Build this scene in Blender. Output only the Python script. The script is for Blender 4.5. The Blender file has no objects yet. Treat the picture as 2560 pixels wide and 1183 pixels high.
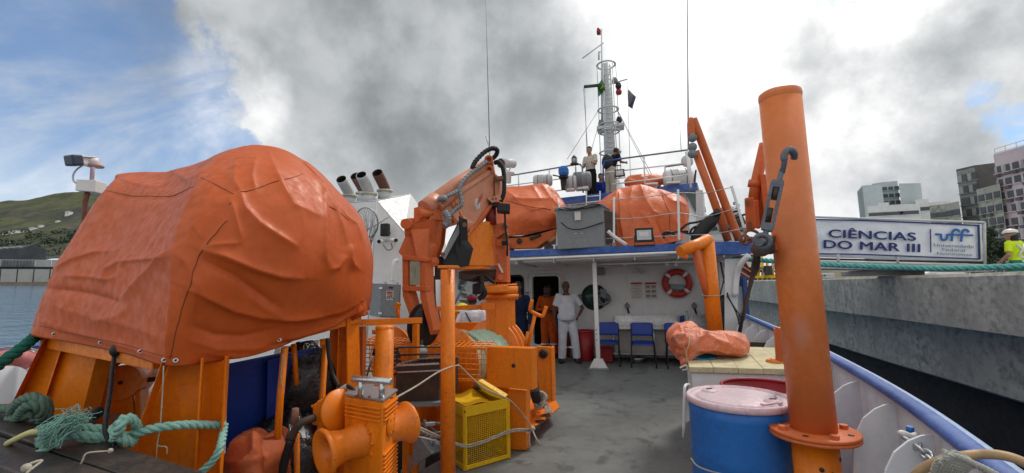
import bpy, math, random
import numpy as np
from mathutils import Vector, Matrix, noise as mnoise

S = bpy.context.scene
COL = S.collection
rnd = random.Random(7)

# ------------------------------------------------------------------ camera
EYE = 1.6
FPX = 1100.0
_p, _y, _r = math.radians(6.51), math.radians(15.2), math.radians(1.15)
_Fh = np.array([-math.sin(_y), math.cos(_y), 0.0])
_Z = np.array([0, 0, 1.0])
_F = _Fh * math.cos(_p) + _Z * math.sin(_p)
_U0 = -_Fh * math.sin(_p) + _Z * math.cos(_p)
_R0 = np.array([math.cos(_y), math.sin(_y), 0.0])
_R = _R0 * math.cos(_r) - _U0 * math.sin(_r)
_U = _U0 * math.cos(_r) + _R0 * math.sin(_r)
_O = np.array([0, 0, EYE])
cam = bpy.data.objects.new('camera', bpy.data.cameras.new('camera'))
COL.objects.link(cam)
cam.data.sensor_width = 36.0
cam.data.lens = 36.0 * FPX / 2560.0
cam.data.clip_start = 0.05
cam.data.clip_end = 6000
cam.matrix_world = Matrix(((_R[0], _U[0], -_F[0], _O[0]), (_R[1], _U[1], -_F[1], _O[1]), (_R[2], _U[2], -_F[2], _O[2]), (0, 0, 0, 1)))
S.camera = cam

def ray(px, py):
    return _F + (px - 1280) / FPX * _R - (py - 591.5) / FPX * _U
def C(px, py, D):                      # measured point at axial distance D
    return _O + ray(px, py) * D
def G(px, py, z=0.0):                  # measured point on the level z
    d = ray(px, py); return _O + d * ((z - EYE) / d[2])
def PY(px, py, Y):
    d = ray(px, py); return _O + d * (Y / d[1])
def PX(px, py, X):
    d = ray(px, py); return _O + d * (X / d[0])
def V(*a): return np.array(a, float)
def proj(P):
    q = np.asarray(P, float) - _O; D = q @ _F
    return 1280 + FPX * (q @ _R) / D, 591.5 - FPX * (q @ _U) / D, D
def unit(v):
    v = np.asarray(v, float); return v / (np.linalg.norm(v) + 1e-12)

# ------------------------------------------------------------------ node helper
class NT:
    def __init__(s, tree): s.t = tree; s.t.nodes.clear()
    def n(s, kind, **kw):
        nd = s.t.nodes.new(kind)
        for k, v in kw.items(): setattr(nd, k, v)
        return nd
    def put(s, sock, v):
        if v is None: return
        if hasattr(v, 'node'): s.t.links.new(v, sock)
        elif isinstance(v, (tuple, list)) and len(v) == 3 and sock.type == 'RGBA': sock.default_value = (*v, 1)
        else: sock.default_value = v
    def math(s, op, a, b=None, c=None, clamp=False):
        nd = s.n('ShaderNodeMath', operation=op, use_clamp=clamp)
        for i, v in enumerate((a, b, c)): s.put(nd.inputs[i], v)
        return nd.outputs[0]
    def vm(s, op, a, b=None, scale=None):
        nd = s.n('ShaderNodeVectorMath', operation=op)
        s.put(nd.inputs[0], a); s.put(nd.inputs[1], b)
        if scale is not None: s.put(nd.inputs['Scale'], scale)
        return nd.outputs['Value' if op in ('DOT_PRODUCT', 'LENGTH', 'DISTANCE') else 'Vector']
    def noise(s, vec, scale, detail=3, rough=.55, dist=0, out='Fac'):
        nd = s.n('ShaderNodeTexNoise')
        s.put(nd.inputs['Vector'], vec); nd.inputs['Scale'].default_value = scale
        nd.inputs['Detail'].default_value = detail; nd.inputs['Roughness'].default_value = rough
        nd.inputs['Distortion'].default_value = dist
        return nd.outputs[out]
    def ramp(s, v, a, b, lo=0., hi=1., smooth=True):
        nd = s.n('ShaderNodeMapRange', interpolation_type='SMOOTHSTEP' if smooth else 'LINEAR')
        for i, x in enumerate((v, a, b, lo, hi)): s.put(nd.inputs[i], x)
        return nd.outputs[0]
    def mix(s, f, a, b, blend='MIX'):
        nd = s.n('ShaderNodeMix', data_type='RGBA', blend_type=blend, clamp_factor=True)
        s.put(nd.inputs[0], f); s.put(nd.inputs[6], a); s.put(nd.inputs[7], b)
        return nd.outputs[2]
    def scale(s, vec, sc):
        nd = s.n('ShaderNodeMapping'); s.put(nd.inputs[0], vec); nd.inputs['Scale'].default_value = sc
        return nd.outputs[0]

# ------------------------------------------------------------------ sky and sun
SUN_EL, SUN_AZ = math.radians(52), math.radians(28)          # azimuth clockwise from +Y
W = bpy.data.worlds.new('World'); S.world = W; W.use_nodes = True
t = NT(W.node_tree)
dirv = t.n('ShaderNodeTexCoord').outputs['Generated']
sky = t.n('ShaderNodeTexSky', sky_type='NISHITA', sun_disc=False)
sky.sun_elevation, sky.sun_rotation = SUN_EL, SUN_AZ
sky.air_density, sky.dust_density, sky.ozone_density = 1.0, 0.7, 2.0
sep = t.n('ShaderNodeSeparateXYZ'); t.put(sep.inputs[0], dirv)
zz = t.math('ADD', t.math('MAXIMUM', sep.outputs[2], 0.0), 0.22)
comb = t.n('ShaderNodeCombineXYZ')
t.put(comb.inputs[0], t.math('DIVIDE', sep.outputs[0], zz)); t.put(comb.inputs[1], t.math('DIVIDE', sep.outputs[1], zz))
comb.inputs[2].default_value = 3.7
flat = comb.outputs[0]
nA = t.noise(dirv, 2.2, 6, .55)
nB = t.noise(dirv, 5.0, 7, .58)
nF = t.noise(dirv, 7.5, 8, .64)
nC = t.noise(t.scale(flat, (.5, 1.7, 1)), 1.5, 6, .58, .5)
wv = t.noise(dirv, 2.4, 6, .55, 0, 'Color')
warp = t.vm('NORMALIZE', t.vm('ADD', dirv, t.vm('SCALE', t.vm('SUBTRACT', wv, (.5, .5, .5)), None, .22)))
def blob(px, py, r_in, r_out, w=warp):
    d = unit(ray(px, py))
    return t.ramp(t.vm('DOT_PRODUCT', w, tuple(d)), math.cos(math.radians(r_out)), math.cos(math.radians(r_in)))
def mx(*a):
    o = a[0]
    for b in a[1:]: o = t.math('MAXIMUM', o, b)
    return o
gapf = mx(blob(40, 260, 6, 15), blob(190, 340, 4, 13), blob(350, 360, 2, 10), blob(480, 400, 0, 7), blob(200, 140, 1, 7), blob(-350, 300, 15, 30), t.math('MULTIPLY', mx(blob(2105, -20, 0, 4), blob(2575, 330, 0, 4), blob(2505, 245, 0, 2.5)), .55))
gap = t.ramp(t.math('ADD', gapf, t.math('MULTIPLY', t.math('SUBTRACT', nF, .5), 1.5)), .40, .62)
wisp = t.math('ADD', t.ramp(nC, .36, .66, .16, .86), t.ramp(nB, .5, .72, 0, .4), None, True)
cover = t.math('SUBTRACT', 1.0, t.math('MULTIPLY', gap, t.math('SUBTRACT', 1.0, t.math('MULTIPLY', wisp, .85))))
dark = mx(blob(950, 130, 8, 24), blob(640, 40, 6, 17), blob(470, -40, 3, 13), blob(1280, 110, 5, 18), blob(1040, 330, 3, 15), blob(820, -420, 12, 36))
grey = mx(blob(2230, 190, 4, 15), blob(2500, 90, 4, 12), blob(1860, 350, 2, 11), blob(2330, 440, 2, 9))
bright = mx(blob(1790, 110, 6, 20), blob(560, 255, 0, 7), blob(2150, 310, 1, 8), blob(2120, 40, 2, 10))
val = t.math('ADD', t.ramp(nA, .3, .7, 6.2, 8.4), t.ramp(nB, .3, .7, -1.0, 1.2))
val = t.math('MULTIPLY', val, t.math('SUBTRACT', 1.0, t.math('MULTIPLY', dark, t.ramp(nB, .3, .7, .60, .44))))
val = t.math('MULTIPLY', val, t.math('SUBTRACT', 1.0, t.math('MULTIPLY', grey, t.ramp(nB, .35, .65, .42, .20))))
val = t.math('ADD', val, t.math('MULTIPLY', bright, t.ramp(nB, .3, .7, 2.0, 4.5)))
cc = t.mix(t.ramp(val, 2.5, 9.0), (.90, .96, 1.0), (1.0, 1.0, 1.0))
cloud = t.vm('SCALE', cc, None, val)
skyc = t.vm('MULTIPLY', sky.outputs[0], (.66, .92, 1.12))
full = t.mix(cover, skyc, cloud)
bg = t.n('ShaderNodeBackground'); t.put(bg.inputs[0], full); bg.inputs[1].default_value = 0.1
wo = t.n('ShaderNodeOutputWorld'); t.t.links.new(bg.outputs[0], wo.inputs[0])

sun = bpy.data.objects.new('sun', bpy.data.lights.new('sun', 'SUN')); COL.objects.link(sun)
sun.data.energy = 1.5; sun.data.angle = math.radians(11); sun.data.color = (1, .95, .88)
sd = Vector((math.sin(SUN_AZ) * math.cos(SUN_EL), math.cos(SUN_AZ) * math.cos(SUN_EL), math.sin(SUN_EL)))
sun.rotation_euler = sd.to_track_quat('Z', 'Y').to_euler()
S.view_settings.view_transform = 'Standard'; S.view_settings.look = 'None'
S.view_settings.gamma = 1; S.view_settings.exposure = 0.28
S.view_settings.use_curve_mapping = False
S.render.engine = 'CYCLES'
S.cycles.max_bounces = 6; S.cycles.diffuse_bounces = 4; S.cycles.transparent_max_bounces = 12
S.cycles.use_denoising = True

# ------------------------------------------------------------------ materials
MATS = {}
def paint(name, col, rough=.5, var=.18, scale=3.0, spec=.4, metal=0., dirt=None, dirt_amt=.35, chip=None, chip_thr=.70, streak=0., streak_s=(14, 14, .9), bump=.12, bump_scale=90., bump_d=.002, alpha=1., coat=0.):
    m = bpy.data.materials.new(name); m.use_nodes = True; t = NT(m.node_tree); MATS[name] = m
    pos = t.n('ShaderNodeNewGeometry').outputs['Position']
    n1 = t.noise(pos, scale, 6, .62); n2 = t.noise(pos, scale * 7.3, 5, .6)
    c = t.mix(t.ramp(n1, .28, .72), tuple(x * (1 - var) for x in col), tuple(min(1, x * (1 + var)) for x in col))
    if dirt is not None:
        c = t.mix(t.math('MULTIPLY', t.ramp(t.math('ADD', t.math('MULTIPLY', n1, .5), t.math('MULTIPLY', n2, .5)), .44, .68), dirt_amt), c, dirt)
    if streak:
        ns = t.noise(t.scale(pos, streak_s), 1.0, 4, .6)
        c = t.mix(t.math('MULTIPLY', t.ramp(ns, .52, .76), streak), c, dirt or (.12, .07, .04))
    if chip is not None:
        nc = t.noise(pos, scale * 5.1, 8, .72)
        c = t.mix(t.ramp(nc, chip_thr, chip_thr + .035), c, chip)
    b = t.n('ShaderNodeBsdfPrincipled'); t.put(b.inputs['Base Color'], c)
    t.put(b.inputs['Roughness'], t.ramp(n2, .25, .75, max(.04, rough - .12), min(1, rough + .14)))
    b.inputs['Metallic'].default_value = metal; b.inputs['Specular IOR Level'].default_value = spec
    b.inputs['Alpha'].default_value = alpha; b.inputs['Coat Weight'].default_value = coat
    if bump:
        bp = t.n('ShaderNodeBump'); bp.inputs['Strength'].default_value = bump; bp.inputs['Distance'].default_value = bump_d * 5
        t.put(bp.inputs['Height'], t.math('ADD', t.noise(pos, bump_scale, 4, .6), t.math('MULTIPLY', n2, 1.5))); t.put(b.inputs['Normal'], bp.outputs[0])
    o = t.n('ShaderNodeOutputMaterial'); t.t.links.new(b.outputs[0], o.inputs[0])
    m['_b'] = 1
    return m
RUST = (.10, .035, .015)
M_OR = paint('orange_paint', (.80, .205, .004), .40, .12, 4, dirt=(.40, .085, .005), dirt_amt=.45, chip=(.16, .045, .012), chip_thr=.67, streak=.45)
M_OR2 = paint('faded_orange_paint', (.60, .135, .032), .45, .12, 5, dirt=(.30, .08, .03), dirt_amt=.45, chip=RUST, chip_thr=.70, streak=.3)
M_TARP = paint('orange_tarpaulin', (.52, .090, .011), .52, .12, 2.5, spec=.34, dirt=(.36, .066, .012), dirt_amt=.6, bump=.05, bump_scale=160, bump_d=.0007)
M_TARP2 = paint('weathered_orange_tarpaulin', (.58, .105, .018), .48, .16, 2.2, spec=.45, dirt=(.56, .22, .12), dirt_amt=.5, bump=.15, bump_scale=30, bump_d=.006)
M_WH = paint('white_paint', (.69, .70, .70), .45, .05, 1.6, dirt=(.42, .38, .32), dirt_amt=.22, chip=(.25, .12, .06), chip_thr=.76, streak=.12)
M_WH2 = paint('bulwark_white_paint', (.71, .72, .75), .55, .06, 2.2, dirt=(.42, .40, .42), dirt_amt=.3, chip=(.22, .10, .05), chip_thr=.77, streak=.14)
M_BL = paint('blue_trim_paint', (.016, .07, .29), .42, .18, 3, dirt=(.16, .24, .42), dirt_amt=.4, chip=(.35, .35, .36), chip_thr=.72)
M_DECK = None
M_GREY = paint('grey_paint', (.20, .22, .235), .5, .1, 3, dirt=(.10, .09, .08), dirt_amt=.4, chip=(.3, .15, .08), chip_thr=.75)
M_LGREY = paint('light_grey_paint', (.50, .52, .53), .5, .08, 3, dirt=(.25, .22, .18), dirt_amt=.35)
M_GALV = paint('galvanised_steel', (.38, .40, .42), .42, .15, 9, metal=.75, dirt=(.2, .18, .16), dirt_amt=.4)
M_STEEL = paint('brushed_steel', (.55, .56, .57), .3, .1, 9, metal=.9, dirt=(.3, .28, .26), dirt_amt=.3, bump=.03)
M_DGALV = paint('dull_galvanised_steel', (.14, .15, .17), .5, .2, 9, metal=.3, dirt=(.08, .07, .07), dirt_amt=.5)
M_DARK = paint('dark_steel', (.028, .026, .025), .5, .3, 8, metal=.1, dirt=(.10, .055, .03), dirt_amt=.5)
M_DKBRN = paint('dark_brown_steel', (.05, .032, .024), .5, .25, 6, dirt=(.11, .06, .035), dirt_amt=.5)
M_BLACK = paint('black_rubber', (.012, .012, .013), .55, .2, 9)
M_RUSTY = paint('rusty_steel', (.22, .10, .06), .75, .3, 14, dirt=(.07, .035, .02), dirt_amt=.6, bump=.4)
M_PGREEN = paint('pale_green_rope_fibre', (.44, .60, .47), .85, .15, 14, spec=.1, dirt=(.30, .42, .32), dirt_amt=.5, bump=.4, bump_scale=300)
M_SALMON = paint('salmon_orange_paint', (.56, .235, .135), .45, .12, 4, dirt=(.42, .17, .10), dirt_amt=.5, chip=(.2, .08, .04), chip_thr=.72, streak=.25)  # paler, pinker orange for the boom parts
M_GREEN = paint('green_rope_fibre', (.27, .50, .42), .85, .2, 14, spec=.1, dirt=(.20, .30, .24), dirt_amt=.5, bump=.4, bump_scale=300)
M_DGREEN = paint('dark_green_rope_fibre', (.02, .15, .11), .85, .3, 14, spec=.1, dirt=(.05, .10, .08), dirt_amt=.5, bump=.4, bump_scale=300)
M_MGREEN = paint('muddy_green_rope_fibre', (.11, .19, .15), .9, .3, 14, spec=.1, dirt=(.13, .13, .09), dirt_amt=.6, bump=.4, bump_scale=300)
M_TEAL = paint('teal_rope_fibre', (.14, .42, .38), .8, .2, 12, spec=.1, bump=.3)
M_CORD = paint('pale_cord', (.42, .38, .31), .9, .2, 20, spec=.1, bump=.4)
M_SISAL = paint('natural_rope_fibre', (.46, .46, .40), .9, .2, 20, spec=.1, dirt=(.26, .24, .18), dirt_amt=.5, bump=.3)
M_DRUM = paint('blue_drum_plastic', (.012, .13, .44), .42, .10, 3, dirt=(.012, .07, .26), dirt_amt=.6, bump=.1)
M_NAVY = paint('dark_blue_plastic', (.007, .038, .26), .4, .2, 3, dirt=(.004, .012, .06), dirt_amt=.5)
M_LID = paint('faded_pink_paint', (.62, .50, .54), .5, .12, 5, dirt=(.50, .20, .26), dirt_amt=.6)
M_RED = paint('dark_red_plastic', (.28, .015, .022), .4, .15, 4)
M_RED2 = paint('lifebuoy_red', (.42, .035, .03), .5, .15, 6)
M_YEL = paint('yellow_paint', (.80, .48, .008), .45, .12, 6, dirt=(.35, .20, .02), dirt_amt=.4, chip=(.10, .07, .03), chip_thr=.66)
M_BRIGHTYEL = paint('bright_yellow_paint', (.75, .46, .01), .5, .1, 1)
M_CONC = paint('concrete', (.30, .30, .295), .9, .28, 1.2, spec=.1, dirt=(.11, .11, .11), dirt_amt=.75, streak=.55, bump=.8, bump_scale=14, bump_d=.008)
M_CONCD = paint('damp_concrete', (.17, .175, .17), .9, .3, .9, spec=.1, dirt=(.07, .075, .07), dirt_amt=.75, streak=.5, bump=.8, bump_scale=12, bump_d=.01)
M_SEAT = paint('blue_seat_plastic', (.012, .045, .30), .38, .08, 4)
M_GLASS = paint('dark_glass', (.012, .016, .018), .08, .1, 4, spec=.7, bump=0)
M_GGLASS = paint('green_tinted_glass', (.03, .075, .06), .1, .15, 4, spec=.6, bump=0)
M_PAPER = paint('paper', (.62, .60, .56), .7, .05, 8)
M_INK = paint('print_grey', (.24, .23, .22), .8, .1, 8)
M_PRINTRED = paint('print_red', (.40, .06, .05), .7, .1, 8)
M_BANNER = paint('banner_vinyl', (.74, .78, .84), .55, .06, 2, bump=.3, bump_scale=5, bump_d=.006)
M_NAVYINK = paint('navy_print', (.018, .035, .16), .6, .08, 3)
M_BLUEINK = paint('blue_print', (.02, .13, .40), .6, .08, 3)
M_GREYINK = paint('grey_print', (.20, .24, .34), .6, .08, 3)
M_PLASTICW = paint('white_plastic', (.72, .70, .68), .4, .06, 5)
M_CYAN = paint('cyan_cloth', (.02, .27, .40), .85, .15, 12, spec=.1, bump=.4)
M_YWOOD = paint('worn_yellow_wood', (.58, .52, .32), .8, .2, 6, dirt=(.38, .36, .26), dirt_amt=.6, chip=(.34, .28, .18), chip_thr=.60)
M_TAN = paint('tan_leather', (.40, .27, .14), .55, .2, 6, dirt=(.24, .12, .06), dirt_amt=.5)
M_MAST = paint('mast_paint', (.58, .61, .62), .5, .08, 2, dirt=(.35, .32, .28), dirt_amt=.3)
M_MAROON = paint('maroon_hull_paint', (.13, .012, .02), .5, .15, .5)
M_BAG = paint('black_plastic_sheet', (.01, .01, .012), .18, .2, 6, spec=.7, bump=.25, bump_scale=9, bump_d=.02)
M_CLOTHY = paint('yellow_cloth', (.66, .60, .03), .8, .12, 12, spec=.1)
M_LAMPG = paint('lamp_glass', (.42, .46, .48), .15, .1, 8, spec=.7)

# ------------------------------------------------------------------ mesh builder
WL = {}
class MB:
    def __init__(s): s.v = []; s.f = []; s.sm = []
    def add(s, v, f, smooth=False):
        o = len(s.v); s.v.extend([tuple(map(float, p)) for p in v]); s.f.extend([tuple(i + o for i in q) for q in f]); s.sm.extend([smooth] * len(f)); return s
    def box(s, c, size, R=None):
        c = np.asarray(c, float); h = np.asarray(size, float) / 2; R = np.eye(3) if R is None else np.asarray(R)
        v = [c + R @ (h * np.array(k)) for k in ((-1,-1,-1),(1,-1,-1),(1,1,-1),(-1,1,-1),(-1,-1,1),(1,-1,1),(1,1,1),(-1,1,1))]
        return s.add(v, [(3,2,1,0),(4,5,6,7),(0,1,5,4),(1,2,6,5),(2,3,7,6),(3,0,4,7)])
    def bar(s, a, b, w, h, up=(0, 0, 1)):              # rectangular beam a -> b
        a, b = np.asarray(a, float), np.asarray(b, float); d = unit(b - a)
        side = np.cross(d, up)
        if np.linalg.norm(side) < 1e-4: side = np.cross(d, (0, 1, 0))
        side = unit(side); u = np.cross(side, d)
        R = np.stack([side, d, u], 1)
        return s.box((a + b) / 2, (w, np.linalg.norm(b - a), h), R)
    def prism(s, poly, vec):
        P = [np.asarray(p, float) for p in poly]; vec = np.asarray(vec, float); n = len(P)
        nrm = sum(np.cross(P[i] - P[0], P[(i + 1) % n] - P[0]) for i in range(1, n - 1)) if n > 2 else vec
        if np.dot(nrm, vec) > 0: P = P[::-1]
        v = P + [p + vec for p in P]
        return s.add(v, [tuple(range(n)), tuple(range(2 * n - 1, n - 1, -1))] + [(i, i + n, (i + 1) % n + n, (i + 1) % n) for i in range(n)])
    def hexa(s, q0, q1):                               # two quads joined
        v = list(q0) + list(q1)
        return s.add(v, [(3,2,1,0),(4,5,6,7),(0,1,5,4),(1,2,6,5),(2,3,7,6),(3,0,4,7)])
    def tube(s, pts, r, n=10, cap=True, closed=False, flat=1., up=None):
        P = np.array([np.asarray(p, float) for p in pts]); k = len(P)
        r = np.full(k, r) if np.isscalar(r) else np.asarray(r, float)
        if closed: T = np.roll(P, -1, 0) - np.roll(P, 1, 0)
        else: T = np.gradient(P, axis=0)
        T = T / (np.linalg.norm(T, axis=1, keepdims=True) + 1e-12)
        a = np.array((0, 0, 1.)) if up is None else np.asarray(up, float)
        if abs(T[0] @ a) > .95 and up is None: a = np.array((1., 0, 0))
        N = unit(a - T[0] * (a @ T[0])); v = []
        for i in range(k):
            N = unit(N - T[i] * (N @ T[i])); B = np.cross(T[i], N)
            for j in range(n):
                th = 2 * math.pi * j / n
                v.append(P[i] + r[i] * (math.cos(th) * N * flat + math.sin(th) * B))
        f = []
        m = k if closed else k - 1
        for i in range(m):
            i2 = (i + 1) % k
            for j in range(n): f.append((i*n+j, i*n+(j+1)%n, i2*n+(j+1)%n, i2*n+j))
        s.add(v, f, True)
        if cap and not closed:
            o = len(s.v) - k * n
            s.f.append(tuple(o + j for j in range(n - 1, -1, -1))); s.f.append(tuple(o + (k-1)*n + j for j in range(n))); s.sm += [False] * 2
        return s
    def cyl(s, a, b, r, n=20, r2=None):
        return s.tube([a, b], [r, r if r2 is None else r2], n)
    def lathe(s, prof, o, axis=(0, 0, 1), n=28, smooth=True, ref=None, arc=None):
        o = np.asarray(o, float); ax = unit(axis); a = np.array((1., 0, 0)) if abs(ax[0]) < .9 else np.array((0, 1., 0))
        if ref is not None: a = np.asarray(ref, float)
        e1 = unit(a - ax * (a @ ax)); e2 = np.cross(ax, e1); v = []; k = len(prof)
        for r_, h in prof:
            for j in range(n):
                th = 2 * math.pi * j / n; v.append(o + ax * h + r_ * (math.cos(th) * e1 + math.sin(th) * e2))
        f = [(i*n+j, i*n+(j+1)%n, (i+1)*n+(j+1)%n, (i+1)*n+j) for i in range(k - 1) for j in range(n)]
        return s.add(v, f, smooth)
    def sphere(s, c, r, n=16, R=None):
        c = np.asarray(c, float); r = np.full(3, r) if np.isscalar(r) else np.asarray(r, float); v = []; m = n // 2 + 1; R = np.eye(3) if R is None else R
        for i in range(m + 1):
            ph = math.pi * i / m
            for j in range(n):
                th = 2 * math.pi * j / n
                v.append(c + R @ (r * np.array((math.sin(ph) * math.cos(th), math.sin(ph) * math.sin(th), -math.cos(ph)))))
        f = [(i*n+j, i*n+(j+1)%n, (i+1)*n+(j+1)%n, (i+1)*n+j) for i in range(m) for j in range(n)]
        return s.add(v, f, True)
    def ring(s, c, R_, r_, axis=(0, 0, 1), n=36, k=12, flat=1., a0=0, a1=None):
        ax = unit(axis); a = np.array((0, 0, 1.)) if abs(ax[2]) < .9 else np.array((1., 0, 0)); e1 = unit(a - ax * (a @ ax)); e2 = np.cross(ax, e1); c = np.asarray(c, float)
        if a1 is None:
            pts = [c + R_ * (math.cos(2*math.pi*i/n) * e1 + math.sin(2*math.pi*i/n) * e2) for i in range(n)]
            return s.tube(pts, r_, k, closed=True, up=ax, flat=flat)
        pts = [c + R_ * (math.cos(a0+(a1-a0)*i/n) * e1 + math.sin(a0+(a1-a0)*i/n) * e2) for i in range(n + 1)]
        return s.tube(pts, r_, k, up=ax, flat=flat)
    def grid(s, P, smooth=True, thick=0.):
        P = np.asarray(P, float); n, m = P.shape[:2]
        q = lambda i, j: i * m + j
        f = [(q(i,j), q(i,j+1), q(i+1,j+1), q(i+1,j)) for i in range(n-1) for j in range(m-1)]
        if not thick: return s.add(P.reshape(-1, 3), f, smooth)
        du = np.gradient(P, axis=0); dv = np.gradient(P, axis=1); N = np.cross(dv, du); N /= (np.linalg.norm(N, axis=2, keepdims=True) + 1e-12)
        Q = P - N * thick; o = n * m
        g = [tuple(o + i for i in x[::-1]) for x in f]
        e = [q(0,j) for j in range(m)] + [q(i,m-1) for i in range(1,n)] + [q(n-1,j) for j in range(m-2,-1,-1)] + [q(i,0) for i in range(n-2,0,-1)]
        side = [(e[i], e[i] + o, e[(i+1) % len(e)] + o, e[(i+1) % len(e)]) for i in range(len(e))]
        return s.add(np.concatenate([P.reshape(-1, 3), Q.reshape(-1, 3)]), f + g + side, smooth)
    def build(s, name, mat, parent=None, bevel=0., base=None, fix=True):
        v = np.array(s.v)
        if base is None:
            lo, hi = v.min(0), v.max(0); base = np.array(((lo[0]+hi[0])/2, (lo[1]+hi[1])/2, lo[2]))
        base = np.asarray(base, float)
        me = bpy.data.meshes.new(name); me.from_pydata((v - base).tolist(), [], s.f)
        me.polygons.foreach_set('use_smooth', s.sm)
        if fix:
            import bmesh
            bm = bmesh.new(); bm.from_mesh(me); bmesh.ops.recalc_face_normals(bm, faces=bm.faces); bm.to_mesh(me); bm.free()
        me.materials.append(mat); me.update()
        o = bpy.data.objects.new(name, me); COL.objects.link(o); WL[o.name] = base
        if parent is not None:
            o.parent = parent; o.location = base - WL[parent.name]
        else: o.location = base
        if bevel:
            b = o.modifiers.new('bevel', 'BEVEL'); b.width = bevel; b.segments = 2; b.limit_method = 'ANGLE'; b.angle_limit = math.radians(40)
        return o
def tag(o, label, cat, group=None, kind=None):
    o['label'] = label
    if cat: o['category'] = cat
    if group: o['group'] = group
    if kind: o['kind'] = kind
    return o
def thing(name, label, cat, loc=(0, 0, 0), group=None):
    o = bpy.data.objects.new(name, None); COL.objects.link(o); o.location = loc; WL[o.name] = np.asarray(loc, float); o.empty_display_size = .1
    return tag(o, label, cat, group)
def struct(o):
    o['kind'] = 'structure'; return o
def dup(root, delta, label=None, rotz=0.):
    def cp(o, par):
        c = o.copy(); COL.objects.link(c)
        if par is None:
            WL[c.name] = WL[o.name] + np.asarray(delta, float); c.location = WL[c.name]; c.rotation_euler.z += rotz
        else: c.parent = par; WL[c.name] = WL[o.name] + np.asarray(delta, float)
        for ch in list(o.children): cp(ch, c)
        return c
    r = cp(root, None)
    if label: r['label'] = label
    return r
def sm_path(pts, n=8, closed=False):                    # Catmull-Rom
    P = [np.asarray(p, float) for p in pts]; k = len(P); out = []
    rng = range(k) if closed else range(k - 1)
    for i in rng:
        p0 = P[(i-1) % k] if (closed or i > 0) else 2 * P[0] - P[1]; p1 = P[i]; p2 = P[(i+1) % k]
        p3 = P[(i+2) % k] if (closed or i + 2 < k) else 2 * P[-1] - P[-2]
        for j in range(n):
            u = j / n; out.append(.5 * (2*p1 + (p2-p0)*u + (2*p0-5*p1+4*p2-p3)*u*u + (3*p1-p0-3*p2+p3)*u**3))
    if not closed: out.append(P[-1])
    return out
def sag(a, b, s, n=10):
    a, b = np.asarray(a, float), np.asarray(b, float)
    return [a + (b - a) * i / n - V(0, 0, s * 4 * (i / n) * (1 - i / n)) for i in range(n + 1)]
def rope(mb, pts, r, pitch=6.0, strands=3, n=6, amp=.55, step=None):   # laid rope: real twisted strands
    P = np.array(pts); d = np.r_[0, np.cumsum(np.linalg.norm(np.diff(P, axis=0), axis=1))]; L = d[-1]
    step = step or r * .8; k = max(6, int(L / step)); s_ = np.linspace(0, L, k)
    Q = np.stack([np.interp(s_, d, P[:, i]) for i in range(3)], 1)
    T = np.gradient(Q, axis=0); T /= np.linalg.norm(T, axis=1, keepdims=True) + 1e-12
    N = np.zeros_like(Q); a = np.array((0, 0, 1.)) if abs(T[0][2]) < .9 else np.array((1., 0, 0)); nn = unit(a - T[0] * (a @ T[0]))
    for i in range(k):
        nn = unit(nn - T[i] * (nn @ T[i])); N[i] = nn
    B = np.cross(T, N)
    for q in range(strands):
        ph = s_ / (pitch * r) * 2 * math.pi + 2 * math.pi * q / strands
        mb.tube(Q + r * amp * (np.cos(ph)[:, None] * N + np.sin(ph)[:, None] * B), r * .56, n)
    return mb
def simple(name, mat, fn, label, cat, group=None, bevel=0.):
    mb = MB(); fn(mb); return tag(mb.build(name, mat, None, bevel), label, cat, group)
def text_mesh(name, s, size, mat, parent, origin, ex, ey, bold=0., depth=.002, align='CENTER', sx=1., spacing=1., fitw=None):
    cu = bpy.data.curves.new(name, 'FONT'); cu.body = s; cu.size = 1; cu.align_x = align; cu.extrude = depth / size; cu.space_line = .9; cu.space_character = spacing
    ob = bpy.data.objects.new('tmp', cu); COL.objects.link(ob)
    me = bpy.data.meshes.new_from_object(ob.evaluated_get(bpy.context.evaluated_depsgraph_get()))
    COL.objects.unlink(ob); bpy.data.objects.remove(ob)
    xs_ = [v.co.x for v in me.vertices]; ex, ey = np.asarray(ex, float), np.asarray(ey, float); ez = unit(np.cross(ex, ey))
    if fitw: sx = fitw / size / (max(xs_) - min(xs_))
    vs = [np.asarray(origin) + ex * (v.co.x * size * sx) + ey * (v.co.y * size) + ez * (v.co.z * size) for v in me.vertices]
    mb = MB(); fs_ = [tuple(p.vertices) for p in me.polygons]; mb.add(vs, fs_)
    for k_, (dx, dy) in enumerate(((-1, 0), (1, 0), (0, .6), (0, -.6))):
        if bold: mb.add([v + ex * dx * bold * size + ey * dy * bold * size + ez * .0003 * (k_ + 1) for v in vs], fs_)
    bpy.data.meshes.remove(me)
    return mb.build(name, mat, parent, fix=False)
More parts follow.
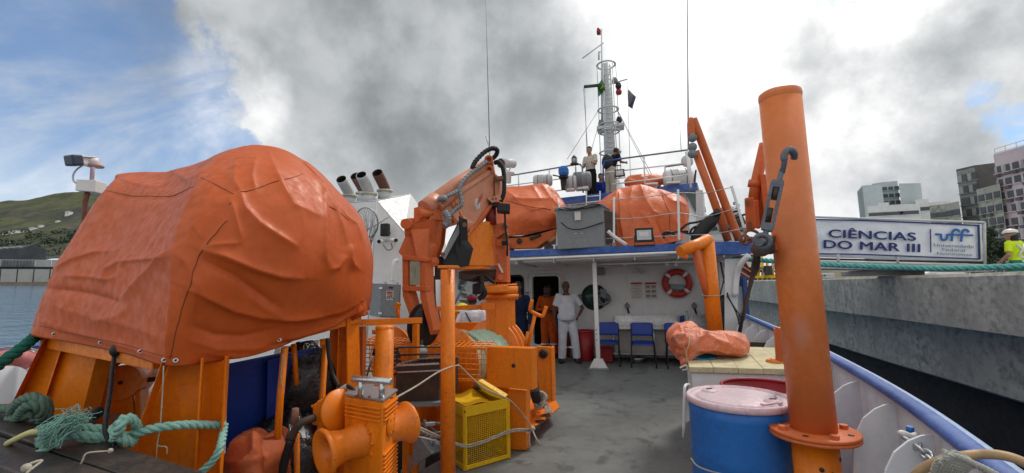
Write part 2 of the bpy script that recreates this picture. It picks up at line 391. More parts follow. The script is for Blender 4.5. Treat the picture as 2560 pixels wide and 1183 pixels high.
# ================================================================== SETTING
def deck_material():
    m = bpy.data.materials.new('grey_deck_paint'); m.use_nodes = True; t = NT(m.node_tree)
    pos = t.n('ShaderNodeNewGeometry').outputs['Position']
    n1 = t.noise(pos, .9, 7, .65, .4); n2 = t.noise(pos, 5, 7, .66); n3 = t.noise(pos, 38, 5, .7); n4 = t.noise(t.scale(pos, (1.6, .55, 1)), 1.6, 6, .6, .8)
    c = t.mix(t.ramp(n1, .3, .7), (.115, .122, .120), (.165, .172, .168))
    c = t.mix(t.ramp(t.math('ADD', t.math('MULTIPLY', n4, .55), t.math('MULTIPLY', n2, .45)), .53, .60, 0, .6), c, (.06, .064, .058))
    c = t.mix(t.ramp(n2, .60, .74, 0, .6), c, (.22, .22, .205))
    c = t.mix(t.ramp(n3, .64, .72, 0, .5), c, (.06, .055, .05))
    c = t.mix(t.ramp(t.noise(pos, 2.3, 8, .75, .5), .66, .70, 0, .55), c, (.13, .09, .06))
    b = t.n('ShaderNodeBsdfPrincipled'); t.put(b.inputs['Base Color'], c)
    t.put(b.inputs['Roughness'], t.ramp(n2, .4, .65, .62, .38)); b.inputs['Specular IOR Level'].default_value = .4
    bp = t.n('ShaderNodeBump'); bp.inputs['Strength'].default_value = .35; bp.inputs['Distance'].default_value = .006
    t.put(bp.inputs['Height'], t.math('ADD', n3, n2)); t.put(b.inputs['Normal'], bp.outputs[0])
    o = t.n('ShaderNodeOutputMaterial'); t.t.links.new(b.outputs[0], o.inputs[0]); return m
M_DECK = deck_material()
STB = [(.05, -1.2), (.62, .1), (1.02, 1.62), (1.26, 2.7), (1.45, 4.04), (1.64, 5.78), (1.88, 8.77), (2.0, 10.4), (2.1, 14.0)]
PRT = [(-4.6, -1.2), (-5.7, .8), (-6.6, 2.4), (-7.0, 4.2), (-7.2, 7.0), (-7.3, 14.0)]
def stbx(y): return float(np.interp(y, [p[1] for p in STB], [p[0] for p in STB]))
mb = MB(); poly = [V(x, y, -.06) for x, y in STB] + [V(x, y, -.06) for x, y in PRT[::-1]]
mb.prism(poly, V(0, 0, .06)); struct(mb.build('deck', M_DECK))

def water_material():
    m = bpy.data.materials.new('sea_water'); m.use_nodes = True; t = NT(m.node_tree)
    pos = t.n('ShaderNodeNewGeometry').outputs['Position']
    b = t.n('ShaderNodeBsdfPrincipled'); b.inputs['Base Color'].default_value = (.07, .15, .23, 1)
    b.inputs['Roughness'].default_value = .12; b.inputs['IOR'].default_value = 1.33
    bp = t.n('ShaderNodeBump'); bp.inputs['Strength'].default_value = .5; bp.inputs['Distance'].default_value = .2
    h = t.math('ADD', t.noise(t.scale(pos, (.5, 1.0, 1)), 1.1, 5, .6, .4), t.math('MULTIPLY', t.noise(pos, .25, 3, .5), 1.6))
    t.put(bp.inputs['Height'], h); t.put(b.inputs['Normal'], bp.outputs[0])
    o = t.n('ShaderNodeOutputMaterial'); t.t.links.new(b.outputs[0], o.inputs[0]); return m
TILT = math.tan(math.radians(2.1))
def wz(x): return -2.0 - (x + 9) * TILT
mb = MB(); mb.add([V(-420, -60, wz(-420)), V(9, -60, wz(9)), V(9, 3000, wz(9)), V(-420, 3000, wz(-420))], [(0, 1, 2, 3)])
struct(mb.build('sea_water', water_material()))

# --- hill with scrub and houses
def hill_material():
    m = bpy.data.materials.new('scrub_hillside'); m.use_nodes = True; t = NT(m.node_tree)
    pos = t.n('ShaderNodeNewGeometry').outputs['Position']
    n1 = t.noise(pos, .018, 7, .62, .3); n2 = t.noise(pos, .11, 6, .65); n3 = t.noise(pos, .05, 5, .6)
    c = t.mix(t.ramp(n1, .36, .62), (.052, .058, .050), (.10, .11, .052))
    c = t.mix(t.ramp(n3, .52, .66, 0, .8), c, (.115, .095, .085))
    c = t.mix(t.ramp(n2, .52, .66, 0, .75), c, (.040, .055, .045))
    c = t.mix(t.ramp(n2, .66, .72, 0, .6), c, (.22, .18, .14))
    b = t.n('ShaderNodeBsdfPrincipled'); t.put(b.inputs['Base Color'], c); b.inputs['Roughness'].default_value = .95; b.inputs['Specular IOR Level'].default_value = .1
    bp = t.n('ShaderNodeBump'); bp.inputs['Strength'].default_value = 1; bp.inputs['Distance'].default_value = 3.; t.put(bp.inputs['Height'], n2); t.put(b.inputs['Normal'], bp.outputs[0])
    o = t.n('ShaderNodeOutputMaterial'); t.t.links.new(b.outputs[0], o.inputs[0]); return m
hx = [-900, -500, -200, 0, 60, 130, 200, 260, 340, 450, 600, 750]; hy = [560, 540, 518, 505, 499, 488, 479, 470, 455, 470, 530, 640]
def hill_top(px): return float(np.interp(px, hx, hy))
def hill_pt(px, k):
    top = hill_top(px); D = 330 + 330 * k; py = 646 + (top - 646) * (k ** .85)
    P = C(px, py, D); nz = mnoise.fractal(Vector((P[0] * .02, P[1] * .02, P[2] * .02)), 1, 2, 5)
    return P + V(0, 0, 7 * nz * min(1, 5 * k) * (1 - .6 * k))
pxs = np.linspace(-900, 760, 150)
P = np.array([[hill_pt(px, k) for px in pxs] for k in np.linspace(0, 1.0, 50)])
back = P[-1] + V(-60, 160, -70)[None]; P = np.concatenate([P, back[None]])
mb = MB(); mb.grid(P); struct(mb.build('hill', hill_material()))
M_HWALL = paint('whitewashed_wall', (.66, .66, .64), .9, .1, .2, bump=0); M_HROOF = paint('weathered_roof', (.20, .15, .13), .9, .3, .2, bump=0); M_HROOF2 = paint('pale_roof', (.45, .45, .44), .9, .2, .2, bump=0)
for px, k, w, h, lab, rf in [(45, .36, 30, 6, 'pale flat house above the shed roofs, leftmost on the hillside', 1), (10, .30, 12, 5, 'small white house at the edge of the photo on the hillside', 0),
        (85, .43, 17, 6, 'wide white house halfway up the hillside', 0), (103, .46, 10, 5, 'white cube house beside the wide white hillside house', 1), (172, .60, 13, 8, 'tall white house beside the tarpaulin edge, highest on the hillside', 0), (145, .52, 8, 4, 'tiny white hut in the dark trees of the hillside', 1),
        (50, .17, 20, 5, 'long white low house just above the dark sheds', 1), (80, .13, 9, 4, 'small cream house just above the dark sheds', 0), (130, .2, 9, 6, 'round topped pale hut among dark trees above the sheds', 1), (30, .24, 14, 5, 'grey roofed house below the pale flat hillside house', 0)]:
    P0 = hill_pt(px, k); sc = proj(P0)[2] / FPX; ww, hh = w * sc, h * sc
    th = thing('hillside_house', lab, 'house', P0, 'houses on the hillside')
    mb = MB(); mb.box(P0 + V(0, 0, hh * .25), (ww, ww * .7, hh * 1.5)); mb.build('wall', M_HWALL, th)
    mb = MB(); zt = P0[2] + hh; a = ww * .54; b_ = ww * .4
    mb.prism([P0 * V(1, 1, 0) + V(-a, -b_, zt), P0 * V(1, 1, 0) + V(-a, b_, zt), P0 * V(1, 1, 0) + V(-a, 0, zt + hh * (.35 if rf == 0 else .12))], V(2 * a, 0, 0)); mb.build('roof', M_HROOF2 if rf else M_HROOF, th)
    for i in range(2):
        mb = MB(); mb.box(P0 + V((i - .5) * ww * .5, -ww * .36, hh * .5), (ww * .14, .2, hh * .4)); mb.build('window', M_GLASS, th)
# tree clumps on the lower slope
def leaf_clump(mb, c, r, n, size):
    for _ in range(n):
        while True:
            q = np.array([rnd.uniform(-1, 1) for _ in range(3)])
            if q @ q < 1: break
        q = q / (np.linalg.norm(q) + 1e-6) * (np.linalg.norm(q) ** .5)
        p = np.asarray(c) + q * r; a = unit([rnd.gauss(0, 1) for _ in range(3)]); b_ = unit(np.cross(a, [rnd.gauss(0, 1) for _ in range(3)])); s_ = size * rnd.uniform(.6, 1.3)
        mb.add([p - a * s_, p - b_ * s_ * .6, p + a * s_, p + b_ * s_ * .6], [(0, 1, 2, 3)])
M_LEAF = paint('dark_foliage', (.035, .055, .032), .8, .4, .3, spec=.2, bump=0)
mb = MB()
for i in range(90):
    px = rnd.uniform(-150, 240); k = rnd.uniform(.03, .32); Pp = hill_pt(px, k); leaf_clump(mb, Pp + V(0, 0, 1.5), V(4, 4, 3) * rnd.uniform(.6, 1.4), 40, 1.0)
o = mb.build('hillside_woodland', M_LEAF, fix=False); tag(o, 'dark trees covering the lower slope of the hillside', 'woodland', kind='stuff')

# --- far basin wall across the water
M_PANEL = paint('pale_concrete', (.40, .39, .36), .9, .16, .4, dirt=(.26, .22, .18), dirt_amt=.5, bump=.3, bump_scale=2, bump_d=.03)
M_STAIN = paint('stained_concrete', (.26, .21, .16), .9, .3, .35, dirt=(.10, .06, .04), dirt_amt=.8, bump=.4, bump_scale=2, bump_d=.05)
M_SHADOW = paint('wall_shadow', (.03, .03, .032), .9, .2, .5)  # near-black colour stands in for shadow between panels and at the waterline
M_RIB = paint('grey_sheet', (.16, .17, .17), .8, .2, .6)
A0, A1 = C(-420, 729, 150), C(560, 721, 185)
e = unit((A1 - A0) * V(1, 1, 0)); nrm = V(-e[1], e[0], 0) * -1
if nrm @ (_O - A0) < 0: nrm = -nrm
L = np.linalg.norm((A1 - A0)[:2]); sc = 150 / FPX
bw = thing('basin_wall', 'long pale concrete basin wall standing in the water below the hill', 'wall', A0)
def wpt(s_, z): return A0 + (A1 - A0) * s_ + V(0, 0, z)
mb = MB(); mb.prism([wpt(0, .3) + nrm * .2, wpt(1, .3) + nrm * .2, wpt(1, 2.9) + nrm * .2, wpt(0, 2.9) + nrm * .2], -nrm * 3); mb.build('stained_base', M_STAIN, bw)
mb = MB(); mb.prism([wpt(0, -3.), wpt(1, -3.), wpt(1, .3), wpt(0, .3)], -nrm * 2.6); mb.build('waterline_shadow', M_SHADOW, bw)
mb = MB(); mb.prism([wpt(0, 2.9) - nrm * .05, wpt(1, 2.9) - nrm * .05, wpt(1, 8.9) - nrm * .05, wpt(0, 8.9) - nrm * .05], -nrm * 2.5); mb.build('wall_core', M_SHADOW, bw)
npan = 24
for i in range(npan):
    a, b_ = (i + .04) / npan, (i + .96) / npan
    mb = MB(); mb.prism([wpt(a, 2.95) + nrm * .1, wpt(b_, 2.95) + nrm * .1, wpt(b_, 7.8) + nrm * .1, wpt(a, 7.8) + nrm * .1], -nrm * .3); mb.build('panel', M_PANEL, bw)
for i in range(npan):
    mb = MB(); a = (i + .03) / npan; b_ = (i + .97) / npan
    mb.prism([wpt(a, 8.7) + nrm * .1, wpt(b_, 8.7) + nrm * .1, wpt(b_, 11.4) + nrm * .1, wpt(a, 11.4) + nrm * .1], -nrm * .4); q = mb.build('parapet_panel', M_PANEL, bw)
    if i % 4 in (1, 2):
        for j in range(5):
            s_ = a + (b_ - a) * (j + .5) / 5; mb = MB(); mb.box(wpt(s_, 10.0) + nrm * .14, (.8, .8, 2.4)); mb.build('rib', M_RIB, q)
M_SHED = paint('dark_shed_roof', (.045, .05, .055), .8, .3, .15)
for px, w, d, lab in [(20, 190, 230, 'long dark roofed shed behind the basin wall, left of the camera pole'), (260, 220, 240, 'long dark roofed shed behind the tarpaulin, beyond the basin wall')]:
    Pc = C(px, 634, d); s2 = d / FPX; th = thing('harbour_shed', lab, 'shed', Pc - V(0, 0, 4), 'dark harbour sheds')
    mb = MB(); mb.prism([Pc + V(-w / 2 * s2, -5, -4), Pc + V(-w / 2 * s2, 5, -4), Pc + V(-w / 2 * s2, 5, 1.5), Pc + V(-w / 2 * s2, 0, 4), Pc + V(-w / 2 * s2, -5, 1.5)], V(w * s2, 0, 0)); mb.build('roof', M_SHED, th)
    for k in range(7):
        mb = MB(); mb.box(Pc + V((k - 3) * w * s2 * .13, -3.2, 2.5), (w * s2 * .05, 2.2, .5)); mb.build('skylight', M_HROOF2, th)

# --- quay
QT = 1.68
mb = MB(); y0, y1 = -14, 120
prof = [(6, .64), (6, QT - .06), (6.06, QT), (7.3, QT), (7.32, QT - .7), (400, QT - .7), (400, -.8), (7.05, -.8), (6.95, -.74), (6.95, .64)]
M_Q = paint('quay_concrete', (.43, .41, .37), .9, .30, .9, spec=.1, dirt=(.13, .13, .12), dirt_amt=.8, streak=.45, streak_s=(2.6, 2.6, .35), chip=(.06, .06, .06), chip_thr=.68, bump=.3, bump_scale=9, bump_d=.010)
nY = 60; ys = np.linspace(y0, y1, nY)
Pq = []
for yy in ys: Pq.append([V(x + (.05 * mnoise.noise(Vector((yy * .9, z * 2, x))) if x < 8 else 0), yy, z + (.018 * mnoise.noise(Vector((yy * 1.3, x, z))) if x < 8 else 0)) for x, z in prof] + [V(prof[0][0], yy, prof[0][1])])
mb.grid(np.array(Pq), smooth=False); struct(mb.build('quay', M_Q, fix=True))
M_VOID = paint('under_quay_shade', (.02, .02, .022), .9, .3, 1)
mb = MB(); mb.box((7.9, 50, -4.4), (.5, 130, 7.15)); struct(mb.build('quay_shade_sheet', M_VOID))  # added near-black sheet, painted as the deep shade under the quay
# --- teal mooring rope over the quay edge
mb = MB(); rope(mb, sm_path([C(1700, 640, 9.5), C(1860, 648, 8.3), C(2040, 660, 7.4), C(2200, 667, 6.9), C(2330, 671, 6.6), C(2460, 669, 6.3), C(2600, 663, 6.0), C(2800, 650, 5.6)], 10), .043, 5.5, 3, 8)
tag(mb.build('teal_mooring_rope', M_TEAL, fix=False), 'thick teal twisted mooring rope stretched along the quay edge', 'rope')

# --- gangway with banner
TL, TR, BR, BL = C(1975, 541, 10.5), C(2461, 556, 10.0), C(2463, 654, 10.0), C(1975, 642, 10.5)
gw = thing('gangway', 'white gangway rail with a printed banner between ship and quay', 'gangway', (BL + BR) / 2)
ex = unit(TR - TL); ey = unit(TL - BL); ez = unit(np.cross(ex, ey)); Hb = np.linalg.norm(TL - BL); Lb = np.linalg.norm(TR - TL)
mb = MB(); mb.tube([TL - ex * .05, TR], .026, 10); mb.build('top_rail', M_LGREY, gw)
mb = MB(); mb.tube([TR, BR - ey * .25], .026, 10); mb.build('end_post', M_LGREY, gw)
nu, nv = 60, 16
Pb = np.zeros((nv, nu, 3))
for i in range(nv):
    for j in range(nu):
        u, v_ = j / (nu - 1), i / (nv - 1)
        base = TL * (1-u) * v_ + TR * u * v_ + BL * (1-u) * (1-v_) + BR * u * (1-v_)
        Pb[i, j] = base + ez * (.012 * math.sin(u * 40 + v_ * 3) * (.3 + abs(v_ - .5)) + .02 * mnoise.noise(Vector((u * 9, v_ * 4, 0)))) - ex * (.06 * u - .02) + ey * (-.05 * (v_ > .5) * (2 * v_ - 1) + .01 * math.sin(u * 28) * v_)
bn = None
mb = MB(); mb.grid(Pb, True, .004); bn = mb.build('banner', M_BANNER, gw)
def bpt(px, py):
    d = ray(px, py); n_ = ez; tt = ((TL + ez * .045 - _O) @ n_) / (d @ n_); return _O + d * tt
def strip(pts, w, name, mat, par):
    mb = MB(); P0 = [bpt(*p) for p in pts]
    for a, b_ in zip(P0[:-1], P0[1:]): mb.bar(a, b_, w, .004, ez)
    return mb.build(name, mat, par)
strip([(1990, 548), (2150, 551), (2300, 557), (2449, 564)], .035, 'border_line', M_NAVYINK, bn)
strip([(1990, 634), (2150, 636), (2300, 642), (2450, 648)], .03, 'border_line', M_NAVYINK, bn)
strip([(2446, 562), (2449, 648)], .05, 'border_line', M_NAVYINK, bn)
strip([(2039, 563), (2039, 617)], .022, 'divider_line', M_NAVYINK, bn)
strip([(2326, 573), (2327, 631)], .026, 'divider_line', M_NAVYINK, bn)
exb = unit(bpt(2290, 600) - bpt(2060, 593))
pxm = np.linalg.norm(bpt(2180, 600) - bpt(2181, 600))
exb = unit(bpt(2290, 603) - bpt(2060, 593.5))
for w_, sz_, m_, px, py, bo, fw in (('CIÊNCIAS', 31, M_NAVYINK, 2179, 597.5, .034, 217), ('DO MAR III', 31, M_NAVYINK, 2178.5, 625, .034, 240), ('Universidade', 11, M_GREYINK, 2384, 618, .012, 95), ('Federal', 10.5, M_GREYINK, 2384, 628.2, .012, 54), ('Fluminense', 10, M_GREYINK, 2386, 638.5, .012, 84)):
    text_mesh('banner_word', w_, sz_ * pxm, m_, bn, bpt(px, py), exb, ey, bo, .003, spacing=1.05, fitw=fw * pxm)
def stroke(pts, w, par=bn):
    mb = MB(); mb.tube([bpt(*p) for p in pts], w * pxm / 2, 8, flat=.12, up=ez); return mb.build('logo_stroke', M_BLUEINK, par)
stroke([(2338, 585.8), (2355, 586.3)], 4.6); stroke([(2366, 586.6), (2433, 588.7)], 4.6)
stroke(sm_path([V(2353, 586), V(2353, 594), V(2356, 599), V(2361, 600), V(2366, 598), V(2368.3, 592), V(2368.5, 586)], 5), 6)
stroke(sm_path([V(2379, 603.5), V(2380, 594), V(2381, 583), V(2384, 576.5), V(2390, 574), V(2396, 576), V(2398, 580)], 5), 6.4)
stroke(sm_path([V(2402.7, 604.4), V(2404, 594), V(2405, 584), V(2408, 577), V(2413, 574.4), V(2419, 576.5), V(2422, 581.5)], 5), 6.4)
mb = MB(); mb.tube([C(1975, 652, 10.5), C(2463, 664, 10)], .03, 10); mb.build('lower_rail', M_LGREY, gw)
for px in (2095, 2243, 2395):
    mb = MB(); mb.tube([C(px, 636, 10.2), C(px + 2, 664, 10.2)], .028, 8); mb.build('stanchion', M_LGREY, gw)
mb = MB(); a, b_ = C(1960, 668, 10.6), C(2480, 676, 10.0); mb.bar(a - ez * .3, b_ - ez * .3, .7, .12); mb.build('walkway', M_LGREY, gw, .01)
mb = MB(); mb.bar(C(1975, 646, 10.55) , C(2463, 657, 10.05), .01, .05); mb.build('kick_strip', M_DARK, gw)

# --- things on the quay behind the rope
simple('beige_barrier', paint('beige_concrete', (.40, .36, .24), .9, .15, 1), lambda m: m.hexa([C(2030, 664, 15), C(2290, 672, 14), C(2290, 740, 14), C(2030, 735, 15)], [C(2030, 664, 15) + V(.5, 1, 0), C(2290, 672, 14) + V(.5, 1, 0), C(2290, 740, 14) + V(.5, 1, 0), C(2030, 735, 15) + V(.5, 1, 0)]), 'low beige barrier on the quay below the banner', 'barrier', bevel=.03)
simple('pale_kerb_block', M_PANEL, lambda m: m.bar(C(2120, 684, 11), C(2290, 682, 11), .5, .12), 'long pale block on the quay edge under the teal rope', 'kerb block', bevel=.02)
th = thing('white_notice_box', 'small white box with dark marks on the quay right beside the post', 'box', C(2055, 697, 12))
mb = MB(); mb.bar(C(2038, 690, 12), C(2077, 690, 12), .3, .14); mb.build('case', M_PLASTICW, th, .01)
for k in range(3):
    mb = MB(); mb.box(C(2046 + k * 8, 689, 11.8), (.04, .02, .03)); mb.build('mark', M_DARK, th)
th = thing('yellow_machine', 'yellow machine part with dark fan on the quay beside the post', 'machine', C(2055, 688, 16))
mb = MB(); mb.bar(C(2030, 681, 16), C(2072, 679, 16), .8, .18); mb.build('body', M_BRIGHTYEL, th, .02)
mb = MB(); mb.bar(C(2062, 666, 16), C(2090, 667, 16), .5, .2); mb.build('grey_unit', M_LGREY, th, .02)
mb = MB(); mb.cyl(C(2086, 668, 15.7), C(2086, 668, 15.6), .09, 16); mb.build('fan', M_DARK, th)
th = thing('white_car', 'white car roof showing behind the teal rope on the quay', 'car', C(2350, 690, 13))
def carshape(m):
    a = C(2290, 692, 13); b_ = C(2420, 690, 12.6); d = (b_ - a); up = V(0, 0, 1); dp = unit(V(-d[1], d[0], 0)) * 1.2
    pr = [(0, 0), (1, 0), (1, .06), (.9, .12), (.72, .15), (.3, .15), (.12, .05), (0, .03)]
    m.prism([a + d * u + up * v_ for u, v_ in pr], dp)
mb = MB(); carshape(mb); mb.build('roof', M_PLASTICW, th, .03)
mb = MB(); a = C(2300, 690, 12.9); b_ = C(2345, 684, 12.85); mb.bar(a, b_, .02, .05); mb.build('windscreen_edge', M_LGREY, th)
# vessel beyond with maroon hull and yellow deck
th = thing('maroon_ship', 'maroon hull of a ship moored beyond the quay corner', 'ship', C(1870, 715, 26))
mb = MB(); mb.prism([C(1820, 640, 26), C(1882, 636, 26), C(1908, 645, 27), C(1895, 708, 27), C(1820, 712, 26)], V(.6, 3, 0)); mb.build('hull', M_MAROON, th)
mb = MB(); mb.prism([C(1862, 634, 25), C(1874, 650, 25), C(1872, 668, 25), C(1864, 655, 25)], V(.2, .4, 0)); mb.build('anchor_flare', M_LGREY, th)
for y_ in (672, 688):
    mb = MB(); mb.tube([C(1850, y_ - 10, 25), C(1878, y_ + 8, 25)], .03, 6); mb.build('mooring_line', M_CORD, th)
th = thing('yellow_workboat', 'bright yellow workboat deck with rails beyond the concrete quay', 'boat', C(1925, 705, 24))
mb = MB(); mb.prism([C(1872, 702, 24), C(1960, 702, 24), C(1960, 686, 24), C(1912, 687, 24), C(1880, 696, 24)], V(.8, 2, 0)); mb.build('hull', M_BRIGHTYEL, th)
mb = MB(); mb.prism([C(1884, 690, 23.8), C(1912, 688, 23.8), C(1908, 702, 23.8), C(1880, 702, 23.8)], V(.2, .6, 0)); mb.build('bow_plate', M_BRIGHTYEL, th)
for px in (1896, 1906, 1918, 1932, 1946):
    mb = MB(); mb.tube([C(px, 650, 24), C(px, 688, 24)], .07, 8); mb.build('stanchion', M_BRIGHTYEL if px != 1906 else M_LGREY, th)
for y_ in (655, 668, 678):
    mb = MB(); mb.tube([C(1894, y_, 24), C(1962, y_ + 1, 24)], .05, 8); mb.build('rail', M_LGREY if y_ == 668 else M_DARK, th)
mb = MB(); mb.bar(C(1893, 652, 24), C(1903, 652, 24), .4, .7); mb.build('yellow_box', M_BRIGHTYEL, th)
mb = MB(); mb.box(C(1920, 676, 23.8), (.35, .3, .5)); mb.build('winch', M_DARK, th, .03)
for k in range(6):
    mb = MB(); mb.box(C(1876 + k * 12, 700, 23.4), (.14, .2, .2)); mb.build('fender', M_DARK, th)

# --- buildings in town
def bmat(n, col, **k): return paint(n, col, .9, .12, .15, spec=.15, bump=0, **k)
M_PINK = bmat('pink_plaster', (.50, .43, .46), dirt=(.33, .27, .30), dirt_amt=.4)
M_BROWN = bmat('dark_brown_plaster', (.115, .105, .105), dirt=(.07, .06, .06), dirt_amt=.6)  # darker than the grey plaster on the same block
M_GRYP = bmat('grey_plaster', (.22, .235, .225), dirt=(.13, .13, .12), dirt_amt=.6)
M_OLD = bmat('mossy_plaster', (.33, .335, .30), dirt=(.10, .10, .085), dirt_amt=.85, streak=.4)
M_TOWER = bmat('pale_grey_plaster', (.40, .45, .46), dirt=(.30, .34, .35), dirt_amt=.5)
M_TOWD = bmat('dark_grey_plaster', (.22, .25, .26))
M_WBLD = bmat('white_plaster', (.56, .58, .57), dirt=(.40, .42, .40), dirt_amt=.4)
M_WIN = bmat('window_glass', (.09, .10, .11)); M_SHUT = bmat('window_shutter', (.30, .30, .29)); M_AC = bmat('air_conditioner_case', (.10, .10, .10))
def roof_line(pts, D0):
    P0 = C(*pts[0], D0); out = [P0]
    for p in pts[1:]:
        q = ray(*p)[2]; out.append(G(*p, P0[2]) if len(p) == 2 else C(*p))
    return out
def building(name, label, tops, zb, depth, mats, wins, group=None):
    """tops: roof corner points left to right; wins per face: (rows, cols, u0, u1, first_z_drop, dz, w, h, ac, shutters)"""
    th = thing(name, label, 'building', V(tops[0][0], tops[0][1], zb), group); dm = (tops[0] + tops[-1]) / 2 * V(1, 1, 0); depth = unit(dm) * np.linalg.norm(depth)
    back = [tops[-1] + depth, tops[0] + depth]; poly = tops + back
    n_ = len(poly)
    lo = [V(p[0], p[1], zb) for p in poly]
    for i in range(n_):
        j = (i + 1) % n_; mb = MB(); a, b_ = poly[i], poly[j]
        mb.add([lo[i], lo[j], V(b_[0], b_[1], b_[2]), V(a[0], a[1], a[2])], [(0, 1, 2, 3)])
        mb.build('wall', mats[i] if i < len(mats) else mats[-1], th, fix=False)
    mb = MB(); mb.prism([p + V(0, 0, .01) for p in poly], V(0, 0, .5)); mb.build('roof', mats[-1], th)
    wm = None; sh = None; acm = None
    for fi, spec in wins:
        rows, cols, u0, u1, z0, dz, w, h, ac, shut = spec
        a, b_ = tops[fi], tops[fi + 1]; d = (b_ - a); e_ = unit(d * V(1, 1, 0)); nn = V(e_[1], -e_[0], 0)
        if nn @ (_O - a) < 0: nn = -nn
        ang = math.atan2(e_[1], e_[0]); first = None; firsts = None; firsta = None
        for r_ in range(rows):
            for c_ in range(cols):
                u = u0 + (u1 - u0) * (c_ / max(1, cols - 1)); p = a + d * u + V(0, 0, -z0 - r_ * dz) + nn * .06
                if first is None:
                    R_ = np.stack([e_, nn, V(0, 0, 1)], 1)
                    mb = MB(); mb.box(p, (w, .12, h), R_); first = mb.build('window', M_WIN, th)
                    f0 = p.copy(); f0l = first.location.copy(); o_ = first
                    mb = MB(); mb.bar(p + V(0, 0, -h / 2 - .12) - e_ * w * .62 + nn * .12, p + V(0, 0, -h / 2 - .12) + e_ * w * .62 + nn * .12, .35, .2); sl = mb.build('sill', mats[min(fi, len(mats) - 1)], first)
                    if shut:
                        mb = MB(); mb.box(p - e_ * w * .28 + nn * .09, (w * .42, .1, h * .96), R_); s1 = mb.build('shutter', M_SHUT, first)
                else:
                    o_ = first.copy(); COL.objects.link(o_); o_.location = f0l + Vector(p - f0)
                    s2 = sl.copy(); COL.objects.link(s2); s2.parent = o_
                    if shut and rnd.random() < .7: s3 = s1.copy(); COL.objects.link(s3); s3.parent = o_
                if ac and rnd.random() < .75:
                    q = p + V(0, 0, -h / 2 - .65) + nn * .3
                    if firsta is None: mb = MB(); mb.box(q, (.9, .7, .6), np.stack([e_, nn, V(0, 0, 1)], 1)); firsta = mb.build('air_conditioner', M_AC, th); fa0 = q.copy(); fal = firsta.location.copy()
                    else: k_ = firsta.copy(); COL.objects.link(k_); k_.location = fal + Vector(q - fa0)
    return th
ZB = QT - .75
# grey tower
D_ = 190
t1 = [C(2143, 484, D_), C(2156, 480, D_ - 8), C(2208, 474, D_ - 8)]
z1 = t1[1][2]
def atD(px, py, D): return C(px, py, D)
def flatten(ts):
    z = max(p[2] for p in ts); return [V(p[0], p[1], z) for p in ts]
dp = V(6, 22, 0)
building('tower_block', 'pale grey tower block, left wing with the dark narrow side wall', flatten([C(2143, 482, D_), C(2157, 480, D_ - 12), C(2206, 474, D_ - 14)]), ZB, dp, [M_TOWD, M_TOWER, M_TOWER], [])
building('tower_block', 'middle stair tower of the pale grey block with small square windows', flatten([C(2180, 463, D_ - 3), C(2206, 462, D_ - 6), C(2244, 459, D_ - 8)]), ZB, dp, [M_TOWER], [(1, (9, 3, .12, .9, 2.4, 3.0, 1.5, 1.5, 0, 0))])
building('tower_block', 'blank right wing of the pale grey tower block', flatten([C(2247, 463, D_ - 14), C(2302, 461, D_ - 14)]), ZB, dp, [M_TOWER], [])
building('low_white_building', 'low white building with wide dark windows in front of the tower block', flatten([C(2168, 520, 150), C(2300, 519, 146)]), ZB, V(4, 12, 0), [M_WBLD], [(0, (1, 3, .2, .78, 2.4, 3, 5.5, 1.2, 0, 0))])
building('low_white_building', 'small white penthouse block above the low white building', flatten([C(2196, 511, 158), C(2222, 511, 157)]), ZB, V(4, 10, 0), [M_WBLD], [(0, (1, 1, .5, .5, 1.4, 3, 1.4, 1, 0, 0))])
building('low_white_building', 'white stepped building right of the tower block', flatten([C(2288, 503, 170), C(2322, 501, 168)]), ZB, V(4, 10, 0), [M_WBLD], [(0, (1, 1, .55, .55, 1.6, 3, 2, 1.2, 0, 0))])
building('low_white_building', 'wide white building with a flat roof left of the old mossy house', flatten([C(2296, 512, 150), C(2376, 509, 146)]), ZB, V(4, 12, 0), [M_WBLD], [(0, (1, 2, .2, .8, 1.6, 3, 3.6, 1.3, 0, 0))])
building('old_town_house', 'low mossy old house with a stepped roof beside the white building', flatten([C(2326, 537, 118), C(2362, 523, 116), C(2398, 508, 112)]), ZB, V(3, 12, 0), [M_OLD, M_OLD], [(1, (3, 2, .25, .75, 2.2, 3.1, 2.0, 1.5, 0, 0)), (0, (2, 2, .3, .75, 2.2, 3.1, 1.8, 1.3, 0, 0))])
building('dark_apartment_block', 'dark grey apartment block with a dark blank side wall', flatten([C(2393, 446, 118), C(2438, 430, 114), C(2489, 412, 112)]), ZB, V(3, 14, 0), [M_GRYP, M_BROWN], [(0, (8, 2, .3, .82, 2.2, 3.1, 2.0, 1.9, 0, 1))])
building('old_apartment_block', 'mossy stained apartment block in front of the dark wall', flatten([C(2442, 484, 104), C(2500, 465, 98)]), ZB, V(3, 8, 0), [M_OLD], [(0, (7, 3, .18, .84, 1.8, 2.9, 1.5, 1.5, 1, 0))])
pk = building('pink_apartment_block', 'tall pink apartment block with shuttered windows and air conditioners', flatten([C(2486, 405, 100), C(2700, 330, 84)]), ZB, V(3, 14, 0), [M_PINK], [(0, (10, 9, .035, .95, 3.2, 3.0, 1.25, 1.5, 1, 1))])
tp = flatten([C(2486, 405, 100), C(2700, 330, 84)])
mb = MB(); e_ = unit(tp[1] - tp[0]); mb.bar(tp[0] - V(0, 0, 4.6) - V(.2, .3, 0), tp[1] - V(0, 0, 4.6) - V(.2, .3, 0), .5, .25); mb.build('cornice', M_BROWN, pk)
for zz_ in (1.0, 2.0):
    mb = MB(); mb.tube([tp[0] + V(1, 1, zz_), tp[1] + V(1, 1, zz_)], .07, 6); mb.build('roof_rail', M_LGREY, pk)
for k in range(8):
    q = tp[0] + (tp[1] - tp[0]) * k / 7 + V(1, 1, 0); mb = MB(); mb.tube([q, q + V(0, 0, 2)], .07, 6); mb.build('rail_post', M_LGREY, pk)
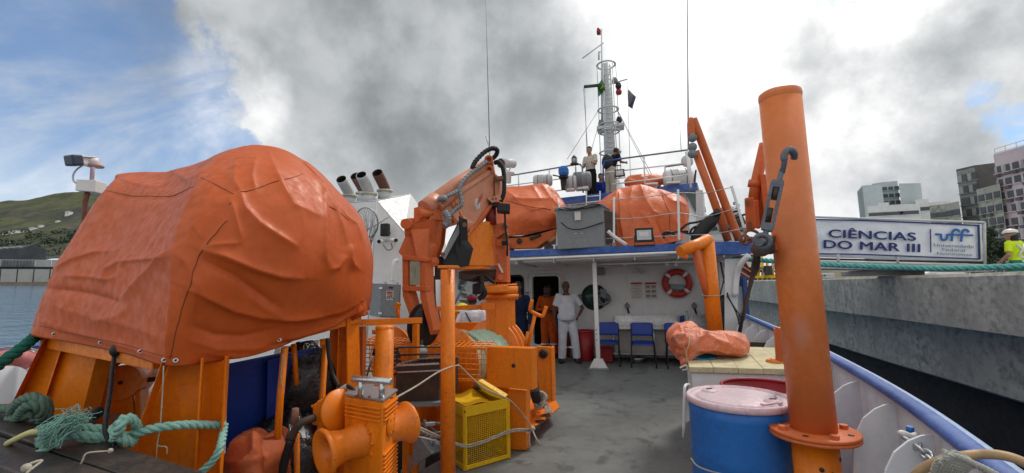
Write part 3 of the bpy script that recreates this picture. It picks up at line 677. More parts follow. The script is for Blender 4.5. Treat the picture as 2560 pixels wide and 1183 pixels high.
# dark tree by the quay
def tree(name, label, base, h, r, mat, n=1500, leaf=.22, group=None):
    th = thing(name, label, 'tree', base, group); base = np.asarray(base, float)
    mb = MB(); mb.tube(sm_path([base, base + V(.1, 0, h * .35), base + V(-.1, .1, h * .75)], 5), np.linspace(.22, .06, 11), 8)
    for k in range(6):
        a = k * 1.05; s_ = base + V(0, 0, h * (.3 + .06 * k)); mb.tube([s_, s_ + V(math.cos(a) * r * .4, math.sin(a) * r * .4, r * .35), s_ + V(math.cos(a) * r * .7, math.sin(a) * r * .7, r * .6)], [.08, .05, .02], 6)
    mb.build('trunk', M_DKBRN, th)
    mb = MB()
    for k in range(26):
        a = rnd.uniform(0, 6.28); q = rnd.uniform(0, 1) ** .5; zz_ = rnd.uniform(.25, 1.0)
        c = base + V(math.cos(a) * r * .75 * q, math.sin(a) * r * .75 * q, h * zz_); leaf_clump(mb, c, V(1, 1, .8) * r * rnd.uniform(.25, .45), n // 26, leaf)
    mb.build('crown', mat, th, fix=False); return th
tb = C(2478, 690, 34); tb[2] = QT - .7
tree('dark_tree', 'dark leafy tree between the banner and the hi-vis person', tb, 4.2, 1.6, M_LEAF, 2600, .13)
# ================================================================== SHIP STRUCTURE
def onplane(A, B):
    A, B = np.asarray(A, float), np.asarray(B, float); n_ = V(-(B - A)[1], (B - A)[0], 0)
    def f(px, py, off=0.):
        d = ray(px, py); return _O + d * (((A - _O[:2].tolist() + [0] if False else V(A[0], A[1], 0) - V(_O[0], _O[1], 0)) @ n_ + off * np.linalg.norm(n_)) / (d @ n_))
    return f
# --- bulwarks
M_CAPTOP = paint('cap_highlight_blue', (.33, .42, .58), .5, .15, 5, dirt=(.05, .14, .40), dirt_amt=.5)
def bulwark(line, inward, name, label, ztop, brk):
    th = thing(name, label, 'bulwark', V(line[2][0], line[2][1], 0))
    Ls = sm_path([V(x, y, 0) for x, y in line], 6)
    out = -inward
    mb = MB(); zs = [ztop, .5, -.06]
    P_ = np.array([[p + V(0, 0, z) for z in (ztop, .75, .5, .25, -.06)] for p in Ls]); mb.grid(P_, True, .012 * inward); mb.build('plating', M_WH2, th, fix=False)
    mb = MB(); P_ = np.array([[p + V(out * .03, 0, ztop), p + V(out * .10, 0, .2), p + V(out * .12, 0, -.8), p + V(out * .1, 0, -3)] for p in Ls]); mb.grid(P_, True); mb.build('hull_side', M_NAVY, th, fix=False)
    mb = MB(); mb.tube([p + V(0, 0, ztop + .012) for p in Ls], .045, 12, flat=.62, up=(0, 0, 1)); mb.build('cap_rail', M_BL, th); mb = MB(); mb.tube([p + V(out * .020, 0, ztop + .028) for p in Ls], .020, 8, flat=.55, up=(0, 0, 1)); mb.build('cap_highlight', M_CAPTOP, th)  # pale strip paints the reflected light along the cap rail top
    for yy in brk:
        x = float(np.interp(yy, [p[1] for p in line], [p[0] for p in line])); pr = [(0, ztop - .03), (.05, ztop - .035), (.10, ztop - .055), (.16, ztop - .10), (.20, ztop - .17), (.225, ztop - .27), (.25, .45), (.29, 0), (0, 0)]
        mb = MB(); mb.prism([V(x + inward * (.012 + u), yy - .22 * u, z) for u, z in pr], V(0, .012, 0)); mb.build('bracket', M_WH2, th, .003)
    return th
bs = bulwark(STB, -1, 'starboard_bulwark', 'white starboard bulwark with rounded brackets and a blue cap rail', 1.0, [1.35, 1.8, 2.25, 2.75, 3.3, 3.9, 4.5, 5.2, 5.9, 6.6, 7.4, 8.2])
bp_ = bulwark(PRT, 1, 'port_bulwark', 'white port bulwark with a dark blue cap rail behind the big tarpaulin', 1.0, [2.0, 2.8, 3.6, 4.4, 5.2, 6.0])
mb = MB(); a, b_ = V(stbx(2.9) - .05, 2.9, .62), V(stbx(2.2) - .05, 2.2, .62)
for z in (.50, .62): mb.tube([V(stbx(y_) - .06, y_, z) for y_ in (2.5, 3.0, 3.5)], .018, 8)
mb.build('pipe_run', M_WH2, bs)

# --- deckhouse (main deck level)
WY = 10.3
dh = thing('deckhouse', 'white deckhouse with an open door under the blue edged upper deck', 'deckhouse', V(0, WY, 0))
def wp(px, py, off=0.): return PY(px, py, WY - off)
xd0, xd1 = wp(1331, 700)[0], wp(1398, 700)[0]; zd0, zd1 = .22, 1.84
xe0, xe1 = wp(1236, 700)[0], wp(1306, 700)[0]
XL, XR = -4.6, 2.02
def wallbox(x0, x1, z0, z1, name='wall', mat=None, y=WY, th_=.1):
    mb = MB(); mb.box(((x0 + x1) / 2, y + th_ / 2, (z0 + z1) / 2), (x1 - x0, th_, z1 - z0)); return mb.build(name, mat or M_WH, dh)
wallbox(XL, xe0, 0, 2.13); wallbox(xe1, xd0, 0, 2.13); wallbox(xd1, XR, 0, 2.13)
for a, b_ in ((xe0, xe1), (xd0, xd1)): wallbox(a, b_, 0, zd0); wallbox(a, b_, zd1, 2.13)
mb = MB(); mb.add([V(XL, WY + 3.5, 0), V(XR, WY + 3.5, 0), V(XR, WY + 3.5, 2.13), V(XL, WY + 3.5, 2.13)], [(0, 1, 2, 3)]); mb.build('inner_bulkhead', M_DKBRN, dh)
mb = MB(); mb.box((XR + .02, WY + 2, 1.06), (.1, 4, 2.13)); mb.build('side_wall', M_WH, dh)
mb = MB(); mb.box((XL - .02, WY + 2, 1.06), (.1, 4, 2.13)); mb.build('side_wall', M_WH, dh)
# vertical weld lines of the plating
for px in (1450, 1555, 1660, 1755):
    q = wp(px, 700); mb = MB(); mb.box((q[0], WY - .003, 1.06), (.008, .006, 2.1)); mb.build('weld_seam', M_WH, dh)
def rrect(x0, x1, z0, z1, r, y, n=5):
    out = []
    for cx, cz, a0 in ((x1 - r, z1 - r, 0), (x0 + r, z1 - r, 90), (x0 + r, z0 + r, 180), (x1 - r, z0 + r, 270)):
        for i in range(n + 1):
            a = math.radians(a0 + 90 * i / n); out.append(V(cx + r * math.cos(a), y, cz + r * math.sin(a)))
    return out
for a, b_, m_ in ((xd0, xd1, M_WH), (xe0, xe1, M_BLACK)):
    mb = MB(); mb.tube(rrect(a - .02, b_ + .02, zd0, zd1 + .02, .10, WY - .02), .032 if m_ is M_WH else .022, 8, closed=True); mb.build('door_coaming', m_, dh)
mb = MB(); mb.tube(rrect(xd0 - .12, xd1 + .12, zd0 - .1, zd1 + .12, .16, WY - .012), .014, 8, closed=True); mb.build('door_trim', M_WH, dh)
# things seen in the dark doorway
mb = MB(); mb.box(((xd0 + xd1) / 2 + .1, WY + .9, .45), (.5, .6, .9)); mb.build('inner_cabinet', M_NAVY, dh, .02)
mb = MB(); mb.tube([V(xd0 + .18, WY + .5, 1.0), V(xd0 + .18, WY + .5, 1.55)], .02, 8); mb.build('inner_pipe', M_STEEL, dh)
for zz_ in (.45, .95, 1.45):
    mb = MB(); mb.box((xd0 - .13, WY - .03, zz_), (.07, .05, .05)); mb.build('hinge', M_GREY, dh, .005)
# upper deck slab, beams, fascia
zs0, zs1 = 2.14, 2.31
mb = MB(); mb.box(((XL + XR + .1) / 2, 11.6, zs0 + .07), (XR - XL + .1, 6.4, .13)); mb.build('upper_deck_slab', M_WH, dh)
for k in range(7):
    y_ = 8.7 + k * .25; mb = MB(); mb.box(((-2.6 + 1.9) / 2, y_, zs0 - .035), (4.4, .012, .07)); mb.build('deck_beam', M_WH, dh)
for k in range(6):
    x_ = -2.2 + k * .75; mb = MB(); mb.box((x_, 9.3, zs0 - .05), (.014, 1.9, .1)); mb.build('deck_girder', M_WH, dh)
mb = MB(); mb.box(((-2.62 + 1.15) / 2, 8.36, 2.245), (3.77, .05, .13)); mb.build('fascia', M_BL, dh, .006)
mb = MB(); mb.prism([V(1.15, 8.33, 2.10), V(1.55, 8.31, 2.08), V(1.95, 8.33, 2.07), V(2.06, 8.45, 2.09), V(2.12, 8.75, 2.1), V(1.6, 9, 2.1), V(1.15, 9, 2.1)], V(0, 0, .225)); mb.build('fascia', M_BL, dh, .008)
mb = MB(); mb.tube([PY(1262, 650, 8.28), PY(1700, 631, 8.28)], .024, 10); mb.build('gutter_pipe', M_WH, dh)
mb = MB(); mb.tube([PY(1310, 655, 8.4), PY(1668, 638, 8.4)], .018, 10); mb.build('gutter_pipe', M_LGREY, dh)
mb = MB(); mb.tube([PY(1490, 661, 8.9), PY(1700, 655, 8.9), PY(1810, 652, 8.9)], .016, 8); mb.build('conduit', M_WH, dh)
# cable tray in the overhead
for k in range(13):
    q = PY(1505 + 15 * k, 662 - .4 * k, 9.5); mb = MB(); mb.bar(q + V(0, -.12, 0), q + V(0, .12, 0), .02, .012); mb.build('tray_rung', M_LGREY, dh)
mb = MB(); mb.tube([PY(1495, 667, 9.4), PY(1690, 660, 9.4)], .012, 6); mb.tube([PY(1495, 660, 9.7), PY(1690, 654, 9.7)], .012, 6); mb.build('tray_rail', M_LGREY, dh)
for px in (1562, 1668, 1690):
    q = PY(px, 655, 9.1); mb = MB(); mb.lathe([(0, 0), (.035, 0), (.045, -.05), (.03, -.08), (0, -.08)], q, n=12); mb.build('ceiling_lamp', M_WH, dh)
q = wp(1496, 678); mb = MB(); mb.box(q + V(.05, -.06, 0), (.18, .1, .2)); mb.build('grey_box', M_GREY, dh, .01)
for px, py in ((1590, 677), (1606, 680)):
    q = wp(px, py); mb = MB(); mb.box(q + V(0, -.05, 0), (.09, .09, .1)); mb.build('bulkhead_fitting', M_LGREY, dh, .015)
# starboard corner column, bracket, pipes
mb = MB(); mb.box((1.66, 9.0, 1.06), (.22, .16, 2.12)); mb.build('corner_column', M_WH, dh, .02)
mb = MB(); mb.tube(sm_path([C(1838, 740, 7.7), C(1842, 690, 7.7), C(1852, 660, 7.6), C(1872, 638, 7.5)], 6), .05, 10); mb.build('corner_bracket', M_WH, dh)
mb = MB(); mb.prism([V(1.74, 9.05, .9), V(1.94, 9.1, .9), V(1.97, 9.1, 1.5), V(1.74, 9.05, 1.62)], V(0, .05, 0)); mb.build('corner_plate', M_WH, dh); mb = MB(); mb.prism([C(1812, 850, 7.75), C(1846, 850, 7.75), C(1844, 700, 7.75), C(1851, 668, 7.72), C(1868, 645, 7.7), C(1812, 648, 7.75)], V(0, .04, 0)); mb.build('corner_plate', M_WH, dh, .004)
mb = MB(); mb.box((1.98, 9.6, 1.2), (.06, 1.3, 1.0)); mb.build('blue_side_plate', M_BL, dh)
mb = MB(); mb.tube(sm_path([C(1797, 662, 8.1), C(1803, 653, 8.1), C(1815, 662, 8.1), C(1818, 700, 8.1), C(1826, 830, 8.1)], 6), .03, 10); mb.build('corner_pipe', M_WH, dh)
# round porthole with open cover
q = wp(1486, 743); pt = thing('porthole', 'open round porthole with dark green glass beside the white pillar', 'porthole', q)
mb = MB(); mb.ring(q + V(0, -.02, 0), .27, .026, (0, 1, 0), 40, 8); mb.build('frame', M_BLACK, pt)
mb = MB(); mb.lathe([(0, 0), (.255, 0), (.255, .02), (0, .02)], q + V(0, -.035, 0), (0, 1, 0), 36); mb.build('glass', M_GGLASS, pt)
mb = MB(); mb.lathe([(0, 0), (.06, 0), (.07, .03), (0, .03)], q + V(-.33, -.04, 0), (0, 1, 0), 12); mb.build('clamp', M_GREY, pt)
# white pillar
q = V(-.72, 8.8, 0); pl = thing('white_pillar', 'slim white pillar with a flared foot holding up the upper deck', 'pillar', q)
mb = MB(); mb.tube([q + V(0, 0, .02), q + V(0, 0, 2.16)], .057, 4, up=(1, 1, 0)); mb.build('shaft', M_WH, pl, .006)
mb = MB(); mb.prism([q + V(-.17, -.05, .025), q + V(.17, -.05, .025), q + V(.08, -.05, .19), q + V(-.08, -.05, .19)], V(0, .1, 0)); mb.build('foot_gusset', M_WH, pl, .004)
mb = MB(); mb.box(q + V(0, 0, .012), (.40, .26, .024)); mb.build('base_plate', M_GREY, pl, .004)
for z in (.55, .66, .74):
    mb = MB(); mb.cyl(q + V(-.01, -.04, z), q + V(-.01, -.047, z), .012, 8); mb.build('bolt_hole', M_DARK, pl)

# --- upper house and bridge deck
BA, BB = V(-1.70, 11.78), V(1.60, 11.14)
brp = onplane(BA, BB)
uh = thing('bridge_house', 'white upper house with a blue deck edge behind the covered boats', 'deckhouse', V(-.1, 11.6, 2.31))
e_ = unit(V(*(BB - BA), 0)); inn = V(-e_[1], e_[0], 0)
A3, B3 = V(BA[0], BA[1], 0) - e_ * 2.6, V(BB[0], BB[1], 0)
mb = MB(); mb.prism([A3 + inn * .35 + V(0, 0, 2.31), B3 - e_ * .3 + inn * .35 + V(0, 0, 2.31), B3 - e_ * .3 + inn * 4 + V(0, 0, 2.31), A3 + inn * 4 + V(0, 0, 2.31)], V(0, 0, 1.55)); mb.build('house_wall', M_WH, uh)
mb = MB(); mb.prism([A3 + V(0, 0, 3.84), B3 + V(0, 0, 3.84), B3 + inn * 4 + V(0, 0, 3.84), A3 + inn * 4 + V(0, 0, 3.84)], V(0, 0, .12)); mb.build('bridge_deck', M_GREY, uh)
mb = MB(); mb.bar(A3 - inn * .02 + V(0, 0, 3.9), B3 - inn * .02 + V(0, 0, 3.9), .04, .17); mb.build('deck_edge', M_BL, uh, .004)
mb = MB(); mb.prism([B3 - e_ * .05 + V(0, 0, 3.80), B3 + e_ * .10 + V(0, 0, 3.80), B3 + e_ * .08 + V(0, 0, 2.31), B3 - e_ * .12 + V(0, 0, 2.31)], inn * .8); mb.build('wing_bulkhead', M_LGREY, uh)
for px, py in ((1425, 505), (1437, 508)):
    mb = MB(); q = brp(px, py, .25); mb.lathe([(0, 0), (.05, 0), (.06, -.08), (.035, -.15), (0, -.16)], q, n=14); mb.build('wall_lamp', M_WH, uh)
# ladder
for px in (1466, 1500):
    mb = MB(); mb.tube([brp(px, 478, -.1), brp(px, 530, -.1)], .018, 8); mb.build('ladder_rail', M_WH, uh)
for py in (492, 506, 520):
    mb = MB(); mb.tube([brp(1466, py, -.1), brp(1500, py - 3, -.1)], .014, 8); mb.build('ladder_rung', M_WH, uh)
# rails
rl = thing('bridge_deck_railing', 'white and dark tube railing round the bridge deck, open beside the mast', 'railing', brp(1500, 480))
M_RAILD = paint('dark_rail_paint', (.13, .16, .19), .5, .15, 5)
def rtube(pts, r, name, mat): 
    mb = MB(); mb.tube([brp(*p) for p in pts], r, 8); return mb.build(name, mat, rl)
rtube(sm_path([V(1258, 442), V(1350, 427), V(1440, 412), V(1452, 414), V(1456, 424), V(1458, 482)], 6), .022, 'top_rail', M_RAILD)
rtube([(1258, 466), (1456, 440)], .018, 'mid_rail', M_WH); rtube([(1385, 478), (1457, 468)], .018, 'low_rail', M_WH)
rtube([(1508, 470), (1508, 412), (1512, 404)], .022, 'end_stanchion', M_BL); rtube([(1510, 404), (1560, 396)], .024, 'top_rail', M_BL)
rtube([(1560, 396), (1719, 375)], .022, 'top_rail', M_RAILD); rtube([(1510, 432), (1724, 407)], .018, 'mid_rail', M_WH); rtube([(1530, 461), (1727, 436)], .018, 'low_rail', M_WH)
for a, b_ in (((1296, 436), (1297, 470)), ((1373, 424), (1374, 478)), ((1440, 418), (1440, 475)), ((1610, 390), (1612, 462)), ((1720, 374), (1724, 462)), ((1662, 418), (1664, 440))): rtube([a, b_], .02, 'stanchion', M_WH)
rtube([(1662, 418), (1710, 411)], .016, 'top_rail', M_RAILD)

# --- funnel casing
fc = thing('funnel_casing', 'white sloping funnel casing left of the crane', 'funnel', C(960, 900, 8))
zt = 3.18
T0, T1, T2 = C(942, 502, 7.8), C(1027, 485, 8.9), C(862, 507, 8.2)
Bm = [G(905, 905, 0.0), ]
def dn(P, z): return V(P[0], P[1], z)
F0 = C(911, 794, 7.5); F0 = dn(F0, 0); 
Mx = C(1010, 580, 7.7); My = C(1075, 700, 7.6)
FR = dn(C(1110, 800, 7.7), 0); Lb = dn(C(860, 800, 8.0), 0)
def face(P_, name='plate', mat=M_WH):
    mb = MB(); mb.add(P_, [tuple(range(len(P_)))]); return mb.build(name, mat, fc, fix=False)
face([T0, F0 + V(.0, 0, 0), FR, My, Mx]); face([T0, Mx, My, FR, FR + V(.3, 2, 0), T1 + V(.35, 1, -1.0), T1]); face([T0, T2, Lb, F0]); face([T0, T1, T1 + V(-.6, .8, 0), T2 + V(-.2, .6, 0), T2])
mb = MB(); mb.tube([T0, F0], .012, 6); mb.build('edge_bead', M_LGREY, fc); mb = MB(); mb.tube([T0, Mx, My], .008, 6); mb.build('edge_bead', M_LGREY, fc); mb = MB(); mb.tube([T2, T0, T1], .01, 6); mb.build('edge_bead', M_LGREY, fc)
mb = MB(); mb.bar(C(868, 512, 7.95), C(872, 560, 7.9), .1, .02); mb.build('cream_patch', paint('cream_paint', (.6, .52, .3), .6), fc)
M_SOOT = paint('sooty_rust', (.16, .07, .045), .7, .3, 9, dirt=(.02, .018, .016), dirt_amt=.8)
for (bx, by, tx, ty, D, m_, lab) in ((873, 505, 853, 448, 8.3, M_LGREY, 'grey exhaust pipe on the funnel casing, nearest the tarpaulin'), (908, 497, 888, 440, 8.9, M_SOOT, 'rusty exhaust pipe half hidden behind the tall grey one'), (921, 500, 903, 437, 8.2, M_LGREY, 'tall grey exhaust pipe with a dark mouth in the middle of the funnel'), (962, 492, 943, 432, 8.4, M_SOOT, 'rusty brown exhaust pipe on the funnel casing, nearest the crane')):
    b0 = C(bx, by + 6, D); e0 = C(bx, by - 22, D); tp_ = C(tx, ty, D - .30); ep = thing('exhaust_pipe', lab, 'exhaust pipe', b0, 'exhaust pipes on the funnel'); r_ = .098
    mb = MB(); mb.lathe([(0, 0), (.125, 0), (.125, .14), (0, .14)], b0, n=24); mb.build('socket', M_LGREY, ep)
    mb = MB(); mb.lathe([(.0, .14), (.155, .14), (.155, .17), (0, .17)], b0, n=24); mb.build('flange', paint('cream_flange', (.5, .48, .38), .6) if 'cream_flange' not in MATS else MATS['cream_flange'], ep)
    mb = MB(); pts = sm_path([b0 + V(0, 0, .1), e0 - V(0, 0, .03), e0 + (tp_ - e0) * .12, tp_], 5); mb.tube(pts, r_, 20, cap=False); o_ = mb.build('bend', m_, ep); so = o_.modifiers.new('wall', 'SOLIDIFY'); so.thickness = .008
    mb = MB(); a_ = unit(tp_ - e0); mb.lathe([(r_ - .012, -.12), (r_ - .012, -.002)], tp_, a_, 20); mb.lathe([(0, -.12), (r_ - .012, -.12)], tp_, a_, 20); mb.build('dark_mouth', M_DARK, ep)  # near-black lining and disc close the pipe mouth
# items on the casing
q = C(963, 575, 7.55); sp = thing('black_loudspeaker', 'small black loudspeaker on the white funnel casing', 'loudspeaker', q - V(0, 0, .12))
mb = MB(); mb.bar(q - V(0, 0, .11), q + V(0, 0, .11), .15, .1, (0, 1, 0)); mb.build('cabinet', M_BLACK, sp, .02)
mb = MB(); mb.bar(q + V(0, .02, -.05), q + V(.02, .12, -.05), .04, .04); mb.build('bracket', M_GREY, sp)
for px, py, dx, lab in ((958, 603, -10, 'white bullet camera under the loudspeaker pointing away from the crane'), (976, 600, 13, 'white bullet camera under the loudspeaker pointing at the crane')):
    q = C(px, py, 7.55); cm = thing('bullet_camera', lab, 'camera', q, 'small bullet cameras on the funnel')
    mb = MB(); mb.tube([q, C(px + dx, py + 1, 7.4)], .035, 12); mb.build('housing', M_PLASTICW, cm)
    mb = MB(); mb.cyl(C(px + dx, py + 1, 7.4), C(px + dx * 1.12, py + 1, 7.38), .03, 12); mb.build('lens', M_BLACK, cm)
    mb = MB(); mb.tube([q, q + V(.02, .1, .02)], .02, 8); mb.build('mount', M_LGREY, cm)
mb = MB(); mb.tube(sm_path([C(958, 612, 7.5), C(968, 625, 7.45), C(980, 622, 7.4), C(978, 608, 7.4)], 6), .007, 6); tag(mb.build('camera_cable', M_BLACK), 'thin black cable looping below the bullet cameras', 'cable')
mb = MB(); mb.tube(sm_path([C(994, 650, 7.5), C(985, 655, 7.45), C(983, 668, 7.42), C(982, 710, 7.4), C(981, 800, 7.4)], 5), .035, 10); mb.ring(C(982, 700, 7.4), .037, .008, (0, 0, 1), 16, 6); tag(mb.build('white_vent_pipe', M_WH), 'white vertical pipe with an elbow on the funnel casing', 'pipe')
# landing net
nc = C(917, 556, 7.25); ln = thing('landing_net', 'hand net with a round hoop hanging in front of the funnel', 'net', C(925, 660, 7.2))
hp = [C(917 + 28 * math.cos(a) + 3 * math.sin(a), 556 + 37 * math.sin(a), 7.25 + .1 * math.sin(a)) for a in np.linspace(0, 2 * math.pi, 40, endpoint=False)]
mb = MB(); mb.tube(hp, .012, 8, closed=True); mb.build('hoop', M_GALV, ln)
mb = MB(); tip = C(916, 655, 7.2)
for k in range(0, 40, 1):
    p = hp[k]; mb.tube(sm_path([p, p * .6 + C(928, 600, 7.25) * .4 + V(.01 * math.sin(k), 0, .01), tip + V(.05 * math.sin(k * 2.4), .03 * math.cos(k * 3.), .16 * abs(math.sin(k * 1.7)))], 5), .0032, 4)
for s_ in (.25, .45, .62, .78):
    mb.tube([p * (1 - s_) + (tip + V(.03 * math.sin(k), 0, .1)) * s_ for k, p in enumerate(hp)], .003, 4, closed=True)
mb.build('mesh_bag', M_GREY, ln, fix=False)
mb = MB(); mb.tube([C(893, 585, 7.25), C(940, 563, 7.15), C(975, 540, 7.2)], .012, 8); mb.build('handle', M_GALV, ln)
# 220 volt cabinet
cb = thing('electrical_cabinet', 'grey electrical cabinet with a 220 volts sign by the funnel', 'cabinet', C(960, 800, 6.9))
fl, fr = C(953, 709, 6.8), C(1003, 712, 6.75); flb, frb = C(950, 794, 6.8), C(1000, 795, 6.75); sl_, slb = C(926, 708, 7.15), C(924, 793, 7.15)
dv = sl_ - fl
mb = MB(); mb.hexa([flb, frb, fr, fl], [flb + dv, frb + dv, fr + dv, fl + dv]); mb.build('case', M_GREY, cb, .008)
mb = MB(); n_ = unit(np.cross(fr - fl, flb - fl)); n_ = n_ if n_ @ (_O - fl) > 0 else -n_
def cpt(u, v_): return fl * (1-u) * (1-v_) + fr * u * (1-v_) + flb * (1-u) * v_ + frb * u * v_
mb.prism([cpt(.05, .04) + n_ * .003, cpt(.95, .04) + n_ * .003, cpt(.95, .96) + n_ * .003, cpt(.05, .96) + n_ * .003], n_ * .012); dr = mb.build('door', M_GREY, cb, .004)
mb = MB(); mb.prism([cpt(.30, .20) + n_ * .017, cpt(.66, .20) + n_ * .017, cpt(.66, .47) + n_ * .017, cpt(.30, .47) + n_ * .017], n_ * .003); sg = mb.build('warning_sign', M_PAPER, dr)
mb = MB(); mb.prism([cpt(.33, .215) + n_ * .021, cpt(.63, .215) + n_ * .021, cpt(.63, .28) + n_ * .021, cpt(.33, .28) + n_ * .021], n_ * .002); mb.build('sign_header', M_PRINTRED, dr)
exs = unit(cpt(1, .4) - cpt(0, .4)); eys = unit(cpt(.5, 0) - cpt(.5, 1))
text_mesh('sign_word', '220', .060, M_DARK, dr, cpt(.48, .375) + n_ * .022, exs, eys, .02, .001)
text_mesh('sign_word', 'VOLTS', .04, M_DARK, dr, cpt(.48, .44) + n_ * .022, exs, eys, .015, .001)
mb = MB(); mb.bar(cpt(.4, .10) + n_ * .017, cpt(.62, .10) + n_ * .017, .03, .004, n_); mb.build('name_plate', M_DARK, dr)
for v_ in (.13, .87):
    mb = MB(); mb.box(cpt(.03, v_) + n_ * .015, (.06, .02, .03)); mb.build('latch', M_STEEL, cb)
for u in (.2, .8):
    mb = MB(); mb.box(cpt(u, -.02), (.03, .03, .04)); mb.build('lifting_lug', M_GALV, cb)
# inclined ladder behind the crane
M_STAIR = paint('blue_grey_stair_paint', (.10, .14, .165), .5, .15, 4, dirt=(.25, .25, .25), dirt_amt=.3)
st = thing('inclined_ladder', 'blue grey inclined ladder behind the crane', 'ladder', C(1130, 850, 9))
la0, la1, lb0, lb1 = C(1085, 850, 8.6), C(1165, 690, 9.6), C(1140, 850, 8.6), C(1205, 690, 9.6)
for a, b_ in ((la0, la1), (lb0, lb1)):
    mb = MB(); mb.bar(a, b_, .04, .14); mb.build('stringer', M_STAIR, st)
for k in range(9):
    s_ = (k + .5) / 9; mb = MB(); mb.bar(la0 + (la1 - la0) * s_, lb0 + (lb1 - lb0) * s_, .16, .03); mb.build('tread', M_LGREY, st)
for dx in (0, 55):
    mb = MB(); mb.tube([C(1060 + dx, 800, 8.6), C(1140 + dx, 650, 9.4)], .02, 8); mb.build('handrail', M_STAIR, st)
# ================================================================== TARPAULINS
def cr_interp(Pm, n, axis):
    """Catmull-Rom resample of a control net along an axis"""
    Pm = np.moveaxis(np.asarray(Pm, float), axis, 0); k = len(Pm)
    E0 = 2 * Pm[:1] - Pm[1:2]; E1 = 2 * Pm[-1:] - Pm[-2:-1]; X = np.concatenate([E0, Pm, E1])
    u = np.linspace(0, k - 1 - 1e-9, n); i = u.astype(int); f = (u - i).reshape(-1, *([1] * (Pm.ndim - 1)))
    p0, p1, p2, p3 = X[i], X[i + 1], X[i + 2], X[i + 3]
    R_ = .5 * (2*p1 + (p2-p0)*f + (2*p0-5*p1+4*p2-p3)*f**2 + (3*p1-p0-3*p2+p3)*f**3)
    return np.moveaxis(R_, 0, axis)
def px_grid(P):
    q = P - _O; D = q @ _F; return np.stack([1280 + FPX * (q @ _R) / D, 591.5 - FPX * (q @ _U) / D], -1)
def poly_dist(S2, line):
    """signed distance (in measured px) to a polyline and the position 0..1 along it"""
    best = np.full(S2.shape[:-1], 1e9); sg = np.zeros_like(best); pos = np.zeros_like(best)
    L_ = np.array(line, float); seg = np.linalg.norm(np.diff(L_, axis=0), axis=1); cum = np.r_[0, np.cumsum(seg)] / seg.sum()
    for i in range(len(L_) - 1):
        a, b_ = L_[i], L_[i + 1]; ab = b_ - a; tt = np.clip(((S2 - a) @ ab) / (ab @ ab), 0, 1); c = a + tt[..., None] * ab; dv = S2 - c; d = np.linalg.norm(dv, axis=-1)
        s_ = np.sign(ab[0] * dv[..., 1] - ab[1] * dv[..., 0]); m_ = d < best
        best = np.where(m_, d, best); sg = np.where(m_, s_, sg); pos = np.where(m_, cum[i] + tt * (cum[i + 1] - cum[i]), pos)
    return best, sg, pos
def tarp(net, nu, nv, creases, noise_amp=.006, noise_sc=4., back=V(-.1, .5, 0), drop=(.1, .5), thick=.004, folds=(), rng=11):
    """net[row][col] = measured (px, py, D) from hem to crest; the cloth is carried on over the crest and round both ends"""
    Nn = np.array([[C(*p) for p in r] for r in net])
    r1 = Nn[-1] + back[None] * .45 + V(0, 0, -drop[0]); r2 = Nn[-1] + back[None] * 1.2 + V(0, 0, -drop[1])
    Nn = np.concatenate([Nn, r1[None], r2[None]])
    l1 = Nn[:, :1] + back * .5; rr = Nn[:, -1:] + back * .6
    Nn = np.concatenate([l1, Nn, rr], 1)
    Pg = cr_interp(cr_interp(Nn, nv, 0), nu, 1)
    S2 = px_grid(Pg)
    du = np.gradient(Pg, axis=0); dv = np.gradient(Pg, axis=1); N_ = np.cross(dv, du); N_ /= np.linalg.norm(N_, axis=2, keepdims=True) + 1e-12
    flip = np.sign(((_O - Pg) * N_).sum(-1)); mid = np.median(flip); N_ = N_ * (1 if mid >= 0 else -1)
    disp = np.zeros(Pg.shape[:2])
    for line, amp, w1, w2 in creases:
        d, sg, pos = poly_dist(S2, line); w = np.where(sg > 0, w1, w2); taper = np.clip(np.minimum(pos * 5, (1 - pos) * 4), 0, 1) ** .7
        disp += amp * np.exp(-(d / w) ** 1.05) * np.where(d > 1e8, 0, .25 + .75 * taper) * (d < 5 * w)
    for i in range(Pg.shape[0]):
        for j in range(0, Pg.shape[1]):
            p = Pg[i, j]; disp[i, j] += noise_amp * (mnoise.fractal(Vector(p * noise_sc), .9, 2.1, 4) + .8 * (abs(mnoise.noise(Vector(p * noise_sc * 1.7 + V(rng, 0, 0)))) - .3))
    Pg = Pg + N_ * disp[..., None]
    return Pg, N_, S2
def surf_at(Pg, px, py, lift=.004, S2=None):
    S2 = px_grid(Pg) if S2 is None else S2; d = np.hypot(S2[..., 0] - px, S2[..., 1] - py); Dp = (Pg - _O) @ _F
    cand = d < max(3.5, d.min() * 1.5); k = np.argmin(np.where(cand, Dp, 1e9)); p = Pg.reshape(-1, 3)[k]
    return p + unit(_O - p) * lift
def seam(Pg, line, r, name, mat, par, n=None):
    S2 = px_grid(Pg); pts = []
    for a, b_ in zip(line[:-1], line[1:]):
        k = max(2, int(math.hypot(b_[0] - a[0], b_[1] - a[1]) / 7))
        for i in range(k): pts.append(surf_at(Pg, a[0] + (b_[0] - a[0]) * i / k, a[1] + (b_[1] - a[1]) * i / k, r * .3, S2))
    P_ = np.array(pts); 
    for _ in range(2): P_[1:-1] = (P_[:-2] + 2 * P_[1:-1] + P_[2:]) / 4
    mb = MB(); mb.tube(P_, r, 6); return mb.build(name, mat, par)
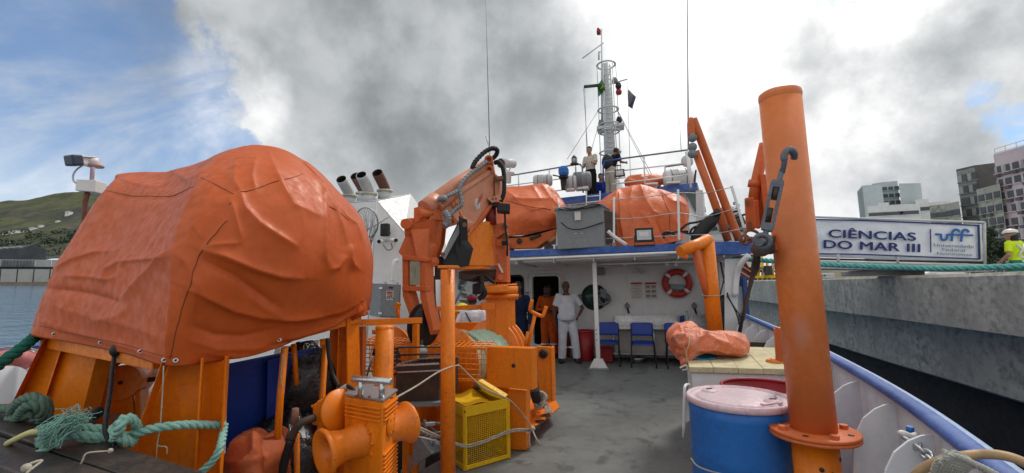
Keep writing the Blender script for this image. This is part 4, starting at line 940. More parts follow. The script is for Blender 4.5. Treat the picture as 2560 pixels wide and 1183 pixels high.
netA = [
 [(75, 836, 2.90), (190, 859, 2.62), (310, 884, 2.36), (415, 915, 2.12), (520, 907, 2.24), (640, 884, 2.45), (740, 850, 2.70), (830, 808, 2.98), (898, 778, 3.30)],
 [(108, 735, 2.90), (215, 752, 2.62), (325, 775, 2.36), (424, 800, 2.12), (520, 800, 2.20), (640, 795, 2.38), (750, 780, 2.60), (850, 755, 2.90), (906, 742, 3.25)],
 [(140, 665, 2.92), (240, 672, 2.66), (342, 682, 2.40), (433, 700, 2.14), (525, 700, 2.16), (640, 695, 2.32), (757, 690, 2.52), (855, 690, 2.85), (908, 690, 3.22)],
 [(172, 612, 2.96), (266, 612, 2.72), (358, 612, 2.46), (438, 622, 2.17), (530, 605, 2.20), (640, 595, 2.32), (757, 600, 2.52), (856, 622, 2.85), (909, 636, 3.22)],
 [(220, 533, 3.02), (305, 540, 2.80), (388, 545, 2.56), (462, 535, 2.26), (545, 510, 2.28), (642, 495, 2.40), (750, 510, 2.58), (842, 545, 2.88), (898, 580, 3.22)],
 [(260, 476, 3.08), (333, 488, 2.88), (420, 487, 2.66), (492, 455, 2.42), (566, 432, 2.46), (644, 418, 2.56), (742, 440, 2.72), (822, 482, 2.96), (880, 528, 3.24)],
 [(284, 452, 3.22), (345, 447, 3.12), (425, 445, 2.95), (512, 418, 2.70), (585, 388, 2.70), (646, 378, 2.80), (728, 396, 2.92), (802, 446, 3.08), (864, 503, 3.27)],
 [(300, 444, 3.38), (352, 433, 3.34), (432, 431, 3.20), (520, 408, 3.02), (592, 378, 2.98), (650, 367, 3.02), (722, 382, 3.10), (794, 432, 3.2), (856, 493, 3.3)]]
creA = [
 ([(437, 620), (402, 650), (352, 700), (306, 748)], .040, 9, 20), ([(437, 620), (470, 660), (490, 715), (480, 790)], .018, 14, 10),
 ([(438, 622), (434, 720), (424, 830), (414, 912)], .022, 13, 13), ([(437, 622), (455, 560), (478, 500), (500, 450)], .020, 12, 20),
 ([(133, 677), (180, 650), (240, 632), (285, 628)], .026, 8, 16), ([(160, 690), (225, 692), (270, 700), (300, 690)], .020, 9, 8), ([(255, 705), (272, 672), (300, 655), (350, 650), (420, 645)], .022, 7, 14),
 ([(268, 700), (262, 680), (276, 660)], .014, 5, 6), ([(298, 690), (300, 668), (315, 655)], .012, 5, 6),
 ([(112, 722), (190, 728), (260, 745), (300, 757)], -.030, 14, 9), ([(120, 760), (220, 790), (330, 815), (415, 850)], .016, 30, 22), ([(330, 760), (300, 790), (230, 805)], .016, 22, 16),
 ([(262, 478), (320, 491), (400, 494), (450, 485), (492, 460)], -.030, 10, 16), ([(300, 447), (345, 462), (390, 468), (420, 455)], .016, 6, 9), ([(318, 456), (330, 476)], .010, 5, 5), ([(432, 432), (470, 452), (500, 442), (540, 410), (590, 380)], .034, 8, 26), ([(395, 470), (440, 462), (480, 440), (530, 402)], -.018, 16, 12), ([(360, 470), (372, 490)], .008, 6, 6),
 ([(502, 626), (560, 645), (630, 672), (700, 692), (758, 698)], .046, 9, 26), ([(505, 648), (590, 690), (650, 735), (700, 772)], -.034, 16, 12), ([(470, 722), (520, 745), (580, 775), (650, 793), (725, 797), (800, 788)], .036, 10, 26),
 ([(478, 815), (540, 838), (610, 842), (690, 822)], -.026, 16, 12), ([(470, 850), (540, 872), (630, 872), (720, 845), (800, 815)], .022, 12, 20), ([(620, 740), (660, 770), (700, 790)], .014, 10, 10),
 ([(600, 478), (612, 522), (650, 560), (700, 592), (743, 617)], .034, 18, 9), ([(576, 502), (588, 550), (604, 606)], .028, 9, 16), ([(604, 606), (560, 612), (515, 618)], .022, 12, 8), ([(569, 549), (512, 615)], .010, 6, 8),
 ([(684, 424), (703, 460), (735, 512), (801, 541)], .026, 18, 9), ([(743, 617), (760, 570), (752, 520)], .012, 12, 18), ([(670, 380), (690, 430), (715, 470)], .014, 10, 12),
 ([(762, 404), (806, 473), (836, 531), (868, 612)], .036, 8, 17), ([(806, 473), (812, 560), (812, 640), (822, 676)], .028, 10, 17), ([(822, 676), (845, 668), (862, 640)], .024, 8, 14), ([(836, 510), (860, 540), (890, 560), (906, 600)], .018, 7, 9), ([(868, 612), (878, 660), (900, 676)], .022, 8, 12), ([(875, 612), (872, 645), (884, 672)], .018, 8, 8),
 ([(700, 800), (790, 792), (850, 778), (897, 758)], .020, 7, 10), ([(720, 845), (800, 822), (860, 796), (900, 776)], .030, 6, 9), ([(660, 862), (760, 850), (840, 815), (900, 785)], -.022, 6, 6), ([(690, 872), (770, 846), (850, 808), (900, 790)], .026, 6, 8), ([(760, 830), (830, 808), (896, 768)], .018, 5, 6), ([(800, 800), (850, 792), (890, 770)], -.016, 5, 5),
 ([(640, 390), (630, 440), (640, 480)], .014, 14, 10), ([(590, 400), (585, 450), (600, 478)], .014, 10, 12), ([(480, 560), (500, 590), (520, 600)], .010, 7, 7), ([(500, 880), (600, 895), (690, 868)], .018, 8, 16), ([(90, 800), (180, 830), (300, 862), (400, 895)], .014, 8, 16)]
TA, _, _ = tarp(netA, 300, 210, [(l_, a_ * .72, w1 * .75, w2 * .95) for l_, a_, w1, w2 in creA], .0018, 3.0, V(-.35, .75, 0), (.12, .9))
tc = thing('winch_tarpaulin', 'big orange tarpaulin draped over a deck winch, largest cover on deck', 'tarpaulin', C(420, 915, 2.4))
mb = MB(); mb.grid(TA, True, .004); o = mb.build('sheet', M_TARP, tc, fix=False)
M_SEAM = paint('dark_stitching', (.16, .04, .015), .9, .1, 9)
for ln_ in ([(262, 474), (330, 489), (430, 490), (488, 462)], [(502, 441), (545, 462), (590, 486)], [(576, 503), (572, 520)], [(569, 549), (540, 582), (512, 615)], [(505, 626), (485, 676), (466, 740), (452, 790), (436, 850), (425, 905)], [(602, 478), (640, 474), (690, 452), (730, 444), (768, 430)], [(824, 515), (850, 528), (880, 556)], [(760, 404), (790, 432), (818, 462)]):
    seam(TA, ln_, .0022, 'seam', M_SEAM, tc)
hem = [(80, 829), (190, 852), (310, 877), (412, 908), (440, 909), (520, 900), (640, 877), (740, 843), (830, 801)]
seam(TA, [(p[0], p[1] - 16) for p in hem[:5]], .0018, 'seam', M_SEAM, tc)
for px, py in ((136, 838), (249, 858), (410, 903), (441, 902), (350, 882), (700, 852)):
    p = surf_at(TA, px, py, .003); n_ = unit(_O - p); mb = MB(); mb.ring(p, .0085, .004, n_, 18, 6); gr = mb.build('eyelet', M_STEEL, tc)
    mb = MB(); mb.lathe([(0, .001), (.006, .001)], p, n_, 14); mb.build('eyelet_hole', M_DARK, gr)
# gathered end of the cover tied at the far corner
gn = [[(868, 800, 3.32), (890, 798, 3.30), (908, 790, 3.34)], [(858, 778, 3.26), (888, 768, 3.20), (910, 765, 3.34)], [(850, 758, 3.19), (882, 742, 3.14), (908, 738, 3.32)], [(872, 735, 3.24), (890, 728, 3.26), (904, 726, 3.34)]]
TG, _, _ = tarp(gn, 60, 50, [([(850, 770), (880, 758), (908, 748)], .03, 5, 7), ([(860, 785), (890, 780), (908, 772)], .03, 4, 6), ([(868, 745), (885, 750), (900, 742)], -.02, 5, 5)], .014, 9, V(-.1, .2, 0), (.05, .2))
mb = MB(); mb.grid(TG, True, .004); mb.build('gathered_corner', M_TARP, tc, fix=False)
# ================================================================== PORT SIDE DECK GEAR
def plate(mb, pts, vec): mb.prism([C(*p) for p in pts], vec); return mb
def hole(par, p, r, n_, mat=None, name='hole'):
    mb = MB(); mb.lathe([(0, .002), (r, .002), (r, -.004), (0, -.004)], p, n_, 18); return mb.build(name, mat or M_DARK, par)
def bolt(par, p, n_, r=.012, h=.012, mat=None):
    mb = MB(); mb.lathe([(0, h), (r, h), (r, 0), (0, 0)], p, n_, 6, smooth=False); return mb.build('bolt', mat or M_OR, par)
FW = V(0, 1, 0)
wf = thing('winch_stand', 'orange steel frame with tapered legs under the big tarpaulin', 'stand', V(-1.7, 1.7, 0))
for pts, vec, nm in (
   ([(420, 905, 2.22), (566, 890, 2.30), (530, 1530, 2.22), (200, 1530, 2.18)], FW * .02, 'leg_web'),
   ([(405, 905, 2.10), (425, 900, 2.20), (205, 1530, 2.20), (178, 1540, 2.08)], V(-.015, .01, 0), 'leg_flange'),
   ([(502, 895, 2.16), (508, 895, 2.26), (470, 1530, 2.24), (462, 1530, 2.12)], V(.012, 0, 0), 'leg_rib'),
   ([(562, 890, 2.24), (570, 890, 2.34), (533, 1530, 2.30), (526, 1530, 2.18)], V(.012, 0, 0), 'leg_flange'),
   ([(125, 840, 2.88), (250, 855, 2.78), (120, 1360, 2.78), (-130, 1360, 2.9)], FW * .02, 'leg_web'),
   ([(112, 842, 2.80), (128, 842, 2.9), (-128, 1360, 2.9), (-146, 1362, 2.78)], V(-.012, .01, 0), 'leg_flange'),
   ([(160, 842, 2.80), (166, 846, 2.88), (0, 1360, 2.88), (-8, 1360, 2.78)], V(.012, 0, 0), 'leg_rib')):
    mb = MB(); plate(mb, pts, vec); mb.build(nm, M_OR, wf, .003)
a = [C(247, 855, 2.78), C(118, 1360, 2.78)]
mb = MB(); mb.prism([a[0], a[0] + V(.01, .09, 0), a[1] + V(.01, .09, 0), a[1]], V(.012, 0, 0)); mb.build('leg_side', M_OR, wf, .002)
mb = MB(); mb.bar(C(125, 852, 2.95), C(410, 904, 2.3), .10, .07); mb.build('cross_beam', M_OR, wf, .004)
mb = MB(); mb.bar(C(415, 912, 2.3), C(890, 790, 3.4), .12, .09); mb.build('side_beam', M_OR, wf, .004)
for pts, vec in (([(826, 800, 3.3), (867, 790, 3.34), (868, 1230, 3.34), (800, 1230, 3.3)], FW * .02), ([(864, 790, 3.24), (894, 785, 3.4), (905, 1230, 3.4), (868, 1230, 3.24)], V(.012, 0, 0)), ([(845, 800, 3.22), (849, 800, 3.3), (838, 1230, 3.3), (832, 1230, 3.2)], V(.01, 0, 0))):
    mb = MB(); plate(mb, pts, vec); mb.build('leg_web', M_OR, wf, .003)
mb = MB(); plate(mb, [(300, 560, 3.3), (700, 480, 3.4), (860, 700, 3.6), (880, 800, 3.7), (180, 840, 3.2)], FW * .05); mb.build('inner_cheek', M_OR, wf)
ax0, ax1 = C(330, 660, 3.0), C(700, 600, 3.1)
mb = MB(); mb.cyl(ax0, ax1, .22, 24); mb.build('drum', M_OR, wf)
mb = MB(); mb.tube([C(712, 870, 2.62), C(700, 1000, 2.6), C(684, 1260, 2.58)], .020, 4, up=(1, 1, 0)); mb.build('thin_leg', M_OR, wf)
mb = MB(); mb.tube([C(734, 860, 3.0), C(741, 962, 3.0)], .018, 4, up=(1, 1, 0)); mb.build('thin_leg', M_OR, wf)
mb = MB(); mb.tube([C(814, 855, 3.0), C(800, 1080, 2.95), C(796, 1330, 2.95)], .020, 4, up=(1, 1, 0)); mb.build('thin_leg', M_OR, wf)
mb = MB(); mb.tube([C(742, 1085, 2.6), C(744, 1400, 2.6)], .016, 4, up=(1, 1, 0)); mb.build('thin_leg', M_OR, wf)
mb = MB(); mb.cyl(C(800, 859, 2.98), C(822, 855, 3.0), .028, 14); mb.build('pivot_boss', M_OR, wf)
mb = MB(); mb.tube(sm_path([C(819, 846, 2.96), C(822, 890, 2.95), C(832, 935, 2.95), C(847, 968, 2.9)], 6), .013, 8); mb.build('hydraulic_hose', M_BLACK, wf)
# fairlead block
fb = thing('fairlead_block', 'orange fairlead block with a round cheek seen between the frame legs', 'fairlead', C(300, 1100, 3.1))
a, b_ = C(301, 957, 3.06), C(340, 948, 3.32); n_ = unit(a - b_)
mb = MB(); mb.cyl(a, b_, .118, 32); mb.build('cheek_drum', M_OR, fb, .006)
mb = MB(); c2 = C(320, 938, 3.34); mb.lathe([(.10, 0), (.145, 0), (.145, .16), (.135, .16), (.135, .02), (.10, .02)], c2, n_, 32); mb.build('rear_shroud', M_OR2, fb)
mb = MB(); plate(mb, [(277, 930, 3.08), (330, 985, 3.08), (345, 1180, 3.1), (225, 1180, 3.05), (236, 1000, 3.05)], -n_ * .04); mb.build('side_bracket', M_OR, fb, .004)
mb = MB(); plate(mb, [(336, 985, 3.1), (350, 975, 3.1), (352, 1180, 3.1), (338, 1180, 3.1)], -n_ * .18); mb.build('side_bracket', M_OR, fb, .004)
hole(fb, a + n_ * .001, .014, n_)
mb = MB(); mb.cyl(C(352, 942, 3.3), C(420, 934, 3.5), .055, 18); mb.build('white_roller', M_WH2, fb)
mb = MB(); mb.cyl(C(356, 952, 3.2), C(425, 942, 3.35), .018, 10); mb.build('roller_pin', M_DARK, fb)
mb = MB(); plate(mb, [(262, 1030, 3.0), (295, 1034, 3.0), (293, 1058, 3.0), (261, 1054, 3.0)], -n_ * .006); mb.build('name_plate', M_GALV, fb)
# blue tank, black bags, louvre panel
th = thing('blue_tank', 'dark blue plastic tank behind the tarpaulin frame leg', 'tank', G(620, 1240, .0))
q = [C(562, 905, 2.75), C(690, 880, 3.0), C(684, 1300, 3.0), C(552, 1300, 2.75)]
mb = MB(); mb.prism(q, V(.15, .45, 0)); mb.build('body', M_NAVY, th, .03)
mb = MB(); mb.prism([C(668, 900, 2.9), C(700, 892, 3.0), C(692, 1300, 3.0), C(660, 1300, 2.9)], V(.05, .3, 0)); mb.build('rounded_corner', M_NAVY, th, .03)
def lump(c, r, seed, amp=.25, n=28, sc=2.2):
    mb = MB(); mb.sphere(c, 1.0, n); v = np.array(mb.v); d = v - c
    out = []
    for p in d:
        k = 1 + amp * mnoise.fractal(Vector(p * sc + V(seed, 0, 0)), .8, 2.1, 4) + amp * .5 * (abs(mnoise.noise(Vector(p * sc * 2 + V(0, seed, 0)))) - .3); out.append(c + p * k * np.asarray(r))
    mb.v = [tuple(p) for p in out]; return mb
th = thing('black_bag', 'shiny black plastic bag beside the blue tank', 'bag', G(755, 1160, 0))
mb = lump(C(758, 965, 3.25), V(.22, .25, .30), 3); mb.build('bag_body', M_BAG, th, fix=False)
simple('black_sack', M_BAG, lambda m: m.__dict__.update(lump(C(700, 1150, 2.95), V(.26, .25, .30), 8).__dict__), 'crumpled black sack lying below the shiny bag', 'bag')
lv = thing('louvre_panel', 'pale louvred vent panel glimpsed under the tarpaulin hem', 'vent', C(750, 900, 4.3))
mb = MB(); plate(mb, [(690, 858, 4.4), (790, 850, 4.4), (780, 903, 4.4), (680, 905, 4.4)], FW * .05); mb.build('frame', M_LGREY, lv, .004)
for k in range(6):
    mb = MB(); mb.bar(C(702, 864 + k * 6.5, 4.34), C(776, 857 + k * 6.5, 4.34), .04, .012, (0, -.6, .8)); mb.build('slat', M_WH, lv)
mb = MB(); mb.tube([C(785, 880, 4.2), C(830, 876, 4.2)], .025, 8); mb.build('arm', M_STEEL, lv)
simple('steel_plate', M_GALV, lambda m: plate(m, [(690, 1040, 3.0), (752, 1030, 3.1), (765, 1095, 2.9), (690, 1100, 2.8)], V(0, .02, -.02)), 'bent galvanised plate lying behind the thin orange leg', 'plate')
TO, _, _ = tarp([[(540, 1330, 2.5), (600, 1330, 2.3), (650, 1330, 2.3), (690, 1330, 2.5)], [(545, 1220, 2.5), (600, 1220, 2.3), (650, 1220, 2.3), (688, 1215, 2.45)], [(560, 1165, 2.5), (598, 1150, 2.36), (640, 1140, 2.36), (684, 1150, 2.45)], [(585, 1125, 2.5), (603, 1095, 2.44), (635, 1088, 2.44), (664, 1105, 2.5)], [(600, 1095, 2.6), (612, 1080, 2.56), (635, 1078, 2.56), (655, 1092, 2.6)]], 70, 70,
    [([(605, 1090), (590, 1130), (560, 1180)], .05, 5, 12), ([(630, 1085), (632, 1130), (600, 1183)], .05, 5, 12), ([(655, 1100), (665, 1150), (680, 1200)], -.02, 8, 8), ([(570, 1150), (620, 1160), (670, 1140)], .02, 6, 9)], .006, 5, V(-.05, .25, 0), (.05, .4))
mb = MB(); mb.grid(TO, True, .004); tag(mb.build('orange_canvas_heap', paint('dark_orange_canvas', (.36, .075, .02), .7, .2, 6, bump=.3, bump_scale=50), fix=False), 'heap of dark orange canvas on deck below the blue tank', 'canvas')

# --- dark stern beams
for a, b_, lab in (((-160, 1005, 2.75), (470, 1222, 1.62), 'dark steel beam across the stern under the green knots'), ((-160, 1080, 2.3), (330, 1262, 1.45), 'dark steel beam lowest in the photo beside the pale cord')):
    a, b_ = C(*a), C(*b_); th = thing('stern_beam', lab, 'beam', (a + b_) / 2 - V(0, 0, .1), 'dark stern beams')
    mb = MB(); mb.bar(a, b_, .15, .05); mb.build('top_plate', M_DARK, th, .006)
    mb = MB(); mb.bar(a - V(0, 0, .16), b_ - V(0, 0, .16), .10, .27); mb.build('web', M_DKBRN, th, .004)
    for s_ in (.06, .94):
        p = a + (b_ - a) * s_; mb = MB(); mb.box(V(p[0], p[1], (p[2] - .25) / 2), (.1, .1, p[2] - .25)); mb.build('support_post', M_DARK, th)
# port lifebuoy
lc = C(12, 962, 3.9); lbn = unit(_O - lc + V(.8, 0, 0)); th = thing('faded_lifebuoy', 'faded pink lifebuoy hanging inside the port bulwark', 'lifebuoy', lc - V(0, 0, .3))
mb = MB(); mb.ring(lc, .235, .075, lbn, 40, 14); mb.build('ring', paint('faded_lifebuoy_red', (.50, .13, .13), .6, .2, 6, dirt=(.56, .36, .36), dirt_amt=.6), th)
for k in range(4):
    mb = MB(); mb.ring(lc, .235, .078, lbn, 6, 14, a0=k * 1.571 + .4, a1=k * 1.571 + .75); mb.build('band', M_PLASTICW, th)
mb = MB(); mb.ring(lc + lbn * .03, .325, .008, lbn, 40, 6); mb.build('grab_line', M_CORD, th)

# --- ropes on the port side
def rope_thing(name, label, mat, paths, r, **kw):
    th = thing(name, label, 'rope', paths[0][0])
    for p in paths: mb = MB(); rope(mb, p, r, **kw); mb.build('strand_run', mat, th, fix=False)
    return th
rope_thing('dark_green_hawser', 'dark green hawser running from the tarpaulin corner out of the photo', M_DGREEN, [sm_path([C(95, 835, 2.95), C(70, 858, 2.8), C(30, 888, 2.7), C(-60, 950, 2.5)], 8)], .034, strands=3, pitch=5)
K = lambda pts, D, dz=0: sm_path([C(x, y, D + d) for x, y, d in pts], 7)
rope_thing('muddy_green_knot', 'muddy green rope knot on the stern beam, left of the pale frayed one', M_MGREEN, [K([(-60, 1020, .1), (0, 1022, .05), (40, 1018, 0), (60, 1000, -.04), (85, 993, -.06), (112, 1003, -.05), (120, 1030, 0), (100, 1048, .04)], 2.35), K([(28, 1030, 0), (48, 1005, -.08), (80, 992, -.1), (105, 1010, -.1), (118, 1040, -.06), (130, 1052, 0), (240, 1050, .1)], 2.35), K([(45, 1045, -.05), (62, 1020, -.12), (88, 1012, -.13), (104, 1035, -.1), (98, 1058, -.04)], 2.35), K([(20, 1050, 0), (60, 1040, -.06), (85, 1030, -.1), (90, 1056, -.05)], 2.35)], .024, pitch=5)
rope_thing('pale_green_knotted_rope', 'pale green rope with a big knot leading across the orange frame leg', M_GREEN, [K([(562, 1064, .22), (500, 1062, .1), (440, 1064, 0), (380, 1072, -.04), (330, 1088, -.05), (305, 1090, -.02), (285, 1080, .02)], 2.06),
   K([(345, 1075, 0), (335, 1052, -.04), (315, 1044, -.06), (298, 1058, -.06), (290, 1085, -.05), (280, 1105, 0)], 2.03), K([(280, 1072, -.04), (300, 1090, -.09), (325, 1108, -.06), (335, 1100, 0)], 2.03), K([(310, 1050, -.1), (298, 1075, -.12), (285, 1100, -.06), (300, 1112, 0)], 2.03),
   K([(290, 1080, .02), (240, 1072, 0), (190, 1070, -.02), (150, 1080, -.04)], 2.03), K([(290, 1098, .02), (240, 1092, -.02), (180, 1088, -.06), (130, 1110, -.1), (80, 1150, -.12), (30, 1195, -.14), (10, 1240, -.12)], 2.03), K([(210, 1062, .03), (200, 1050, 0), (180, 1052, -.04), (160, 1072, -.06), (185, 1090, -.05), (260, 1100, 0)], 2.03)], .020, pitch=5.4)
rope_thing('slack_green_rope', 'slack pale green rope hanging beside the orange frame leg bottom', M_GREEN, [K([(475, 1200, 0), (505, 1178, 0), (535, 1148, .02), (552, 1112, .05), (562, 1060, .2)], 2.1)], .018, pitch=5.4)
mb = MB()
for k in range(300):                                        # frayed fibres of the knot
    a = C(rnd.uniform(150, 212), rnd.uniform(1035, 1075), 1.93 + rnd.uniform(-.03, .03)); b_ = C(rnd.uniform(85, 150), rnd.uniform(1070, 1125), 1.88 + rnd.uniform(-.04, .04))
    if rnd.random() < .35: b_ = a + V(rnd.gauss(0, .035), rnd.gauss(0, .03), rnd.uniform(-.02, .045))
    m_ = (a + b_) / 2 + V(rnd.gauss(0, .012), rnd.gauss(0, .012), rnd.gauss(.012, .01)); mb.tube(sm_path([a, m_, b_], 4), .0016, 3)
o = mb.build('frayed_rope_end', M_GREEN, fix=False); tag(o, 'frayed pale green rope end spread over the dark beam', 'rope', kind='stuff')
mb = MB(); mb.tube(sm_path([C(14, 1112, 2.0), C(40, 1098, 1.96), C(75, 1082, 1.94), C(100, 1080, 1.95)], 5), [.004] + [.013] * 14 + [.010], 10); tag(mb.build('cream_rope_end', paint('cream_tape', (.52, .50, .22), .7)), 'cream taped rope tail beside the frayed green end', 'rope')
mb = MB(); rope(mb, sm_path([C(288, 870, 2.45), C(285, 900, 2.4), C(280, 940, 2.3), C(276, 980, 2.2), C(268, 1030, 2.1), C(264, 1070, 2.0), C(272, 1100, 1.95), C(290, 1120, 1.95), C(300, 1145, 1.95)], 8), .011, pitch=6); mb.sphere(C(290, 876, 2.42), V(.03, .03, .035), 12); tag(mb.build('black_rope', M_BLACK, fix=False), 'black rope hanging from the tarpaulin hem down to the knot', 'rope')
mb = MB(); mb.tube(sm_path([C(409, 915, 2.08), C(407, 970, 2.06), C(402, 1050, 2.04), C(398, 1085, 2.03), C(393, 1110, 2.03), C(400, 1116, 2.03), C(416, 1118, 2.03), C(417, 1136, 2.03)], 6), .0028, 6); mb.tube(sm_path([C(398, 1085, 2.03), C(392, 1120, 2.02), C(391, 1152, 2.02)], 5), .002, 6); tag(mb.build('tie_cord', M_CORD), 'thin cord dangling from a tarpaulin eyelet over the orange leg', 'cord')
mb = MB(); mb.tube(sm_path([C(195, 1172, 1.75), C(205, 1155, 1.75), C(215, 1135, 1.76), C(240, 1130, 1.78), C(270, 1128, 1.8), C(282, 1124, 1.8)], 6), .0035, 6); mb.sphere(C(276, 1127, 1.79), .010, 8); tag(mb.build('lashing_cord', M_CORD), 'pale lashing cord curled on the upper dark beam', 'cord')
mb = MB(); mb.tube(sm_path([C(60, 1176, 1.6), C(75, 1160, 1.6), C(105, 1152, 1.62), C(70, 1180, 1.58), C(55, 1200, 1.56)], 6), .0045, 6); mb.sphere(C(66, 1170, 1.59), .016, 8); tag(mb.build('knotted_cord', M_CORD), 'pale knotted cord on the lowest dark beam', 'cord')
mb = MB(); mb.tube(sm_path([C(708, 885, 2.58), C(702, 940, 2.58), C(706, 968, 2.58)], 5), .003, 6); tag(mb.build('hanging_cord', M_CORD), 'short pale cord hanging on the thin orange leg', 'cord')
mb = MB(); mb.tube(sm_path([C(205, 1052, 2.2), C(230, 1040, 2.3), C(248, 1030, 2.35)], 5), [.02] * 6 + [.03] * 5, 10); tag(mb.build('black_rope_stub', M_BLACK), 'black tarred rope stub behind the pale green knot', 'rope')

# --- cctv pole at the port side
cc_ = thing('camera_pole', 'white security camera on a rusty pole beside the big tarpaulin', 'security camera', C(205, 800, 3.9))
mb = MB(); mb.tube([C(196, 860, 3.9), C(213, 505, 3.9), C(219, 478, 3.9)], .021, 10); mb.build('pole', M_RUSTY, cc_)
mb = MB(); mb.tube([C(229, 455, 3.9), C(232, 418, 3.9)], .016, 10); mb.build('upper_pole', paint('pink_primer', (.45, .30, .36), .6), cc_)
q0 = [C(190, 448, 3.85), C(239, 450, 3.85), C(236, 480, 3.85), C(187, 476, 3.85)]
mb = MB(); mb.prism(q0, V(-.05, .12, 0)); mb.build('junction_box', M_PLASTICW, cc_, .006)
mb = MB(); a, b_ = C(176, 401, 3.8), C(222, 404, 3.95); mb.bar(a, b_, .10, .085); h_ = mb.build('camera_housing', M_PLASTICW, cc_, .018)
mb = MB(); mb.bar(C(170, 401, 3.76), C(199, 402, 3.84), .112, .092); mb.build('lens_shade', paint('blue_black_plastic', (.03, .045, .08), .3), cc_, .012)
mb = MB(); mb.bar(C(178, 391, 3.8), C(228, 394, 3.96), .12, .012); mb.build('sun_shield', M_PLASTICW, cc_, .004)
mb = MB(); mb.sphere(C(230, 404, 3.95), V(.055, .05, .045), 14); mb.tube([C(222, 402, 3.95), C(247, 408, 3.98)], .042, 12); mb.build('swivel', M_PLASTICW, cc_)
mb = MB(); mb.lathe([(0, 0), (.06, 0), (.065, .015), (.03, .03), (0, .03)], C(238, 418, 3.96), n=16); mb.build('bracket', paint('pink_bracket', (.55, .36, .36), .6), cc_)
mb = MB(); mb.tube(sm_path([C(208, 413, 3.86), C(192, 424, 3.85), C(183, 438, 3.85), C(184, 452, 3.85), C(190, 458, 3.85)], 6), .007, 8); mb.build('cable', M_LGREY, cc_)

# --- capstan windlass
wl = thing('capstan_winch', 'orange warping winch with two bell drums and a steel bollard on top', 'winch', V(*C(920, 1180, 2.5)[:2], 0))
LB, RB = C(804, 1134, 2.32), C(1023, 1054, 2.72); ax = unit(RB - LB)
bell = [(0, .11), (.046, .11), (.05, .035), (.082, .016), (.108, .002), (.118, 0), (.123, .006), (.124, .016), (.116, .03), (.094, .062), (.083, .11), (.082, .15), (.090, .19), (.102, .215), (.102, .24), (0, .24)]
M_DRUMW = paint('worn_orange_paint', (.74, .18, .006), .42, .18, 6, dirt=(.34, .13, .03), dirt_amt=.6, chip=(.12, .06, .03), chip_thr=.62)
mb = MB(); mb.lathe(bell, LB, ax, 40); mb.build('warping_drum', M_DRUMW, wl)
mb = MB(); mb.lathe(bell, RB, -ax, 40); mb.build('warping_drum', M_DRUMW, wl)
mb = MB(); mb.lathe([(.0, .232), (.128, .232), (.132, .25), (.128, .268), (0, .268)], LB, ax, 36); mb.build('drum_collar', M_OR, wl)
e1_ = unit(np.cross(ax, _Z)); e2_ = np.cross(e1_, ax)
for k in range(12):
    a = k * math.pi / 6; bolt(wl, LB + ax * .238 + (math.cos(a) * e1_ + math.sin(a) * e2_) * .117 - ax * .008, -ax, .011, .012)
# gearbox body
gE = C(957, 1006, 2.40); gL = C(862, 993, 2.56); gR = C(992, 992, 2.64); up = V(0, 0, 1)
gL[2] = gE[2]; gR[2] = gE[2]; gB = gL + gR - gE
mb = MB(); mb.prism([gE, gR, gB, gL], V(0, 0, -.62)); mb.build('gearbox', M_OR, wl, .012)
mb = MB(); mb.prism([p * V(1, 1, 0) + V(0, 0, .02) + unit((p - (gE + gB) / 2) * V(1, 1, 0)) * .10 for p in (gE, gR, gB, gL)], V(0, 0, .10)); mb.build('foot', M_OR, wl, .008)
mb = MB(); mb.prism([p * V(1, 1, 0) + V(0, 0, .11) + unit((p - (gE + gB) / 2) * V(1, 1, 0)) * .02 for p in (gE, gR, gB, gL)], V(0, 0, .30)); mb.build('pedestal', M_OR, wl, .008)
for (p, q) in ((gL, gE), (gE, gR)):
    d = unit(q - p); n_ = V(d[1], -d[0], 0); n_ = n_ if n_ @ (_O - p) > 0 else -n_
    for k in range(4):
        z = -.035 - k * .022; mb = MB(); mb.bar(p + d * .015 + V(0, 0, z) + n_ * .006, q - d * .015 + V(0, 0, z) + n_ * .006, .016, .010); mb.build('cooling_fin', M_OR, wl, .003)
    if q is gR:
        for k in range(9):
            z = -.28 - k * .022; mb = MB(); mb.bar(p + d * .01 + V(0, 0, z) + n_ * .006, q - d * .01 + V(0, 0, z) + n_ * .006, .016, .010); mb.build('cooling_fin', M_OR, wl, .003)
        c = p + d * .5 * np.linalg.norm(q - p) + V(0, 0, -.155) + n_ * .001; mb = MB(); mb.lathe([(0, .014), (.055, .014), (.06, .008), (.06, 0), (0, 0)], c, n_, 28); mb.build('side_cover', M_OR, wl)
        for k in range(4): a = k * 1.571 + .7; bolt(wl, c + (d * math.cos(a) + up * math.sin(a)) * .046 + n_ * .012, n_, .008, .007)
# top plate and bollard
mb = MB(); ctr = (gE + gB) / 2; mb.prism([ctr + (p - ctr) * 1.04 + V(0, 0, .003) for p in (gE, gR, gB, gL)], V(0, 0, .012)); mb.build('top_plate', M_GALV, wl, .002)
b0, b1 = C(881, 947, 2.50), C(979, 955, 2.44)
mb = MB(); mb.cyl(b0, b1, .0195, 20); mb.build('bollard_bar', M_STEEL, wl, .004)
for s_ in (.22, .76):
    p = b0 + (b1 - b0) * s_; mb = MB(); mb.cyl(V(p[0], p[1], gE[2] + .014), p, .0165, 18); mb.build('bollard_post', M_STEEL, wl)
for s_ in (.02, .35, .9): bolt(wl, V(*(b0 + (b1 - b0) * s_ + V(.03, -.01, 0))[:2], gE[2] + .015), up, .010, .010, M_RUSTY)
